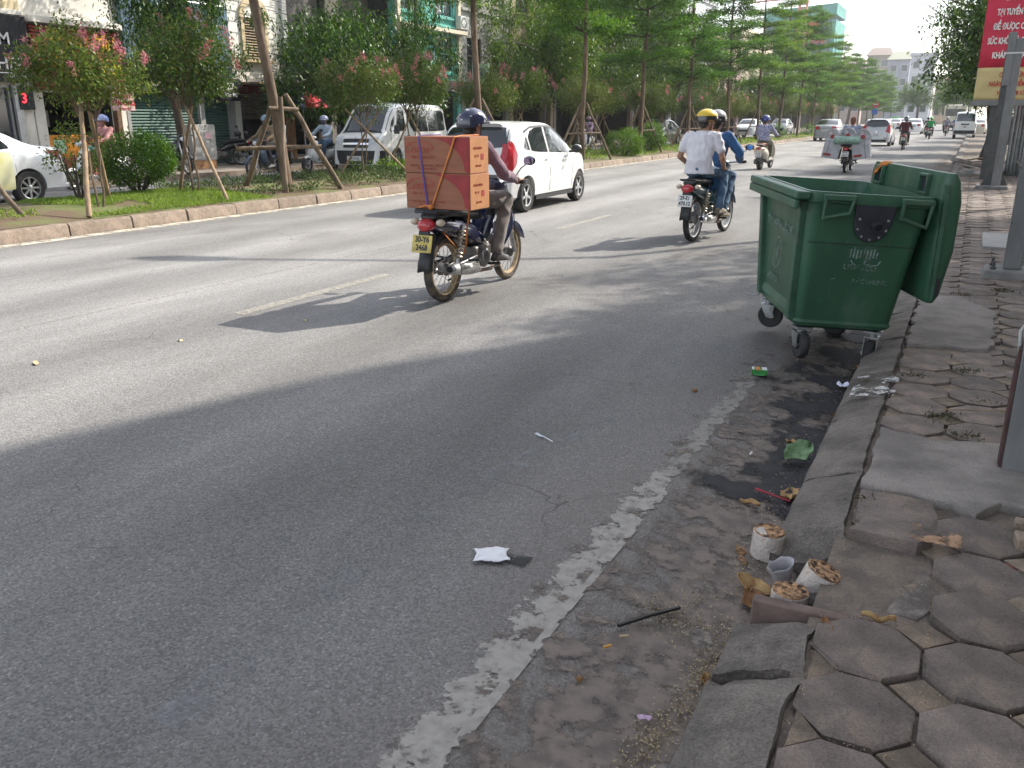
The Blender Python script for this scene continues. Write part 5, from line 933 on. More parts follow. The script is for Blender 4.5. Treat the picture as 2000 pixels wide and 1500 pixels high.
t = thing('minibus', 'small white minibus seen from behind at the right kerb', 'van', (-.62, 77.9, 0)); me = mini.mesh('body', None, (-1.0, 1.0), .28); me.materials.clear(); me.materials.append(white_paint); me.materials.append(well_m); link('body', me, t); t.scale = (1.12, 1.1, 1.05)
for y in (-1.0, 1.0):
    for sg in (1, -1): car_wheel(t, sg * .6, y, .28, .16, sg)
solid_parts(t, 'rear_window', mini.topp(-1.615, -1.49, -.93, .93), carglass); solid_parts(t, 'windscreen', mini.topp(.98, 1.3, -.93, .93), carglass); solid_parts(t, 'side_window', mini.side([(-1.3, 1.15, 1.65), (-.3, 1.15, 1.68), (.3, 1.15, 1.68), (.9, 1.15, 1.6)]), carglass); ob('bumper', MB().box((0, -1.63, .48), (1.3, .12, .24)), black_pl, t, bevel=.03); ob('number_recess', MB().box((0, -1.64, 1.02), (.5, .03, .09)), black_pl, t, bevel=.01); ob('door_handle', MB().box((0, -1.65, .84), (.18, .03, .05)), black_pl, t)
for sg in (1, -1): ob('tail_light', MB().box((sg * .63, -1.6, .92), (.09, .07, .3)), tail_m, t, bevel=.015)
bs = make_sedan('cream car parked at the right kerb beyond the minibus', (.2, 95, 0), 0, M('cream_paint', (.6, .55, .42), .4, coat=.6))
bus = thing('coach', 'cream coach far down the right lane beyond the minibus', 'bus', (-2.3, 128, 0)); ob('body', MB().b2(-1.25, 1.25, -5, 5, .4, 3.1), M('cream_paint'), bus, bevel=.25); ob('rear_window', MB().b2(-1.05, 1.05, -5.03, -5.005, 1.75, 2.6), carglass, bus, bevel=.01); ob('bumper', MB().b2(-1.2, 1.2, -5.12, -4.99, .35, .7), black_pl, bus, bevel=.05)
for sg in (1, -1):
    ob('tail_light', MB().box((sg * 1.05, -5.03, 1.1), (.2, .06, .3)), tail_m, bus, bevel=.02); ob('side_window', MB().b2(sg * 1.252, sg * 1.26, -4.5, 4.5, 1.7, 2.6), carglass, bus)
    for y in (-3, 3): car_wheel(bus, sg * 1.05, y, .48, .28, sg, 6)
# ================================================================== MOTORBIKES  (origin at the rear tyre's contact, front = +y)
spring_m = M('spring_steel', (.35, .29, .2), .4, .7); steel = M('steel', (.42, .42, .43), .38, .85, var=.2, vs=12); engine_m = M('engine_alloy', (.20, .19, .18), .5, .6, var=.3, vs=14); seat_m = M('seat_vinyl', (.014, .014, .016), .45, bump=.02, bs=120); mudtyre = M('muddy_tyre', (.045, .04, .035), .85, col2=(.16, .12, .08), vs=11, edge=(.45, .7)); mudrim = M('muddy_rim', (.42, .32, .2), .5, .5, var=.25, vs=9, dirt=((.2, .14, .08), 7, .5, .6)); mirror_m = M('mirror_glass', (.5, .6, .75), .03, 1.0)
def bike_wheel(t, y, r, w, rimm, tyrem, lod, spokes=18, rimr=.80):
    mt = T(0, y, r, 0, PI / 2, 0)
    wh = ob('wheel', MB().ring([(r * rimr, -w * .36), (r * .9, -w * .5), (r * .965, -w * .4), (r, 0), (r * .965, w * .4), (r * .9, w * .5), (r * rimr, w * .36)], mt, 36 if lod == 0 else 20), tyrem, t)
    ob('rim', MB().ring([(r * rimr * 1.01, -w * .36), (r * rimr * 1.01, w * .36), (r * rimr * .93, w * .3), (r * rimr * .9, 0), (r * rimr * .93, -w * .3)], mt, 36 if lod == 0 else 20), rimm, wh)
    ob('hub', MB().lathe([(.02, -.07), (.05, -.05), (.058, -.03), (.045, 0), (.058, .03), (.05, .05), (.02, .07)], mt, 14), engine_m, wh)
    sp = MB(); n = spokes if lod == 0 else 8
    for k in range(n):
        a = 2 * PI * k / n; b = a + (.45 if k % 2 else -.45); s = .03 if k % 4 < 2 else -.03; sp.add([], []); p0 = mt @ Vector((.05 * cos(b), .05 * sin(b), s)); p1 = mt @ Vector((r * rimr * .93 * cos(a), r * rimr * .93 * sin(a), 0)); sp.tube([p0, p1], .0028 if lod == 0 else .005, 4)
    tag(ob('spokes', sp, steel, wh, ang=0), kind='stuff'); return wh
def oval(y, z, rx, rz_, n=14, pw=2.0, x=0): return [(x + rx * math.copysign(abs(cos(2 * PI * k / n)) ** (2 / pw), cos(2 * PI * k / n)), y, z + rz_ * math.copysign(abs(sin(2 * PI * k / n)) ** (2 / pw), sin(2 * PI * k / n))) for k in range(n)]
def coil(a, b, r, turns, wr, n=14):
    a, b = Vector(a), Vector(b); q = (b - a).to_track_quat('Z', 'Y').to_matrix(); L_ = (b - a).length; return MB().tube([a + q @ Vector((r * cos(2 * PI * k / n), r * sin(2 * PI * k / n), L_ * k / (n * turns))) for k in range(int(n * turns) + 1)], wr, 5)
def underbone(label, loc, rz, body, ptxt, pmat, lod=0, dirty=False, group=None, shield=None, rack=False, cat='motorbike', pipe=None):
    t = thing('motorbike', label, cat, loc, rz, group); tm, rm = (mudtyre, mudrim) if dirty else (tyre_m, M('bright_rim', (.5, .5, .5), .35, .7)); sh = shield or body; R_ = .283
    bike_wheel(t, 0, R_, .082, rm, tm, lod); bike_wheel(t, 1.235, R_ - .005, .07, rm, tm, lod)
    for s in (-1, 1):
        ob('swing_arm', MB().box((s * .1, .21, .315), (.022, .46, .045), rx=.09), steel, t, bevel=.006)
        ob('shock_absorber', MB().tube([(s * .125, .02, .31), (s * .125, .15, .66)], .014, 8), steel, t)
        if lod == 0: ob('shock_spring', coil((s * .125, .045, .38), (s * .125, .135, .62), .032, 8, .0075), spring_m, t)
        else: ob('shock_spring', MB().tube([(s * .125, .045, .38), (s * .125, .135, .62)], .033, 8), spring_m, t)
        ob('fork_leg', MB().tube([(s * .085, 1.235, R_), (s * .085, 1.08, .62), (s * .075, .98, .86)], [.024, .022, .018], 8), steel, t)
        ob('foot_peg', MB().tube([(s * .06, .60, .255), (s * .25, .60, .265)], .014, 8), black_pl, t)
        ob('passenger_peg', MB().tube([(s * .1, .26, .33), (s * .23, .25, .35)], .012, 8), black_pl, t)
        ob('turn_signal', MB().sph((s * .125, -.235, .715), (.04, .045, .03), 10, 7), M('signal_lens', (.6, .5, .38), .2, coat=.5), t)
        gr = ob('handle_grip', MB().tube([(s * .24, .93, .985), (s * .355, .90, .985)], .018, 8), black_pl, t)
        ob('brake_lever', MB().tube([(s * .2, .985, .975), (s * .34, .97, .975)], .006, 5), steel, t)
        mi = ob('mirror', MB().sph((s * .36, .99, 1.17), (.062, .018, .042), 12, 8).tube([(s * .22, .94, 1.0), (s * .28, .97, 1.1), (s * .34, .99, 1.15)], .006, 6), black_pl, t); ob('mirror_glass', MB().box((s * .36, .969, 1.17), (.095, .005, .06)), mirror_m, mi, bevel=.02)
    ob('handlebar', MB().tube([(-.26, .93, .985), (-.12, .96, .97), (0, .965, .95), (.12, .96, .97), (.26, .93, .985)], .011, 8), steel, t)
    # body: tail cowl sweeping to the step-through
    rings = [oval(-.265, .70, .045, .03), oval(-.20, .69, .085, .06), oval(-.05, .665, .112, .085), oval(.12, .63, .122, .105), oval(.30, .59, .122, .115), oval(.46, .54, .105, .115), oval(.60, .47, .08, .10), oval(.70, .44, .06, .08)]
    ob('tail_cowl', MB().loft(rings), body, t, sub=1)
    sr = []
    for y, z, w, h in ((-.25, .755, .07, .02), (-.18, .775, .105, .035), (0, .79, .125, .045), (.2, .775, .13, .045), (.32, .735, .125, .05), (.48, .73, .11, .05), (.58, .71, .075, .04), (.63, .68, .04, .025)): sr.append(oval(y, z - .01, w, h, 14, 3))
    ob('seat', MB().loft(sr), seat_m, t, sub=1)
    ob('grab_rail', MB().tube([(.12, .05, .76), (.135, -.12, .785), (.10, -.26, .80), (0, -.30, .805), (-.10, -.26, .80), (-.135, -.12, .785), (-.12, .05, .76)], .012, 8), black_pl, t)
    tl = ob('tail_light', MB().loft([oval(-.22, .70, .10, .062), oval(-.285, .69, .085, .055), oval(-.315, .675, .05, .036)]), tail_m, t, sub=1)
    # rear mudguard and plate
    fr = []
    for k in range(9):
        a = RD(55 + 15 * k); fr.append([(x, (R_ + .045) * cos(a), R_ + (R_ + .045) * sin(a) - abs(x) * .25) for x in (-.062, -.03, 0, .03, .062)])
    mg = MB().loft(fr, False, False); ob('rear_mudguard', mg, black_pl, t, solid=.006)
    ob('mud_flap', MB().loft([[(x, -.235 - .02 * k, .62 - .105 * k) for x in (-.07, -.035, 0, .035, .07)] for k in range(4)], False, False), black_pl, t, solid=.008)
    plate(t, T(0, -.335, .545, -.22, 0, 0) @ REAR, ptxt, .19, .145, pmat); ob('plate_bracket', MB().box((0, -.305, .57), (.10, .03, .16), rx=-.22), black_pl, t, bevel=.005)
    # engine, exhaust, chain case, stands
    en = ob('engine', MB().box((0, .56, .33), (.2, .3, .2)).loft([oval(.66, .37, .085, .085, 12, 4), oval(.9, .42, .075, .075, 12, 4)]), engine_m, t, bevel=.02)
    for s in (-1, 1): ob('crankcase_cover', MB().lathe([(.085, 0), (.085, .03), (.06, .05), (.02, .055)], T(s * .1, .52, .32, 0, PI / 2 * s, 0), 18), engine_m, t)
    ob('chain_case', MB().loft([oval(0, R_, .012, .06, 12, 2, -.11), oval(.2, R_ + .01, .012, .055, 12, 2, -.11), oval(.42, R_ + .03, .012, .06, 12, 2, -.11)]), black_pl, t)
    ex = pipe or steel
    ob('exhaust_pipe', MB().tube([(.05, .86, .36), (.09, .84, .26), (.12, .66, .20), (.135, .42, .22), (.15, .34, .25)], .017, 8), M('rusty_pipe', (.2, .14, .1), .6, .5, var=.3, vs=12), t)
    mf = ob('muffler', MB().tube([(.15, .36, .245), (.16, .30, .26), (.165, .18, .275), (.17, -.02, .30), (.172, -.15, .315), (.172, -.17, .317)], [.025, .045, .053, .052, .046, .030], 14), ex, t); ob('muffler_mouth', MB().tube([(.172, -.168, .317), (.172, -.185, .32)], .028, 12), well_m, mf); ob('heat_shield', MB().loft([[(.17 + .056 * cos(a) , y, .285 + (.3 - y) * .06 + .056 * sin(a)) for a in (-.6, -.2, .2, .6, 1.0)] for y in (.26, .1, -.06)], False, False), M('shield_chrome', (.6, .6, .58), .25, .9), mf, solid=.004)
    ob('side_stand', MB().tube([(-.1, .52, .24), (-.16, .40, .12), (-.17, .36, .11)], .01, 6), black_pl, t)
    # leg shield, front cowl, front mudguard
    for s in (-1, 1):
        g_ = MB().grid(lambda a, b: (s * (.05 + .17 * sin(b * PI * .5) * (.55 + .45 * sin(a * PI))), .98 - .10 * b - .22 * (1 - a) ** 2 * .4 + .06 * sin(a * PI), .34 + .52 * a), 10, 6); ob('leg_shield', g_, sh, t, solid=.008)
    ob('front_cowl', MB().loft([oval(.86, .93, .05, .05), oval(.92, .95, .115, .075), oval(1.0, .94, .125, .085), oval(1.08, .91, .095, .07), oval(1.11, .90, .05, .04)]), body, t, sub=1)
    ob('headlight', MB().sph((0, 1.09, .905), (.08, .035, .055), 14, 8), lamp_m, t); ob('steering_column', MB().tube([(0, .84, .55), (0, .93, .9)], .045, 10), black_pl, t); ob('gauge', MB().box((0, .93, 1.01), (.14, .07, .03), rx=.5), black_pl, t, bevel=.012)
    ob('frame_spine', MB().tube([(0, .9, .68), (0, .72, .48), (0, .55, .46)], [.05, .055, .05], 10), body, t)
    fr = []
    for k in range(8):
        a = RD(20 + 17 * k); fr.append([(x, 1.235 + (R_ + .03) * cos(a), R_ + (R_ + .03) * sin(a) - abs(x) * .3) for x in (-.055, -.03, 0, .03, .055)])
    ob('front_mudguard', MB().loft(fr, False, False), sh, t, solid=.006)
    if rack: ob('luggage_board', MB().box((0, -.0, .806), (.34, .34, .02)), black_pl, t, bevel=.005)
    if lod == 0:
        ob('kick_starter', MB().tube([(.14, .46, .31), (.18, .40, .40), (.22, .40, .42)], .01, 6), steel, t); ob('brake_hose', MB().tube([(.07, 1.1, .9), (.12, 1.14, .7), (.1, 1.22, .4)], .005, 5), black_pl, t); ob('carburettor', MB().box((.02, .62, .44), (.1, .1, .07)), engine_m, t, bevel=.01); ob('brake_pedal', MB().tube([(.14, .58, .22), (.19, .7, .235)], .009, 6), steel, t)
    return t
def scooter(label, loc, rz, body, ptxt, lod=1, trim=None, seatm=None, group=None):
    t = thing('scooter', label, 'scooter', loc, rz, group); R_ = .235; bike_wheel(t, 0, R_, .11, M('bright_rim', (.5, .5, .5), .35, .7), tyre_m, 1, 8, .6); bike_wheel(t, 1.26, R_, .09, M('bright_rim'), tyre_m, 1, 8, .6)
    ob('rear_body', MB().loft([oval(-.30, .60, .08, .07), oval(-.24, .58, .16, .13), oval(-.05, .54, .205, .18), oval(.2, .50, .20, .19), oval(.42, .46, .165, .19), oval(.52, .42, .13, .17)]), body, t, sub=1)
    ob('seat', MB().loft([oval(y, z, w, h, 14, 3) for y, z, w, h in ((-.28, .74, .08, .02), (-.18, .765, .13, .04), (.1, .775, .15, .05), (.3, .765, .14, .05), (.5, .74, .10, .045), (.55, .71, .06, .03))]), seatm or seat_m, t, sub=1)
    ob('floor_board', MB().b2(-.17, .17, .45, .95, .27, .33), body, t, bevel=.025)
    ob('front_apron', MB().loft([[(x * w, y - .10 * (abs(x)) ** 2 , z) for x in (-1, -.6, -.2, .2, .6, 1)] + [(x * w, y + .07 - .10 * x * x, z) for x in (1, .6, .2, -.2, -.6, -1)] for y, z, w in ((.98, .28, .17), (1.02, .45, .22), (.98, .65, .22), (.92, .83, .15), (.89, .92, .10))]), body, t, sub=1)
    ob('front_mudguard', MB().loft([oval(1.05, .36, .05, .04), oval(1.15, .44, .07, .05), oval(1.28, .46, .07, .045), oval(1.42, .38, .05, .03)]), body, t, sub=1); ob('handlebar_cowl', MB().loft([oval(.82, .98, .07, .04), oval(.9, 1.0, .16, .06), oval(.99, .99, .13, .06), oval(1.02, .98, .05, .04)]), body, t, sub=1); ob('headlight', MB().sph((0, 1.02, .985), (.07, .03, .05), 12, 7), lamp_m, t)
    for s in (-1, 1):
        ob('handle_grip', MB().tube([(s * .2, .90, 1.0), (s * .35, .86, 1.0)], .02, 8), black_pl, t); mi = ob('mirror', MB().sph((s * .34, .93, 1.2), (.06, .02, .042), 12, 8).tube([(s * .2, .9, 1.02), (s * .3, .92, 1.16)], .006, 6), black_pl, t); ob('turn_signal', MB().sph((s * .15, -.24, .62), (.04, .04, .03), 10, 7), amber, t)
        ob('fork_leg', MB().tube([(s * .07, 1.26, R_), (s * .06, 1.1, .5)], .02, 8), steel, t)
    ob('tail_light', MB().loft([oval(-.27, .655, .095, .05), oval(-.33, .64, .075, .04)]), tail_m, t, sub=1); ob('rear_mudguard', MB().box((0, -.24, .36), (.14, .14, .26), rx=-.3), black_pl, t, bevel=.03); plate(t, T(0, -.325, .46, -.25) @ REAR, ptxt, .19, .14, plate_w)
    ob('engine', MB().box((-.11, .1, .25), (.14, .42, .16)), engine_m, t, bevel=.04); ob('muffler', MB().tube([(.15, .3, .22), (.17, .15, .26), (.18, -.12, .29)], [.03, .06, .055], 12), M('black_muffler', (.03, .03, .03), .5), t); ob('grab_rail', MB().tube([(.12, -.05, .74), (.11, -.24, .77), (0, -.31, .78), (-.11, -.24, .77), (-.12, -.05, .74)], .012, 7), trim or chrome, t); ob('rear_fork', MB().box((.1, .04, .28), (.03, .3, .04)), engine_m, t)
    return t
navy = M('navy_bike_paint', (.012, .016, .05), .25, coat=.8, var=.2, vs=5, dirt=((.07, .06, .05), 8, .56, .5)); blackb = M('black_bike_paint', (.012, .013, .015), .25, coat=.8); tealb = M('teal_bike_paint', (.012, .07, .10), .3, coat=.7); whiteb = M('white_bike_paint', (.72, .72, .70), .3, coat=.7); creamb = M('cream_bike_paint', (.62, .58, .48), .3, coat=.7); redb = M('dark_red_bike_paint', (.16, .015, .02), .3, coat=.7); blueg = M('blue_grey_bike_paint', (.06, .09, .14), .3, coat=.7)
LB1 = (-3.955, 6.30, 0); LB2 = (-3.085, 11.05, 0)
underbone('muddy navy motorbike carrying two stacked cartons, yellow plate 2468', LB1, RD(1), navy, '30-Y6\n2468', plate_y, 0, True, shield=M('blue_shield_paint', (.02, .04, .16), .3, coat=.7), rack=True)
underbone('dark teal motorbike with two riders and plate 470.12', LB2, RD(-5), tealb, '29-E1\n470.12', plate_w, 0, shield=M('teal_shield_paint', (.02, .06, .12), .3, coat=.7), pipe=chrome)
scooter('cream scooter ridden away near the median, rider in patterned shirt', (-5.75, 27.75, 0), RD(-3), creamb, '29-X3\n112.08', seatm=M('tan_seat', (.2, .07, .035), .5))
underbone('vendor motorbike hung with grey boxes of fans, seen from behind', (-3.2, 27.4, 0), RD(-1), blackb, '29-H1\n335.72', plate_w, 1)
underbone('dark red motorbike ridden by a person in maroon', (-3.05, 48.4, 0), 0, redb, '29-L5\n310', plate_w, 1)
for k, (x, y, m, lab) in enumerate(((-3.35, 79, blackb, 'far motorbike left of the green jacket rider'), (-2.9, 73.6, blackb, 'far motorbike under the green jacket rider'), (-2.15, 87, blackb, 'far motorbike under the grey shirt rider'), (-1.65, 98, blueg, 'far motorbike under the blue jacket rider'))): underbone(lab, (x, y, 0), 0, m, '29-K1\n5%d07' % k, plate_w, 1, group='motorbikes far down the road')
# across the median: traffic coming the other way
scooter('white scooter ridden left by a person in pink behind the clipped bush', (-17.6, 13.95, 0), PI, whiteb, '29-M1\n204.6', group='two-wheelers across the median')
underbone('blue grey motorbike with two riders left of the tripod stakes', (-16.95, 18.75, 0), PI + .05, blueg, '29-F1\n882.4', plate_w, 1, group='two-wheelers across the median')
scooter('white scooter of the rider in pale blue, left of the van', (-17.35, 21.4, 0), PI + .05, whiteb, '29-S6\n410.3', group='two-wheelers across the median')
scooter('white scooter of the pink shirted rider behind the third tall tree', (-16.5, 40.0, 0), PI, whiteb, '29-T2\n771.0', group='two-wheelers across the median')
scooter('white scooter parked between the van and the street tree', (-18.0, 27.2, 0), PI, whiteb, '29-P1\n093.5', group='two-wheelers across the median')
for k, (x, y, a, lab) in enumerate(((-19.35, 16.9, -1.9, 'parked black motorbike behind the mushroom bush'), (-20.6, 20.9, 2.2, 'parked black motorbike in front of the dark doorway, left one'), (-20.3, 21.9, 2.4, 'parked black motorbike in front of the dark doorway, right one'))): o = underbone(lab, (x, y, .11), a, blackb, '29-N%d\n61%d' % (k, k), plate_w, 1, group='motorbikes parked on the far pavement')
# ================================================================== PEOPLE (same local frame as the machine they sit on)
skin_m = M('skin', (.36, .2, .13), .55, var=.1, vs=14); hair_m = M('black_hair', (.012, .01, .009), .5, bump=.05, bs=90); eye_m = M('eye_dark', (.02, .015, .012), .2)
def V(*a): return Vector(a)
DRV = dict(hip=(0, .40, .87), waist=(0, .41, 1.0), chest=(0, .47, 1.2), neck=(0, .50, 1.36), head=(0, .535, 1.475), sh=(.185, .475, 1.315), el=(.275, .62, 1.08), wr=(.285, .85, 1.01), grip=(.30, .915, .985), kn=(.165, .79, .82), an=(.185, .60, .365), toe=(.20, .80, .295))
def pose(**k): p = dict(DRV); p.update(k); return p
def shift(p, dy, dz, keep=('grip',)): return {k: ((v[0], v[1] + dy, v[2] + dz) if k not in keep else v) for k, v in p.items()}
def sided(p, key, s):
    q = p.get(key + ('R' if s > 0 else 'L'), None)
    if q is not None: return Vector(q)
    v = p[key]; return Vector((v[0] * s, v[1], v[2]))
def torso(mb, p, sc=1.0, n=16):
    C = [(p['hip'], .165, .135), (p['waist'], .152, .118), (tuple(Vector(p['waist']).lerp(Vector(p['chest']), .55)), .165, .122), (p['chest'], .178, .128), (tuple(Vector(p['chest']).lerp(Vector(p['neck']), .6)), .165, .105), (tuple(Vector(p['chest']).lerp(Vector(p['neck']), .92)), .085, .07)]
    mb.loft([[(c[0] + (rx * sc) * cos(2 * PI * k / n), c[1] + ry * sc * sin(2 * PI * k / n), c[2]) for k in range(n)] for c, rx, ry in C])
def hand(mb, wrist, grip, s, fine, flat=False):
    d = (grip - wrist); d = d.normalized() if d.length > 1e-4 else Vector((0, 1, 0)); mb.cap(wrist, wrist + d * .02, .027, .03)
    lat = Vector((1, 0, 0)); lat = (lat - d * lat.dot(d)).normalized(); up = lat.cross(d).normalized(); up = up if up.z > 0 else -up
    pc = grip - d * .012 + up * .012
    for k in range(4):
        o = lat * (.03 - .02 * k) * s; L_ = (.9, 1.0, .95, .78)[k]; a = wrist + d * .03 + o * .7; b = pc + o + d * .02 + up * .008; mb.cap(a, b, .014, .0115, 8)
        if flat: mb.cap(b, b + d * .045 * L_ - up * .006, .0095, .0085, 8); mb.cap(b + d * .045 * L_ - up * .006, b + d * .07 * L_ - up * .02, .0085, .007, 8)
        else:
            c = b + d * .026 * L_ - up * .022; e = c - d * .026 * L_ - up * .016; mb.cap(b, c, .0105, .0095, 8); mb.cap(c, e, .0095, .008, 8)
    th = wrist + d * .025 - lat * .03 * s * -1 * -1; tt = wrist + d * .02 + lat * (-.032 * s); mb.cap(tt, tt + d * .03 - up * .01 + lat * (-.012 * s), .0125, .011, 8); mb.cap(tt + d * .03 - up * .01 + lat * (-.012 * s), tt + d * .055 - up * .022 + lat * (.0 * s), .011, .0085, 8)
def shoe_mesh(an, toe, s, w=.043):
    d = Vector((toe.x - an.x, toe.y - an.y, 0)); d = d.normalized() if d.length > .01 else Vector((0, 1, 0)); sl = (toe - an).normalized(); rings = []; base = an - Vector((0, 0, .075)); fw = (toe - Vector((0, 0, .02)) - base); L_ = .265; fw = fw.normalized(); lat = Vector((0, 0, 1)).cross(fw).normalized(); up = fw.cross(lat)
    for t_, wd, h in ((-.07, .026, .05), (-.055, .036, .075), (0, .037, .095), (.05, .039, .082), (.10, .044, .058), (.15, .045, .045), (.185, .034, .034), (.2, .015, .022)): rings.append([base + fw * t_ + lat * (wd * cos(a)) + up * (max(0, sin(a)) * h + min(0, sin(a)) * .012) for a in [2 * PI * k / 12 for k in range(12)]])
    return MB().loft(rings)
def helmet(t, p, mat, yaw, style='half', trim=None, tilt=0, visor=False):
    h = Vector(p['head']); mt = Matrix.Translation(h) @ Matrix.Rotation(yaw, 4, 'Z') @ Matrix.Rotation(tilt, 4, 'X'); n = 24; rings = []
    for a in (90, 75, 60, 45, 30, 15, 2, -8): r = cos(RD(a)) if a > 0 else 1.0 + a * .002; rings.append([(.128 * r * cos(2 * PI * k / n), .150 * r * sin(2 * PI * k / n) - .008, .035 + .122 * sin(RD(a)) - (.03 if a < 0 and sin(2 * PI * k / n) < -.3 else 0)) for k in range(n)])
    he = ob('helmet', MB().loft(rings, True, True, mt), mat, t, ang=60)
    if trim: ob('helmet_band', MB().loft([[(q[0] * 1.012, q[1] * 1.012, q[2]) for q in rr] for rr in rings[5:]], False, True, mt), trim, he, ang=60)
    pk = [[(.1 * x, .12 + .065 * (1 - x * x) * k + (1 - x * x) * .015, .03 - .012 * k) for x in (-1, -.6, -.2, .2, .6, 1)] for k in (0, 1)]; ob('helmet_peak', MB().loft(pk, False, False, mt), trim or mat, he, solid=.006)
    for s in (-1, 1): ob('chin_strap', MB().tube([(.112 * s, 0, .02), (.088 * s, .012, -.06), (.03 * s, .035, -.115)], .006, 5, True, mt), black_pl, he)
    if visor: ob('visor', MB().loft([[(.135 * cos(a), .155 * sin(a), z) for a in [RD(20 + 14 * k) for k in range(11)]] for z in (.04, -.06)], False, False, mt), M('clear_visor', (.3, .32, .35), .08, alpha=.5), he)
    return he
def person(label, loc, rz, p, shirt, trousers, shoes, hel, lod=0, sleeve='long', yaw=0, trim=None, mask=None, hairc=None, group=None, hem=0, flatR=False, tilt=0, baggy=1.0, marks=False, gloves=None, seed=1, skin=None):
    t = thing('person', label, 'person', loc, rz, group); vx = (.0075, .013, .02)[lod]; fine = lod == 0; sk = skin or skin_m
    b = MB(); torso(b, p, .9); hd = Vector(p['head']); nk = Vector(p['neck']); b.cap(nk - Vector((0, 0, .05)), hd - Vector((0, .01, .04)), .052, .05)
    R_ = Matrix.Translation(hd) @ Matrix.Rotation(yaw, 4, 'Z') @ Matrix.Rotation(tilt, 4, 'X')
    b.sph((0, 0, .01), (.074, .092, .105), 16, 10, R_); b.sph((0, .03, -.05), (.055, .06, .065), 14, 8, R_)
    if lod < 2:
        q = lambda x, y, z: R_ @ Vector((x, y, z)); b.cap(q(0, .088, .01), q(0, .108, -.022), .009, .014, 8)
        for s in (-1, 1): b.sph((s * .076, -.005, -.01), (.012, .022, .032), 8, 6, R_); b.cap(q(s * .028, .086, .03), q(s * .05, .074, .028), .009, .008, 6)
        b.cap(q(-.02, .082, -.062), q(.02, .082, -.062), .009, .009, 6); b.sph((0, .07, -.095), (.022, .02, .016), 8, 6, R_)
    sm = MB(); tm = MB(); torso(sm, p, 1.06 * (1 + (baggy - 1) * .7))
    if hem: h0 = Vector(p['hip']); sm.loft([[(h0.x + .172 * baggy * cos(a) * k, h0.y + .142 * baggy * sin(a) * k, h0.z - z) for a in [2 * PI * i / 16 for i in range(16)]] for z, k in ((-.12, .95), (0, 1.02), (hem, 1.1))])
    tm.sph(tuple(Vector(p['hip']) - Vector((0, 0, .01))), (.165, .15, .11), 14, 9)
    for s in (-1, 1):
        sh, el, wr, gp, kn, an, toe = [sided(p, k, s) for k in ('sh', 'el', 'wr', 'grip', 'kn', 'an', 'toe')]; hp = Vector(p['hip']) + Vector((.085 * s, 0, -.02))
        b.cap(sh, el, .046, .038); b.cap(el, wr, .038, .026); hand(b, wr, gp, s, fine, flatR and s > 0); b.cap(hp, kn, .075, .052); b.cap(kn, kn.lerp(an, .35), .052, .05); b.cap(kn.lerp(an, .35), an, .05, .035); b.cap(an, an.lerp(toe, .35) - Vector((0, 0, .02)), .03, .022)
        sm.cap(Vector(p['chest']) + Vector((.10 * s, 0, .06)), sh - Vector((.008 * s, 0, .012)), .07 * baggy, .056 * baggy)
        if sleeve == 'long': sm.cap(sh - Vector((0, 0, .012)), el, .057 * baggy, .052 * baggy); sm.cap(el, wr - (wr - el) * .06, .054 * baggy, .040 * baggy)
        else: e2 = sh.lerp(el, .62); sm.cap(sh - Vector((.006 * s, 0, .015)), e2, .057 * baggy, .062 * baggy)
        tm.cap(hp, kn, .092, .070); tm.cap(kn, kn.lerp(an, .4), .070, .066); tm.cap(kn.lerp(an, .4), an - (an - kn).normalized() * .02, .066, .056)
        ob('shoe', shoe_mesh(an, toe, s), shoes, t, sub=1)
    link('body', remesh(b, vx, 2, mat=sk), t)
    link('shirt', remesh(sm, vx * 1.5, 3, .011 if lod == 0 else .009, 13, seed, 'shirt', shirt), t); link('trousers', remesh(tm, vx * 1.5, 2, .011, 13, seed + 5, 'trousers', trousers), t)
    ob('hair', MB().sph((0, -.012, .02), (.081, .092, .104), 16, 10, R_).sph((0, -.045, -.045), (.06, .05, .055), 14, 8, R_), hairc or hair_m, t, ang=60) if hel else ob('hair', MB().sph((0, -.018, .03), (.084, .092, .1), 16, 10, R_).sph((0, -.045, -.04), (.066, .055, .06), 14, 8, R_), hairc or hair_m, t, ang=60)
    if hel: he = helmet(t, p, hel, yaw, trim=trim, tilt=tilt, visor=marks == 'visor')
    if marks is True:
        for (a, z, w) in ((-1.2, .10, .05), (-1.75, .06, .03), (-2.2, .03, .035), (-.8, .05, .025), (-1.45, .02, .03)): ob('helmet_sticker', MB().box((0, 0, 0), (w * .6, .003, w * .3), R_ @ T(.127 * cos(a) * math.sqrt(max(.1, 1 - (z / .122) ** 2)), .149 * sin(a) * math.sqrt(max(.1, 1 - (z / .122) ** 2)) - .008, .035 + z, -math.asin(min(1, z / .122)) * .8, 0, a + PI / 2)), whl, he)
    if lod < 2:
        for s in (-1, 1): ob('eye', MB().sph((s * .03, .084, .012), (.012, .008, .008), 8, 6, R_), eye_m, t)
    if mask: ob('face_mask', MB().loft([[(.068 * cos(a), .10 * sin(a) + .01, z) for a in [RD(25 + 13 * k) for k in range(11)]] for z in (-.005, -.05, -.1)], False, False, R_), mask, t, solid=.005)
    if gloves:
        pass
    return t
fab = lambda k, c, v=.12: M(k, c, .85, var=v, vs=7, bump=.02, bs=150, sheen=.2)
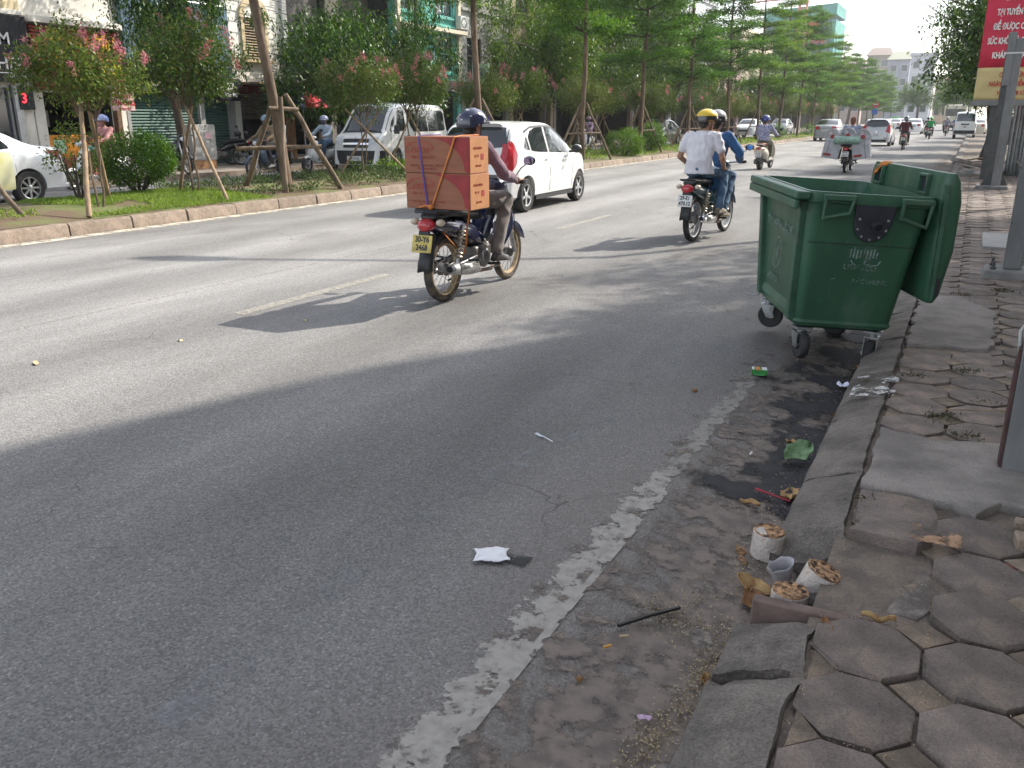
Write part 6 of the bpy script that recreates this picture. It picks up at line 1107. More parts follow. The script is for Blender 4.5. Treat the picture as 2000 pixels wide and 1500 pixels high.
mauve = M('mauve_shirt', (.17, .095, .135), .85, col2=(.25, .16, .2), vs=60, bump=.02, bs=150, sheen=.2); khaki = fab('grey_brown_trousers', (.16, .135, .125)); wtee = fab('white_tee', (.70, .68, .72), .05); jean = M('blue_jeans', (.045, .095, .17), .85, col2=(.11, .19, .29), vs=9, bump=.02, bs=160, edge=(.42, .66)); coat_b = fab('blue_denim_coat', (.025, .095, .24), .2); navyh = M('navy_helmet', (.006, .01, .05), .12, coat=1.0); yelh = M('yellow_helmet', (.72, .48, .02), .3, coat=.6); blackh = M('black_helmet', (.012, .012, .014), .2, coat=.8); blueh = M('blue_helmet', (.02, .04, .22), .2, coat=.8); greyh = M('grey_helmet', (.25, .25, .28), .25, coat=.6); leather = M('black_leather_shoe', (.02, .017, .015), .35, coat=.3); canvas = M('canvas_shoe', (.22, .19, .15), .8, var=.2, vs=12); cream_sh = M('pale_shoe', (.55, .5, .45), .7)
# --- the carton rider
P1 = pose(hip=(0, .44, .87), waist=(0, .44, 1.0), chest=(.01, .48, 1.2), neck=(.01, .50, 1.37), head=(.015, .53, 1.48), kn=(.19, .83, .83), an=(.215, .60, .37), toe=(.24, .82, .30), el=(.29, .60, 1.07))
person('motorbike rider in mauve shirt and dark blue helmet behind two cartons', LB1, RD(1), P1, mauve, khaki, leather, navyh, 0, 'long', RD(-14), marks=True, seed=2)
# --- the couple
PD = pose(hip=(0, .50, .86), waist=(0, .51, 1.0), chest=(0, .58, 1.2), neck=(0, .60, 1.38), head=(.01, .63, 1.50), sh=(.2, .58, 1.33), el=(.34, .66, 1.10), kn=(.17, .88, .80))
person('front rider in a loose blue denim coat behind the white shirt', LB2, RD(-5), PD, coat_b, jean, canvas, greyh, 0, 'long', RD(-5), trim=blackh, baggy=1.18, hem=.2, seed=4)
PP = pose(hip=(0, .10, .92), waist=(0, .10, 1.05), chest=(-.01, .17, 1.25), neck=(.0, .20, 1.40), head=(.02, .235, 1.505), sh=(.19, .17, 1.345), elR=(.27, .18, 1.06), wrR=(.24, .36, .93), gripR=(.22, .43, .895), elL=(-.28, .12, 1.07), wrL=(-.23, .33, .95), gripL=(-.2, .41, .92), kn=(.20, .50, .84), an=(.235, .30, .43), toe=(.26, .50, .375))
person('pillion passenger in white T-shirt, jeans and yellow helmet', LB2, RD(-5), PP, wtee, jean, canvas, yelh, 0, 'short', RD(-38), trim=blackh, hem=.06, flatR=True, baggy=1.05, seed=6)
# --- scooter rider in patterned shirt, vendor, others going away
pat = M('patterned_shirt', (.16, .17, .30), .85, col2=(.42, .42, .55), vs=28, edge=(.45, .55)); olive = fab('olive_trousers', (.10, .10, .07)); SCO = shift(DRV, -.22, -.0, ('grip',)); SCO.update(grip=(.3, .86, 1.0), wr=(.29, .78, 1.03), el=(.29, .5, 1.08), kn=(.14, .55, .80), an=(.13, .62, .40), toe=(.14, .80, .34))
person('scooter rider in patterned lilac shirt and blue helmet', (-5.75, 27.75, 0), RD(-3), SCO, pat, olive, cream_sh, blueh, 1, 'long', RD(-8), seed=7)
grsh = fab('blue_grey_shirt', (.22, .26, .36)); brh = M('auburn_hair', (.16, .06, .03), .55)
VEN = shift(DRV, .1, -.02); person('fan vendor in blue grey shirt with bare auburn hair', (-3.2, 27.4, 0), RD(-1), VEN, grsh, olive, leather, None, 1, 'long', 0, hairc=brh, baggy=1.25, seed=8)
maroon = fab('maroon_jacket', (.08, .012, .02)); person('motorbike rider in maroon jacket and black helmet', (-3.05, 48.4, 0), 0, DRV, maroon, fab('black_trousers', (.02, .02, .022)), leather, blackh, 2, 'long', RD(-15), trim=greyh, baggy=1.15, seed=9)
GF = 'riders far down the road'
for k, (x, y, c, lab) in enumerate(((-3.35, 79, (.12, .03, .03), 'far rider in dark red left of the green jacket'), (-2.9, 73.6, (.02, .28, .08), 'far rider in bright green jacket'), (-2.15, 87, (.2, .2, .24), 'far rider in grey shirt'), (-1.65, 98, (.03, .06, .2), 'far rider in dark blue jacket near the minibus'))): person(lab, (x, y, 0), 0, DRV, fab('far_jacket_%d' % k, c), fab('black_trousers', (.02, .02, .022)), leather, (blackh, MATS['green_taxi_paint'], greyh, blueh)[k], 2, group=GF, seed=10 + k)
# --- across the median
pinkc = M('pink_floral', (.42, .14, .15), .85, col2=(.5, .28, .26), vs=16); SC2 = SCO
person('rider in pink floral clothes and white blue helmet behind the bush', (-17.6, 13.95, 0), PI, SC2, pinkc, pinkc, M('pink_shoe', (.5, .1, .12), .6), M('white_blue_helmet', (.35, .4, .6), .3, col2=(.05, .1, .4), vs=9, coat=.5), 1, 'long', 0, mask=pinkc, seed=20)
UB = DRV; person('driver in tan jacket and pale blue helmet left of the stakes', (-16.95, 18.75, 0), PI + .05, shift(UB, .05, 0), fab('tan_jacket', (.22, .15, .08)), fab('black_trousers', (.02, .02, .022)), cream_sh, M('pale_blue_helmet', (.18, .32, .45), .3, coat=.5), 1, 'long', .5, mask=fab('blue_mask', (.1, .16, .3)), seed=21)
PW = pose(hip=(0, .02, .9), waist=(0, .02, 1.03), chest=(0, .06, 1.23), neck=(0, .08, 1.38), head=(0, .11, 1.49), sh=(.185, .07, 1.33), el=(.25, .2, 1.1), wr=(.14, .38, 1.06), grip=(.1, .44, 1.05), kn=(.2, .42, .84), an=(.2, .22, .43), toe=(.2, .4, .37)); person('pillion passenger in white shirt behind the tan jacket driver', (-16.95, 18.75, 0), PI + .05, PW, fab('white_shirt', (.68, .69, .72), .05), fab('black_trousers', (.02, .02, .022)), cream_sh, greyh, 1, 'long', .3, seed=22)
person('rider in pale blue jacket on the white scooter by the van', (-17.35, 21.4, 0), PI + .05, SC2, fab('pale_blue_jacket', (.38, .46, .58)), jean, cream_sh, M('dusky_helmet', (.25, .28, .4), .4, coat=.4), 1, 'long', .2, mask=fab('navy_mask', (.05, .07, .16)), seed=23)
person('rider in lilac shirt beside the third tall median tree', (-16.5, 40.0, 0), PI, SC2, fab('lilac_shirt', (.5, .32, .48)), fab('dark_jeans', (.03, .045, .08)), leather, M('pink_helmet', (.4, .2, .3), .3, coat=.4), 2, 'long', 0, mask=fab('navy_mask', (.05, .07, .16)), seed=24)
# ------------------------------------------------------------------ loads: cartons with straps, fan boxes
card = M('carton_board', (.31, .13, .077), .8, var=.1, vs=6, bump=.015, bs=60, st=(1, 1, 4)); cred = M('carton_red_print', (.31, .04, .042), .7, var=.15, vs=7); ctext = M('carton_red_ink', (.38, .07, .05), .75); ctan = M('carton_side', (.48, .225, .10), .8, var=.08, vs=6)
def carton(label, z, dx, ry):
    t = thing('carton', label, 'box', (LB1[0] + .065 + dx, LB1[1] - .005, z), RD(1) + ry, 'cartons on the motorbike'); W, D, H = .62, .33, .292
    ob('box', MB().b2(-W / 2, W / 2, -D / 2, D / 2, 0, H), card, t, bevel=.006)
    pr = [(-.02, H - .004), (W / 2 - .004, H - .004), (W / 2 - .004, .004), (.255, .004)]
    arc = [(.262 - .36 * (1 - cos(a)), .02 + (H - .026) * sin(a)) for a in [PI / 2 * k / 12 for k in range(13)]]
    poly = [(W / 2 - .004, .006), (W / 2 - .004, H - .006)] + [(x, z_) for x, z_ in arc[::-1]]
    ob('red_print', MB().prism(poly, .0015, Matrix(((1, 0, 0, 0), (0, 0, -1, -D / 2 - .0015), (0, 1, 0, 0), (0, 0, 0, 1)))), cred, t, ang=0)
    fm = T(0, -D / 2 - .003, 0) @ REAR
    text('brand_letters', 'Cottie', .105, ctext, t, fm @ T(-.19, .19, 0), ext=.001, shear=.25, sx=.9); arcm = MB(); arcm.loft([[(-.165 + r * cos(a) * 1.05, .20 + r * sin(a) * .42 , .0) for r in (.115, .125 + .006 * sin(k * PI / 12))] for k, a in enumerate([PI * .9 - PI * 1.05 * k / 12 for k in range(13)])], False, False, fm); ob('swoosh', arcm, ctext, t, ang=0, solid=.001)
    text('small_letters', 'GIA VỊ BA CÂY', .035, ctext, t, fm @ T(-.13, .125, 0), ext=.001); text('small_letters', 'NHẸ TAY - TRÁNH MƯA - GIỮ KHÔ', .02, ctext, t, fm @ T(-.09, .06, 0), ext=.001); text('small_letters', 'Sản xuất tại Việt Nam', .02, ctext, t, fm @ T(-.09, .035, 0), ext=.001)
    sm = T(W / 2 + .002, 0, 0) @ Matrix(((0, 0, 1, 0), (1, 0, 0, 0), (0, 1, 0, 0), (0, 0, 0, 1)))
    ob('side_panel', MB().b2(W / 2, W / 2 + .0015, -D / 2 + .004, D / 2 - .004, .004, H - .004), ctan, t, ang=0)
    text('side_print', 'KHỐI LƯỢNG', .026, ctext, t, sm @ T(-.03, .2, 0.001), ext=.001); text('side_print', 'SL: 24', .03, ctext, t, sm @ T(-.05, .14, .001), ext=.001); ob('side_stamp', MB().box((0, 0, 0), (.055, .05, .001), sm @ T(.05, .13, .001)), cred, t, ang=0); text('side_print', 'HSD 12/18', .022, ctext, t, sm @ T(-.02, .06, .001), ext=.001); return t
carton('lower carton resting on the motorbike rack', .818, 0, 0); carton('upper carton stacked on top of the lower one', 1.112, -.006, RD(1.2))
c0 = Vector((LB1[0] + .065, LB1[1], 0)); orange = M('orange_strap', (.62, .2, .04), .6, var=.15, vs=20); violet = M('violet_rope', (.12, .08, .3), .7, var=.2, vs=30)
yb = -.178
tag(ob('luggage_strap', MB().tube([c0 + V(*q) for q in ((.21, .165, 1.412), (.20, -.10, 1.412), (.185, yb, 1.404), (.06, yb - .003, 1.1), (-.035, yb - .004, .87), (-.06, yb + .01, .83), (-.10, yb - .02, .85), (-.17, yb - .02, .83))], .0085, 7, flat=.6), orange, ang=60), 'orange strap slanting down the rear of both cartons', 'strap', 'straps round the cartons')
tag(ob('luggage_strap', MB().tube([c0 + V(*q) for q in ((-.165, .165, 1.412), (-.165, -.1, 1.412), (-.165, yb, 1.404), (-.13, yb - .003, 1.1), (-.095, yb - .003, .86), (-.07, yb + .02, .82))], .008, 7, flat=.6), violet, ang=60), 'violet rope running down the left of both cartons', 'rope', 'straps round the cartons')
tag(ob('luggage_strap', MB().tube([c0 + V(*q) for q in ((.19, .02, .81), (.165, .06, .75), (.12, .10, .62), (.10, .12, .5), (.06, .14, .40), (.03, .0, .52), (.0, -.1, .62))], .008, 7, flat=.6), orange, ang=60), 'orange strap hanging below the cartons beside the tail', 'strap', 'straps round the cartons')
ob_k = tag(ob('strap_knot', MB().sph(c0 + V(-.055, yb - .012, .835), (.028, .02, .024), 10, 7), orange), 'orange strap knot at the lower left of the cartons', 'knot')
# vendor load
gbox = M('grey_fan_box', (.42, .43, .46), .6, var=.12, vs=5); VL = Vector((-3.2, 27.4, 0)); fanp = M('pale_fan_plastic', (.55, .55, .57), .45); gwrap = M('green_wrapped_bundle', (.24, .38, .31), .5, var=.25, vs=9)
for k, (sx_, lab) in enumerate(((-1, 'grey box slung on the left of the vendor motorbike'), (1, 'grey box slung on the right of the vendor motorbike'))):
    t = thing('fan_box', lab, 'box', tuple(VL + V(sx_ * .44, -.05, .42)), 0, 'boxes on the vendor motorbike', rot=(0, sx_ * -.16, 0)); ob('box', MB().b2(-.24, .24, -.22, .22, 0, .50), gbox, t, bevel=.015); ob('red_label', MB().b2(-.2, .02, -.226, -.221, .06, .13), cred, t, ang=0); ob('twine', MB().tube([(.12 * sx_, -.225, 0), (.1 * sx_, -.226, .5)], .006, 5), plate_t, t); ob('lid', MB().b2(-.245, .245, -.225, .225, .47, .505), gbox, t, bevel=.008)
for k, (x, lab) in enumerate(((-.42, 'round electric fan, left on the vendor load'), (0, 'round electric fan, middle on the vendor load'), (.42, 'round electric fan, right on the vendor load'))):
    t = thing('electric_fan', lab, 'fan', tuple(VL + V(x, -.16, 1.03 if x else 1.06)), 0, 'fans on the vendor motorbike'); mt = T(0, 0, 0, PI / 2); cg = MB()
    for r in (.07, .11, .15, .19, .215): cg.ring([(r - .004, -.05 * (1 - r / .22) * 1.2), (r + .004, -.05 * (1 - r / .22) * 1.2), (r + .004, -.05 * (1 - r / .22) * 1.2 + .008), (r - .004, -.05 * (1 - r / .22) * 1.2 + .008)], T(0, -.03, 0, PI / 2), 24)
    tag(ob('guard', cg, fanp, t), kind='stuff'); ob('wrap', MB().lathe([(.205, .045), (.222, .03), (.222, -.09), (.15, -.12), (.02, -.125)], T(0, 0, 0, PI / 2), 24, False), M('bubble_wrap', (.5, .5, .52), .4, alpha=.75), t); ob('hub_sticker', MB().lathe([(.06, 0), (.055, .02)], T(0, -.05, 0, PI / 2), 14), cred, t)
    bl = MB()
    for q in range(3): bl.box((.1 * cos(q * 2.1), -.0, .1 * sin(q * 2.1)), (.13, .01, .08), rz=0, ry=-q * 2.1)
    ob('blades', bl, fanp, t)
tag(ob('wrapped_bundle', MB().loft([oval(0, 0, .0, .0)] if False else [[(x, .11 * cos(a) * f, .11 * sin(a) * f) for a in [2 * PI * k / 12 for k in range(12)]] for x, f in ((-.36, .5), (-.33, .95), (-.1, 1.02), (.12, .97), (.33, .95), (.36, .5))]), gwrap, loc=VL + V(0, -.34, .93)), 'pale green wrapped bundle tied across the vendor load', 'bundle')
# ================================================================== GREEN WHEELED BIN
bing = M('bin_green', (.03, .10, .055), .46, var=.2, vs=3, st=(1, 1, .35), bump=.012, bs=220, dirt=((.085, .125, .095), 6, .52, .6), grain=.12, gs=90); bind = M('bin_green_rim', (.035, .10, .06), .5, var=.2, vs=5, dirt=((.10, .13, .09), 8, .52, .6)); axm = M('axle_cover', (.028, .03, .04), .55, var=.15, vs=9); fadew = worn('faded_print', (.26, .35, .31), .405, 26, col2=(.16, .24, .2), fade=.12, bumpy=False, amax=.85); wheelm = M('caster_rubber', (.03, .03, .03), .8, var=.3, vs=9); galv = M('galvanised', (.33, .34, .34), .45, .7, var=.25, vs=10)
BIN = thing('wheeled_bin', 'large green four wheeled rubbish bin with its lid hanging open', 'bin', (-.803, 6.23, 0), rot=(.012, .058, .429))
def rrect(L_, D, r, z, n=4, cx=0):
    out = []
    for (sx_, sy_, a0) in ((1, 1, 0), (-1, 1, 90), (-1, -1, 180), (1, -1, 270)):
        for k in range(n + 1): a = RD(a0 + 90 * k / n); out.append((cx + sx_ * (D / 2 - r) + r * cos(a), sy_ * (L_ / 2 - r) + r * sin(a), z))
    return out
rg = [rrect(.90, .53, .05, .228), rrect(.985, .615, .06, .25), rrect(1.0, .63, .065, .30), rrect(1.10, .685, .07, .66), rrect(1.215, .745, .075, 1.045), rrect(1.265, .785, .075, 1.05), rrect(1.275, .79, .075, 1.09), rrect(1.262, .78, .075, 1.115), rrect(1.215, .735, .07, 1.115), rrect(1.17, .705, .065, 1.04), rrect(1.03, .625, .06, .5), rrect(.95, .57, .05, .285)]
ob('body', MB().loft(rg), bing, BIN, ang=40)
# front (left) face: lip bar, corner posts, paler panel with a torn top edge
def fx(z): return -(.315 + (.375 - .315) * (z - .3) / .75)
for y in (-.46, .46): ob('corner_post', MB().loft([[(fx(z) - .035, y * k - .035, z), (fx(z) + .01, y * k - .035, z), (fx(z) + .01, y * k + .035, z), (fx(z) - .035, y * k + .035, z)] for z, k in ((.27, .92), (1.05, 1.12))]), bind, BIN, bevel=.008)
zz_ = [(.44 * (1 - 2 * k / 16), .985 + (.035 if k % 2 else 0)) for k in range(17)]
pn = [(-.40, .30), (.40, .30)] + zz_; ob('front_panel', MB().prism([(y, z - .3) for y, z in pn], .006, Matrix(((0, 0, -1, fx(.3) - .004), (1, 0, 0, 0), (-.0, 1, 0, .3), (0, 0, 0, 1))) @ Matrix.Rotation(RD(-4.5), 4, 'X')), M('bin_green_pale', (.085, .16, .11), .55, var=.2, vs=4), BIN, ang=0)
ob('lip_bar', MB().box((-.425, 0, 1.085), (.09, 1.3, .05)), bind, BIN, bevel=.012); ob('comb_bar', MB().box((-.455, 0, 1.03), (.03, 1.28, .055)), bind, BIN, bevel=.008)
LFT = Matrix(((0, 0, -1, 0), (-1, 0, 0, 0), (0, 1, 0, 0), (0, 0, 0, 1)))
text('panel_letters', 'TP.XANH-SẠCH', .095, fadew, BIN, T(fx(.83) - .018, 0, .83) @ LFT, ext=.001); text('panel_letters', 'URENCO', .07, fadew, BIN, T(fx(.45) - .014, .1, .45) @ LFT, ext=.001); ob('panel_emblem', MB().ring([(.1, 0), (.107, 0), (.107, .003), (.1, .003)], T(fx(.64) - .016, 0, .64) @ LFT, 24), fadew, BIN, ang=0); text('emblem_sign', '4', .13, fadew, BIN, T(fx(.64) - .017, 0, .64) @ LFT, ext=.001)
# near end face (y = -): axle cover, handle loops, print
def fy(z): return -(.50 + (.607 - .50) * (z - .30) / .745)
ENDM = lambda x, z, o=.0: Matrix(((1, 0, 0, x), (0, .141, -.99, fy(z) - o), (0, .99, .141, z), (0, 0, 0, 1))) @ Matrix(((1, 0, 0, 0), (0, 1, 0, 0), (0, 0, 1, 0), (0, 0, 0, 1)))
ENDM = lambda x, z, o=.0: Matrix(((1, 0, 0, x), (0, -.141, -.99, fy(z) - o), (0, .99, -.141, z), (0, 0, 0, 1)))
cov = [(-.125, .1), (.125, .1), (.112, -.02)] + [(.108 * cos(RD(a)), -.035 + .108 * sin(RD(a))) for a in range(-10, -171, -20)] + [(-.112, -.02)]
ac = ob('axle_cover', MB().prism(cov, .022, ENDM(.03, .965, .0)), axm, BIN, bevel=.006); ob('axle_boss', MB().lathe([(.034, 0), (.032, .05), (.022, .052), (.02, .03)], ENDM(.05, .93, .02), 16), axm, ac)
for a in (200, 235, 270, 305, 340, 160, 20): ob('bolt', MB().lathe([(.008, 0), (.008, .006), (.004, .008)], ENDM(.03 + .092 * cos(RD(a)), .932 + .092 * sin(RD(a)), .022), 8), galv, ac)
for sx_ in (-1, 1):
    x0 = .03 + sx_ * .235; h = MB().tube([(x0 - .085, fy(1.06) - .045, 1.075), (x0 - sx_ * .0 - .085 + (.0 if sx_ < 0 else .0), fy(.98) - .05, .985 if sx_ > 0 else .96), (x0 + .07, fy(.99) - .05, .94 if sx_ > 0 else .995), (x0 + .085, fy(1.06) - .045, 1.075)], .014, 8); ob('handle', h, bind, BIN)
    ob('handle_mount', MB().box((x0, fy(1.06) - .03, 1.085), (.2, .05, .035)), bind, BIN, bevel=.008)
pm_ = lambda x, z: ENDM(x, z, .003)
lg = MB()
for k in range(9): lg.box((0, 0, 0), (.011, .055 + .01 * sin(k * 1.3), .0012), pm_(-.055 + .0205 * k, .745 + .006 * sin(k * 2)))
for k in range(2): lg.tube([pm_(.005 + .085 * k + .05 * cos(a), .70 + .03 * sin(a)).translation for a in (PI, PI * 1.25, PI * 1.5, PI * 1.75, PI * 2.05)], .005, 5)
tag(ob('hand_logo', lg, fadew, BIN, ang=0), kind='stuff'); text('logo_letters', 'URENCO', .05, fadew, BIN, pm_(.02, .655), ext=.0008, sx=1.0); text('print', 'Lì', .045, fadew, BIN, pm_(-.13, .585), ext=.0008); text('print', 'RÁC', .042, fadew, BIN, pm_(.03, .565), ext=.0008); text('print', 'THÙNG', .045, fadew, BIN, pm_(.145, .565), ext=.0008, sx=.85)
ob('mould_line', MB().box((0, 0, 0), (.66, .004, .002), ENDM(0, .80, .001)), axm, BIN, ang=0); ob('base_bead', MB().loft([rrect(1.0, .63, .06, .262), rrect(1.012, .642, .06, .272), rrect(1.0, .63, .06, .29)]), bing, BIN)
# lid hanging down behind the hinge (right side): hollow shell with hinge windows
ld = thing('x', 'x', 'x') if False else None
def lidring(z, x0, x1, L_, r=.05): return rrect(L_, x1 - x0, min(r, (x1 - x0) * .45), z, 4, (x0 + x1) / 2)
lid = ob('lid', MB().loft([lidring(.47, .45, .50, 1.2, .02), lidring(.52, .43, .525, 1.24), lidring(.8, .408, .55, 1.28), lidring(1.1, .402, .535, 1.29), lidring(1.22, .405, .505, 1.28), lidring(1.265, .42, .48, 1.25)]), bing, BIN, ang=40)
ob('lid_edge', MB().loft([[(.445 - .04 * t_, -.648 + .03 * (t_ - .6) ** 2 * -1, .50 + .7 * t_), (.465 - .04 * t_, -.656, .50 + .7 * t_), (.465 - .04 * t_, -.63, .50 + .7 * t_), (.445 - .04 * t_, -.62, .50 + .7 * t_)] for t_ in (0, .5, 1)]), bind, lid)
for y in (-.36, .42):
    f = MB(); f.b2(.375, .403, y - .07, y - .052, 1.118, 1.245); f.b2(.375, .403, y + .052, y + .07, 1.118, 1.245); f.b2(.376, .402, y - .052, y + .052, 1.227, 1.245); f.b2(.376, .402, y - .052, y + .052, 1.118, 1.136); hb = ob('hinge_bracket', f, bind, BIN, bevel=.004)
    ob('hinge_recess', MB().b2(.40, .408, y - .05, y + .05, 1.13, 1.23), axm, BIN, ang=0)
ob('lid_notch', MB().prism([(0, 0), (.035, .0), (.03, .12), (.008, .17)], .006, Matrix(((1, 0, 0, .468), (0, 0, -1, -.622), (0, 1, 0, .52), (0, 0, 0, 1)))), axm, lid, ang=0)
# casters
def caster(x, y, yaw, zg):
    h = .232 - zg; r = .092; fm = T(x, y, .232, 0, 0, yaw); rc = h - r
    f = ob('caster', MB().box((0, 0, -.012), (.11, .1, .016), fm).tube([(0, 0, -.02), (0, 0, -.045)], .03, 10, True, fm), galv, BIN, bevel=.003)
    fk = MB()
    for s in (-1, 1): fk.loft([[(s * .038, y_ + .0, z_), (s * .044, y_, z_), (s * .044, y_ + w_, z_), (s * .038, y_ + w_, z_)] for y_, w_, z_ in ((-.05, .10, -.045), (-.045, .075, -.09), (-.05, .05, -rc - .012))], m=fm)
    fk.box((0, 0, -.045), (.09, .10, .008), fm); ob('fork', fk, galv, f); ob('caster_wheel', MB().ring([(.03, -.024), (r * .9, -.026), (r, -.012), (r, .012), (r * .9, .026), (.03, .024)], fm @ T(0, -.025, -rc, 0, PI / 2, 0), 22), wheelm, f); ob('caster_axle', MB().tube([(-.052, -.025, -rc), (.052, -.025, -rc)], .011, 8, True, fm), galv, f)
caster(-.235, -.42, .15, .013); caster(.235, -.42, -.5, -.018); caster(-.255, .40, 1.15, .014); caster(.235, .40, .9, -.015)
ob('tow_hook', MB().tube([(-.30, .46, .27), (-.33, .50, .235), (-.38, .53, .225), (-.42, .55, .24)], .006, 6), galv, BIN)
# ================================================================== RAG, POSTS, BANNER
om = M('orange_rag', (.55, .19, .04), .8, var=.3, vs=12)
bw = BIN.matrix_basis if False else Matrix.Translation(BIN.location) @ BIN.rotation_euler.to_matrix().to_4x4()
rgm = MB().grid(lambda a, b: tuple(bw @ Vector((.352 + .012 * sin(b * 9) + .09 * a, .37 + .08 * b + .012 * sin(a * 7), 1.262 + .014 * sin(a * 6 + b * 5) - .16 * max(0, .6 - a) * (1 - abs(b - .5))))), 12, 8); tag(ob('orange_rag', rgm, om, solid=.006), 'orange rag caught on the hinge of the green bin', 'rag')
galvp = M('pole_grey', (.20, .205, .205), .5, .35, var=.18, vs=5, st=(1, 1, .3), dirt=((.12, .11, .10), 4, .56, .5)); galvd = M('pole_dark', (.085, .09, .09), .55, .3, var=.2, vs=5)
conc = M('concrete', (.3, .3, .29), .9, var=.2)
t = thing('steel_pole', 'grey steel pole in front of the red banner', 'pole', (.50, 21.0, .12)); ob('footing', MB().b2(-.3, .3, -.25, .25, -.05, .07), conc, t, bevel=.02); ob('column', MB().b2(-.02, .16, -.09, .09, .07, 2.95), galvp, t, bevel=.006); ob('flange', MB().b2(-.13, -.021, -.07, .07, .07, 3.05), galvd, t, bevel=.004); ob('splice_plate', MB().b2(-.12, .02, -.108, -.092, 2.05, 3.07), galvp, t, bevel=.004); ob('strap', MB().b2(-.135, .17, -.115, .1, 2.66, 2.69), alu, t); ob('gusset', MB().loft([[(.161, y, .07), (.30, y, .07), (.161, y, .3)] for y in (-.008, .008)]), galvd, t, ang=0); ob('gusset', MB().loft([[(-.131, y, .07), (-.20, y, .07), (-.131, y, .3)] for y in (-.008, .008)]), galvd, t, ang=0)
for x in (-.2, .24): ob('anchor_bolt', MB().tube([(x, -.18, .07), (x, -.18, .13)], .014, 6), galvd, t)
t = thing('steel_pole', 'tapering grey pole on a concrete plinth at the right edge', 'pole', (.50, 9.25, .12)); ob('plinth', MB().loft([[(-.27, -.25, -.05), (.33, -.25, -.05), (.33, .25, -.05), (-.27, .25, -.05)], [(-.22, -.2, .075), (.3, -.2, .075), (.3, .2, .075), (-.22, .2, .075)]]), conc, t, bevel=.015); ob('column', MB().loft([[(-.075, -.075, .075), (.075, -.075, .075), (.075, .075, .075), (-.075, .075, .075)], [(-.055, -.055, 8), (.055, -.055, 8), (.055, .055, 8), (-.055, .055, 8)]]), galvp, t, bevel=.008)
for z in (.5, 1.0, 1.5): ob('rivet', MB().lathe([(.008, 0), (.006, .006)], T(-.07, -.079, z) @ REAR, 8), galvd, t)
for x, y in ((-.16, -.14), (-.16, .1), (.2, -.14)): ob('anchor_bolt', MB().tube([(x, y, .075), (x, y, .15)], .013, 6).lathe([(.026, .078), (.026, .1)], T(x, y, 0), 6), galvd, t)
#ob('lamp_arm', MB().tube([(0, 0, 7.9), (-.6, 0, 8.5), (-2.2, .1, 8.8)], [.05, .045, .04], 8), galvp, t); ob('lamp_head', MB().loft([oval(0, 8.8, .0001, .0001)] if False else [[(x, .12 * cos(a) * w, 8.82 + .05 * sin(a) * w) for a in [2 * PI * k / 10 for k in range(10)]] for x, w in ((-2.1, .4), (-2.3, .9), (-2.7, 1), (-2.95, .5))]), galvp, t)
t = thing('street_lamp', 'tall street lamp whose arm reaches over the near lane', 'street lamp', (1.6, 17.9, .12)); ob('post', MB().tube([(0, 0, 0), (0, 0, 8.4)], [.09, .06], 10), galvp, t); ob('lamp_arm', MB().tube([(0, 0, 8.3), (-1.2, -.45, 9.0), (-3.4, -1.3, 9.2)], [.06, .05, .045], 8), galvp, t); ob('lamp_head', MB().loft([[(x, -1.3 + .38 * (x + 3.4) + .22 * cos(a) * w, 9.2 + .07 * sin(a) * w) for a in [2 * PI * k / 10 for k in range(10)]] for x, w in ((-3.2, .4), (-3.4, .9), (-4.0, 1), (-4.3, .5))]), galvp, t)
t = thing('sign_post', 'square steel post with a maroon board edge at the right edge', 'post', (.345, 3.93, .125)); ob('post', MB().b2(-.045, .045, -.045, .045, 0, .62), galvp, t, bevel=.004); ob('upper_section', MB().b2(-.005, .075, -.03, .05, .621, 3.1), galvp, t, bevel=.004); ob('collar', MB().b2(-.05, .05, -.05, .05, .58, .62), alu, t, bevel=.004); ob('board', MB().loft([[(-.058, y, z) for z in (0.01,)] + [(-.047, y, .01), (-.047, y, zt), (-.058, y, zt)] for y, zt in ((-.03, .53), (.06, .56))]), M('maroon_board', (.08, .035, .032), .6, var=.3, vs=6, dirt=((.12, .09, .075), 7, .52, .7)), t)
ob('bracket', MB().tube([(-.05, .0, .48), (-.062, .0, .60), (-.03, .0, .66)], .007, 6), alu, t)
# banner on its own dark post
redc = M('banner_red', (.62, .03, .075), .65, var=.08, vs=2); crmc = M('banner_cream', (.62, .50, .24), .65, var=.08, vs=2)
t = thing('street_banner', 'tall red and cream banner with white Vietnamese lettering', 'banner', (.36, 24.0, .12)); ob('post', MB().b2(-.07, .07, .06, .2, 0, 6.2), galvd, t, bevel=.006)
BL, BR, Z0, ZM = -.47, 1.12, 1.83, 2.55
def bgrid(z0, z1): return MB().grid(lambda a, b: (BL + (BR - BL) * a, .012 * sin(a * 9 + b * 2), z0 + (z1 - z0) * b), 20, 8)
ob('cream_panel', bgrid(Z0, ZM), crmc, t, solid=.004); ob('red_panel', bgrid(ZM + .002, 5.9), redc, t, solid=.004); ob('bottom_bar', MB().b2(BL - .05, BR + .05, -.03, .05, Z0 - .13, Z0 - .002), galvp, t, bevel=.006); ob('top_bar', MB().b2(BL - .05, BR + .05, -.03, .05, 5.9, 6.0), galvp, t, bevel=.006)
bxc = (BL + BR) / 2
for k, (s, z) in enumerate((('KHÁM BỆNH', 3.99 + .76), ('KHÁM CHỮA BỆNH', 4.37), ('BẢO HIỂM Y TẾ', 4.05), ('TẠI TUYẾN Y TẾ CƠ SỞ', 3.74), ('ĐỂ ĐƯỢC CHĂM SÓC', 3.43), ('SỨC KHỎE VÀ GIẢM CHI PHÍ', 3.12), ('KHÁM CHỮA BỆNH', 2.81))): text('letters', s, .185, whl, t, T(bxc - .03, -.035, z) @ REAR, sx=.54 if len(s) > 18 else .62, bold=.007, ext=.002)
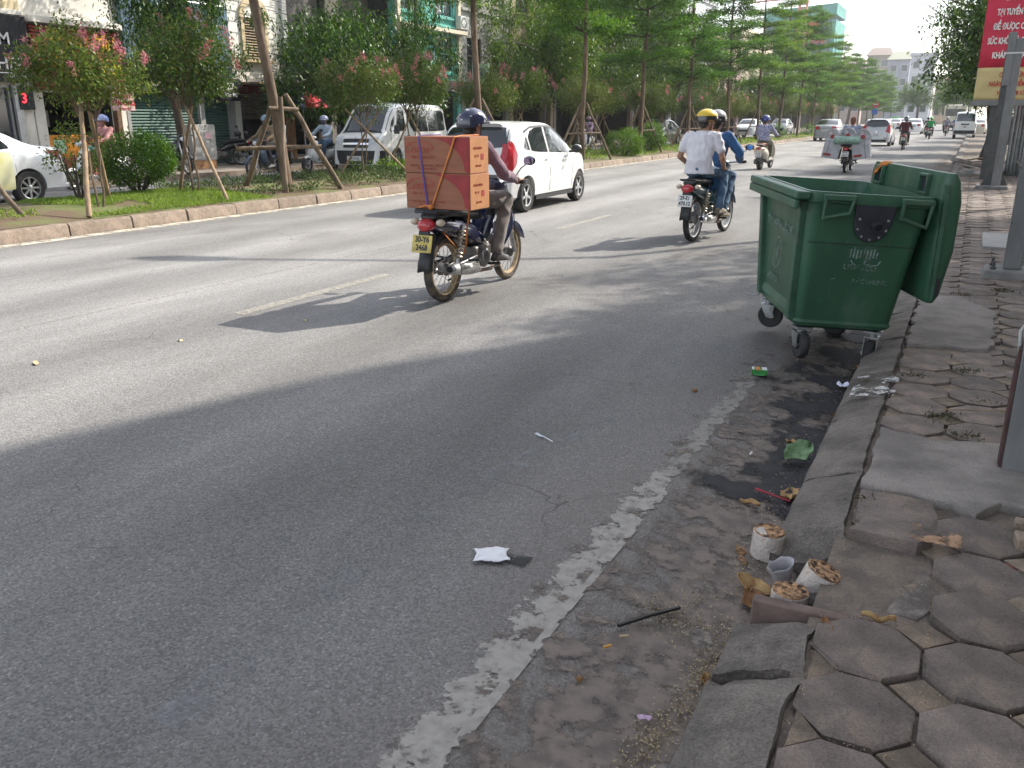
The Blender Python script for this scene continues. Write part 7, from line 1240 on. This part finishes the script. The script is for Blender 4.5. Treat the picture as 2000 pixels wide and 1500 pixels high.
for s, z in (('CHÀO MỪNG', 2.38), ('NGÀY BẢO HIỂM Y TẾ', 2.18), ('VIỆT NAM 1/7', 1.98)): text('red_letters', s, .145, redl, t, T(bxc - .03, -.035, z) @ REAR, sx=.66, bold=.004, ext=.002)
# far: blue public banner on a lamp post, red flags, street lamp on the median
t = thing('street_banner', 'blue and pale green banner on a slim lamp post behind the rider helmet', 'banner', (-19.0, 33.0, .11)); ob('post', MB().tube([(0, 0, 0), (0, 0, 8)], [.06, .04], 8), alu, t); ob('blue_panel', MB().b2(.08, .75, -.02, .02, .9, 2.75), M('banner_blue', (.05, .06, .32), .6, var=.1), t); ob('green_panel', MB().b2(.08, .75, -.02, .02, 2.752, 3.6), M('banner_pale_green', (.42, .58, .38), .6), t)
bface = Matrix(((1, 0, 0, 0), (0, 0, -1, -.026), (0, 1, 0, 0), (0, 0, 0, 1))); ob('emblem', MB().ring([(.16, 0), (.22, 0), (.22, .01), (.16, .01)], T(.41, 0, 3.2) @ bface, 20), M('banner_blue'), t, ang=0); text('emblem_star', '✱', .3, M('banner_blue'), t, T(.41, 0, 3.18) @ bface, ext=.003)
for k, s in enumerate(('THAM GIA', 'BHXH', 'BHYT LÀ', 'QUYỀN LỢI', 'CỦA MỌI', 'NGƯỜI')): text('letters', s, .15, whl, t, T(.41, 0, 2.5 - .27 * k) @ bface, ext=.003, sx=.8)
t2 = copy_tree(t); 
for k, (y, lab) in enumerate(((97, 'left one of two red flags behind the median trees'), (99, 'right one of two red flags behind the median trees'))):
    f = thing('flag', lab, 'flag', (-18.8, y, .11), group='red flags on the far pavement'); ob('staff', MB().tube([(0, 0, 0), (0, 0, 5.4)], .03, 6), alu, f); ob('cloth', MB().grid(lambda a, b: (1.4 * a * .55, .12 * sin(a * 5), 5.3 - 1.1 * b - .9 * a), 8, 5), M('flag_red', (.65, .04, .02), .7), f, solid=.01)
bpy.data.objects.remove(t2) if False else None
def rm_tree(o):
    for c in list(o.children): rm_tree(c)
    bpy.data.objects.remove(o)
rm_tree(t2)
t = thing('traffic_sign', 'round red no entry sign far down the road', 'sign', (-6.0, 118, 0)); t.location = (-10.9, 116, .2); ob('post', MB().tube([(0, 0, 0), (0, 0, 3.2)], .05, 8), alu, t); ob('disc', MB().lathe([(.42, 0), (.42, .03)], T(0, -.07, 2.9) @ REAR, 20), M('sign_red', (.55, .03, .03), .5), t); ob('white_bar', MB().box((0, -.105, 2.9), (.55, .01, .13)), whl, t); ob('blue_disc', MB().lathe([(.38, 0), (.38, .03)], T(0, -.07, 2.05) @ REAR, 20), M('sign_blue', (.03, .12, .45), .5), t)
# rubble heap, loose sacks and planks by the pole, far right
rub = M('rubble', (.26, .24, .225), .9, var=.3, vs=4, rnd=.3)
for k in range(16):
    x, y, s = RNG.uniform(-.1, 1.6), RNG.uniform(24.5, 31), RNG.uniform(.18, .5); g_ = MB().box((0, 0, s * .12), (s * 1.6, s, s * .22), tap=.85)
    o = tag(ob('rubble_slab', g_, rub, loc=(x, y, .12 + (k % 4) * .09), rot=(RNG.uniform(-.25, .25), RNG.uniform(-.3, .3), RNG.uniform(0, 3)), bevel=.02), 'broken grey paving slab in the heap beside the steel pole', 'rubble', 'broken slabs heaped beside the steel pole')
for k, (x, y, lab) in enumerate(((.25, 28.6, 'thin plank lying across the rubble, left'), (.95, 26.4, 'thin plank lying across the rubble, right'))): tag(ob('plank', MB().box((0, 0, 0), (1.3, .09, .03)), stake_d, loc=(x, y, .44), rot=(.1, -.15, .5 - k), bevel=.004), lab, 'plank')
t = thing('metal_sheet', 'grey corrugated sheet leaning behind the steel pole', 'metal sheet', (1.05, 26.0, .12)); ob('sheet', MB().grid(lambda a, b: (.55 * a - .2, .02 * sin(a * 40) + .25 * b, 2.0 * b), 24, 4), M('sheet_grey', (.34, .36, .36), .5, .3, var=.15, vs=3), t, solid=.004)
t = thing('dark_stall', 'dark green shop stall behind the steel pole at the right edge', 'stall', (1.75, 25.5, .12)); ob('frame', MB().b2(-.5, .9, -.5, .9, 0, 1.9), M('stall_green', (.02, .06, .04), .6, var=.2, vs=3), t, bevel=.02); ob('roof', MB().b2(-.7, 1.1, -.7, 1.1, 1.902, 1.97), galvd, t)
# ================================================================== LITTER
def leafpiece(name, label, cat, loc, rz, L_, W, mat, curl=.25, tilt=(0, 0), group=None, seed=0):
    r = random.Random(seed); mb = MB().grid(lambda a, b: ((b - .5) * W * (sin(PI * min(1, a * .95 + .04)) ** .7) * (1 + .12 * sin(a * 17 + seed)), (a - .5) * L_, curl * L_ * ((b - .5) ** 2) * 2 + curl * .5 * L_ * (a - .5) ** 2 + .006 * sin(a * 9 + seed)), 12, 6); return tag(ob(name, mb, mat, loc=loc, rot=(tilt[0], tilt[1], rz), solid=.0012), label, cat, group)
drym = M('dry_leaf', (.28, .15, .06), .8, col2=(.4, .27, .12), vs=30, var=.1); drym2 = M('dry_leaf_dark', (.2, .1, .04), .8, var=.3, vs=40); grlm = M('fallen_green_leaf', (.09, .17, .07), .6, col2=(.2, .3, .16), vs=30)
tissm = M('tissue_paper', (.78, .77, .80), .9, bump=.05, bs=60)
def crumple(name, label, cat, loc, rz, a_, b_, mat, amp=.008, seed=0, bend=0.0):
    mb = MB().grid(lambda a, b: ((a - .5) * a_ * (1 + .12 * sin(b * 5 + seed)) + bend * b * .05, (b - .5) * b_ * (1 + .1 * cos(a * 7 + seed)), amp * (1.2 + noise.noise(Vector((a * 4, b * 4, seed)))) + amp * .7 * abs(noise.noise(Vector((a * 9, b * 9, seed + 3))))), 16, 14); return tag(ob(name, mb, mat, loc=loc, rot=(0, 0, rz), solid=.001, ang=60), label, cat)
crumple('paper_tissue', 'crumpled white tissue lying on the shaded asphalt', 'tissue', (-1.36, 2.45, .004), .5, .125, .10, tissm, .009, 2)
wetm = worn('wet_spot', (.035, .035, .036), .38, 9, col2=(.03, .03, .03), fade=.1, amax=.8); tag(ob('wet_spot', MB().grid(lambda a, b: (-1.31 + .09 * a, 2.44 + .075 * b, .0062), 4, 4), wetm, ang=0), 'small dark wet spot beside the white tissue', 'stain')
# juice carton
t = thing('juice_carton', 'flattened green and orange drink carton on the road edge', 'carton', (-.985, 5.26, .012), .25); ob('box', MB().box((0, 0, .018), (.095, .07, .034)), M('pack_green', (.03, .2, .04), .5, var=.2, vs=20), t, bevel=.004); ob('orange_band', MB().box((-.01, 0, .0365), (.03, .068, .002)), M('pack_orange', (.6, .22, .02), .5), t, ang=0); ob('white_band', MB().box((.03, 0, .037), (.03, .06, .002)), whl, t, ang=0); ob('white_band', MB().box((-.038, 0, .037), (.014, .06, .002)), whl, t, ang=0); ob('straw', MB().tube([(-.05, -.02, .012), (-.02, -.045, .006), (.03, -.045, .006)], .003, 6), M('green_straw', (.05, .4, .1), .4), t)
crumple('paper_cup', 'torn white paper cup by the kerb foot', 'cup', (-.47, 5.3, -.02), .4, .10, .07, M('cup_white', (.72, .72, .85), .6), .018, 5)
# plastic fork
fkm = M('fork_plastic', (.7, .72, .78), .3); fb = MB().tube([(0, -.07, .006), (0, 0, .01), (0, .03, .006)], [.004, .003, .008], 6, flat=.4)
for k in (-1.5, -.5, .5, 1.5): fb.tube([(.004 * k, .03, .006), (.005 * k, .07, .009)], .0016, 5)
tag(ob('plastic_fork', fb, fkm, loc=(-1.71, 3.64, .002), rot=(0, 0, 1.1)), 'small white plastic fork on the asphalt', 'fork')
leafpiece('fallen_leaf', 'big fallen green leaf curled against the kerb', 'leaf', (-.53, 3.97, .02), -.5, .17, .11, grlm, .35, (.25, .35), seed=1)
for k, (x, y, L_, W, m_, rz, lab) in enumerate(((-.485, 3.56, .14, .085, drym, .2, 'large tan dry leaf standing at the kerb above the blue stain'), (-.60, 4.2, .06, .035, drym, 1.2, 'small orange leaf beyond the green leaf'), (-.47, 2.13, .05, .04, drym, .6, 'tan leaf scrap at the kerb foot, bottom right'), (-.465, 2.72, .13, .075, drym, 1.3, 'long yellow leaf beside the briquettes'), (-.44, 2.62, .12, .09, drym2, .5, 'brown curled leaf under the yellow leaf'), (-.42, 6.0, .11, .08, drym, .3, 'tan leaf in the gutter by the bin wheel, upper'), (-.44, 5.8, .10, .06, drym2, .9, 'brown leaf in the gutter by the bin wheel, lower'), (-.62, 3.38, .09, .03, drym, 1.4, 'thin pale leaf strip lying on the sooty stain'), (-.45, 4.75, .07, .05, drym2, .2, 'brown leaf wedged at the kerb before the white chalk'), (-.18, 2.36, .06, .03, drym2, .4, 'rust coloured leaf on the brick beside the briquettes'), (-.05, 2.47, .1, .03, drym, 1.3, 'narrow tan leaf between brick and paving stone'))): leafpiece('fallen_leaf', lab, 'leaf', (x, y, zroad(x) + .012 if x < -.3 else .115), rz, L_, W, m_, .3, (RNG.uniform(-.2, .3), RNG.uniform(-.3, .3)), 'dry leaves along the gutter', seed=k + 3)
# spent honeycomb coal briquettes
ashm = M('ash_white', (.56, .50, .45), .95, var=.15, vs=14, bump=.09, bs=70, grain=.2, dirt=((.36, .19, .09), 14, .54, .75)); asht = M('ash_burnt', (.10, .05, .025), .95, col2=(.5, .3, .16), vs=45, bump=.12, bs=70, grain=.4); holem = M('soot_hole', (.035, .026, .018), .95)
def briquette(label, loc, rot, r=.046, h=.085, hollow=.0, pale=False):
    t = thing('coal_briquette', label, 'briquette', loc, rot=rot, group='spent coal briquettes by the kerb'); rr = random.Random(int(loc[1] * 1000)); n = 26
    j = lambda k: 1 + .03 * noise.noise(Vector((k * .7, loc[1] * 9, 0)))
    ob('cylinder', MB().loft([[(r * f * j(k) * cos(2 * PI * k / n), r * f * j(k) * sin(2 * PI * k / n), z + (.005 * noise.noise(Vector((k, loc[0] * 50, 1))) if z > h * .5 else 0)) for k in range(n)] for f, z in ((.9, 0), (.99, .004), (1, h * .5), (1, h - .004), (.94, h))]), ashm, t)
    ob('burnt_top', MB().loft([[(r * f * j(k) * cos(2 * PI * k / n), r * f * j(k) * sin(2 * PI * k / n), z + .004 * noise.noise(Vector((k * 1.3, loc[0] * 50, f * 5)))) for k in range(n)] for f, z in ((.98, h + .001), (.9, h + .005), (.7, h + .003 - hollow * .3), (.35, h + .002 - hollow), (.02, h + .001 - hollow))]), asht, t)
    for q in range(12 if not pale else 3):
        a = q * 2 * PI / 8; R2 = r * (.72 if q < 8 else .36); a = a if q < 8 else q * PI / 2; ob('hole', MB().lathe([(.0085, 0), (.008, .0045 if q < 8 else .003)], T(R2 * cos(a), R2 * sin(a), h + .0005 - (hollow if q >= 8 else hollow * .25)), 10), holem, t)
    return t
briquette('tall burnt briquette with crumbled hollow top, standing apart from the pair', (-.475, 2.985, -.028), (.05, .03, 1), .058, .105, .035); briquette('tilted briquette leaning behind the shortest one', (-.275, 2.70, .01), (.06, .36, .3), .06, .11, .012); briquette('shortest pale briquette in front of the tilted one', (-.325, 2.585, .0), (0, .03, .2), .059, .08, .0, True)
for k, (x, y, s) in enumerate(((-.56, 2.95, .022), (-.545, 2.9, .014), (-.53, 2.88, .012), (-.58, 2.98, .011), (-.25, 2.56, .022), (-.5, 2.8, .012))): tag(ob('ash_lump', MB().sph((0, 0, s * .5), (s, s * .8, s * .7), 8, 6), asht if k != 4 else M('ash_grey', (.2, .19, .18), .95, var=.3, vs=30), loc=(x, y, zroad(min(x, -.45)) + .004)), 'small crumbled ash lump near the burnt briquettes', 'ash', 'crumbled ash lumps by the briquettes')
tag(ob('plastic_cup', MB().loft([[((.028 + .02 * z) * cos(a) * (1 + .25 * noise.noise(Vector((cos(a) * 2, sin(a) * 2, z * 2)))), (.028 + .02 * z) * sin(a) * .62, .10 * z * (1 if z < .9 else .92 + .16 * noise.noise(Vector((a * 2, 1, 2))))) for a in [2 * PI * k / 20 for k in range(20)]] for z in (0, .2, .4, .6, .8, 1.0)], False), M('clear_plastic', (.5, .48, .5), .25, alpha=.8), loc=(-.375, 2.79, -.01), rot=(.25, -.3, .6), solid=.0012, ang=60), 'crushed clear plastic cup behind the briquettes', 'cup')
# sticks, butts, scraps
tag(ob('black_stick', MB().tube([(-.784, 2.236, .012), (-.71, 2.335, .016), (-.641, 2.427, .012)], .0065, 8), M('black_tube', (.012, .012, .013), .4)), 'short black tube lying in the gutter dirt', 'tube')
tag(ob('red_stick', MB().tube([(-.627, 3.50, .01), (-.55, 3.49, .0), (-.475, 3.482, -.01)], [.006, .004, .003], 6), M('red_plastic', (.4, .03, .05), .4)), 'thin red stick on the sooty stain by the kerb', 'stick')
tag(ob('bamboo_skewer', MB().tube([(.06, 4.62, .14), (.38, 4.72, .15)], .0035, 6), bamboo), 'thin bamboo skewer on the pavement beside the post', 'skewer')
for k, (x, y, z_, a, m_, lab) in enumerate(((-.776, 2.125, .006, .9, M('butt_orange', (.55, .28, .06), .8), 'orange cigarette butt below the black tube'), (-.75, 2.2, .006, .6, M('butt_tan', (.42, .33, .2), .8), 'tan cigarette butt touching the black tube'), (-.74, 3.93, .0, 1.5, whl, 'white cigarette butt on the gutter dirt'), (-1.0, 1.78, .004, .3, M('butt_grey', (.4, .38, .35), .8), 'grey cigarette butt right of the painted line'))): tag(ob('cigarette_butt', MB().tube([(-.014, 0, 0), (.014, 0, 0)], .0042, 8), m_, loc=(x, y, z_), rot=(0, 0, a)), lab, 'cigarette butt')
crumple('paper_scrap', 'tiny lilac paper scrap on the gutter cement', 'scrap', (-.57, 1.87, .0), .3, .035, .018, M('lilac_paper', (.5, .36, .5), .8), .004, 11); leafpiece('fallen_leaf', 'small yellow leaf alone on the sunlit road', 'leaf', (-5.27, 3.33, .006), 1.1, .09, .04, M('yellow_leaf', (.55, .46, .27), .7), .06, seed=31)
for k, (x, y, lab) in enumerate(((-4.52, 5.12, 'pale leaf scrap on the road left of the carton shadow'), (-4.9, 4.2, 'tiny pale speck on the road below the lane dash'))): leafpiece('fallen_leaf', lab, 'leaf', (x, y, .006), 1.5 * k, .05, .028, M('yellow_leaf'), .06, seed=40 + k)
tag(ob('pebble', MB().sph((0, 0, .01), (.017, .014, .011), 8, 6), drym2, loc=(-1.25, 4.75, 0)), 'brown pebble on the shaded asphalt near the drink carton', 'pebble'); tag(ob('round_seed', MB().sph((0, 0, .006), (.012, .011, .008), 8, 6), drym2, loc=(-.79, 1.94, 0)), 'dark brown round seed on the gutter edge', 'seed')
# chaff and grit strewn along the gutter
g = np.random.default_rng(5)
def grit(name, n, fn, ll, lw, mat):
    P = np.array([fn() for _ in range(n)]); D = g.normal(size=(n, 3)); D[:, 2] *= .25; N = g.normal(size=(n, 3)) * .4 + np.array([0, 0, 1.]); return tag(link(name, leafmesh(name, P, D, N, g.uniform(ll * .4, ll, n), g.uniform(lw * .5, lw, n), mat)), kind='stuff')
chm = leafmat('chaff', [(.34, .27, .15), (.46, .40, .26), (.22, .17, .09), (.08, .06, .035), (.15, .11, .06)], .1, .8)
CL = [(-.47, 2.33, .035, .09), (-.49, 2.18, .03, .06), (-.5, 2.0, .03, .07), (-.53, 1.85, .025, .05), (-.60, 2.42, .06, .12), (-.5, 2.75, .05, .12), (-.68, 2.4, .05, .05), (-.55, 1.7, .03, .08), (-.52, 3.3, .05, .25), (-.5, 4.3, .05, .5), (-.48, 5.6, .04, .4)]
def chaff():
    x, y, sx_, sy_ = CL[int(g.integers(len(CL)))]; x = min(-.44, x + g.normal() * sx_); y += g.normal() * sy_; return (x, y, zroad(x) + .009 + abs(g.normal()) * .004)
grit('gutter_chaff', 3200, chaff, .015, .005, chm)
def anyroad(): x = -.45 - abs(g.normal()) * .8; y = g.uniform(1.2, 6); return (x, y, zroad(x) + .008)
grit('gutter_grit', 900, anyroad, .007, .005, leafmat('grit_flake', [(.05, .04, .03), (.2, .17, .14), (.4, .38, .35)], .05, .9))
def joint(): i = int(g.integers(3)); j = g.uniform(-3, 9); return (-.2 + .287 * i + g.normal() * .006, PY0 + PQ * j, .118) if g.random() < .5 else (-.2 + g.uniform(0, .8), PY0 - PQ / 2 + PQ * int(j) + g.normal() * .006, .118)
grit('joint_chaff', 1500, joint, .009, .004, chm)
# chalky splash on the kerb
chk = worn('chalk', (.6, .59, .56), .5, 11, col2=(.45, .44, .42), fade=.08); tag(ob('chalk_splash', MB().grid(lambda a, b: (-.40 + .22 * a, 4.72 + .5 * b, .138 - .03 * (1 - a) ** 2), 8, 12), chk, ang=0), 'white chalky splash on the kerb stone', 'stain')
sand = worn('sand_spill', (.40, .24, .14), .48, 12, col2=(.3, .18, .1), fade=.1); tag(ob('sand_spill', MB().grid(lambda a, b: (.0 + .16 * a, 3.0 + .14 * b, .152), 6, 6), sand, ang=0), 'orange sand smear on a dark paving stone', 'stain'); tag(ob('sand_patch', MB().grid(lambda a, b: (.42 + .3 * a, 3.36 + .14 * b, .147 + .006 * sin(a * 5)), 6, 6), sand, ang=0), 'orange sand patch at the right edge of the cement', 'stain')
# ================================================================== AIR: thin pale haze over the whole street
hz = bpy.data.materials.new('haze_air'); hz.use_nodes = True; hn = hz.node_tree; hn.nodes.remove(hn.nodes['Principled BSDF']); vp = hn.nodes.new('ShaderNodeVolumePrincipled'); vp.inputs['Color'].default_value = (.93, .95, 1, 1); vp.inputs['Density'].default_value = .0005; vp.inputs['Anisotropy'].default_value = .3; hn.links.new(vp.outputs[0], hn.nodes['Material Output'].inputs['Volume'])
tag(ob('haze', MB().b2(-120, 60, -40, 330, -1.2, 48), hz, ang=0), kind='stuff')
bpy.data.scenes.remove(TMP)
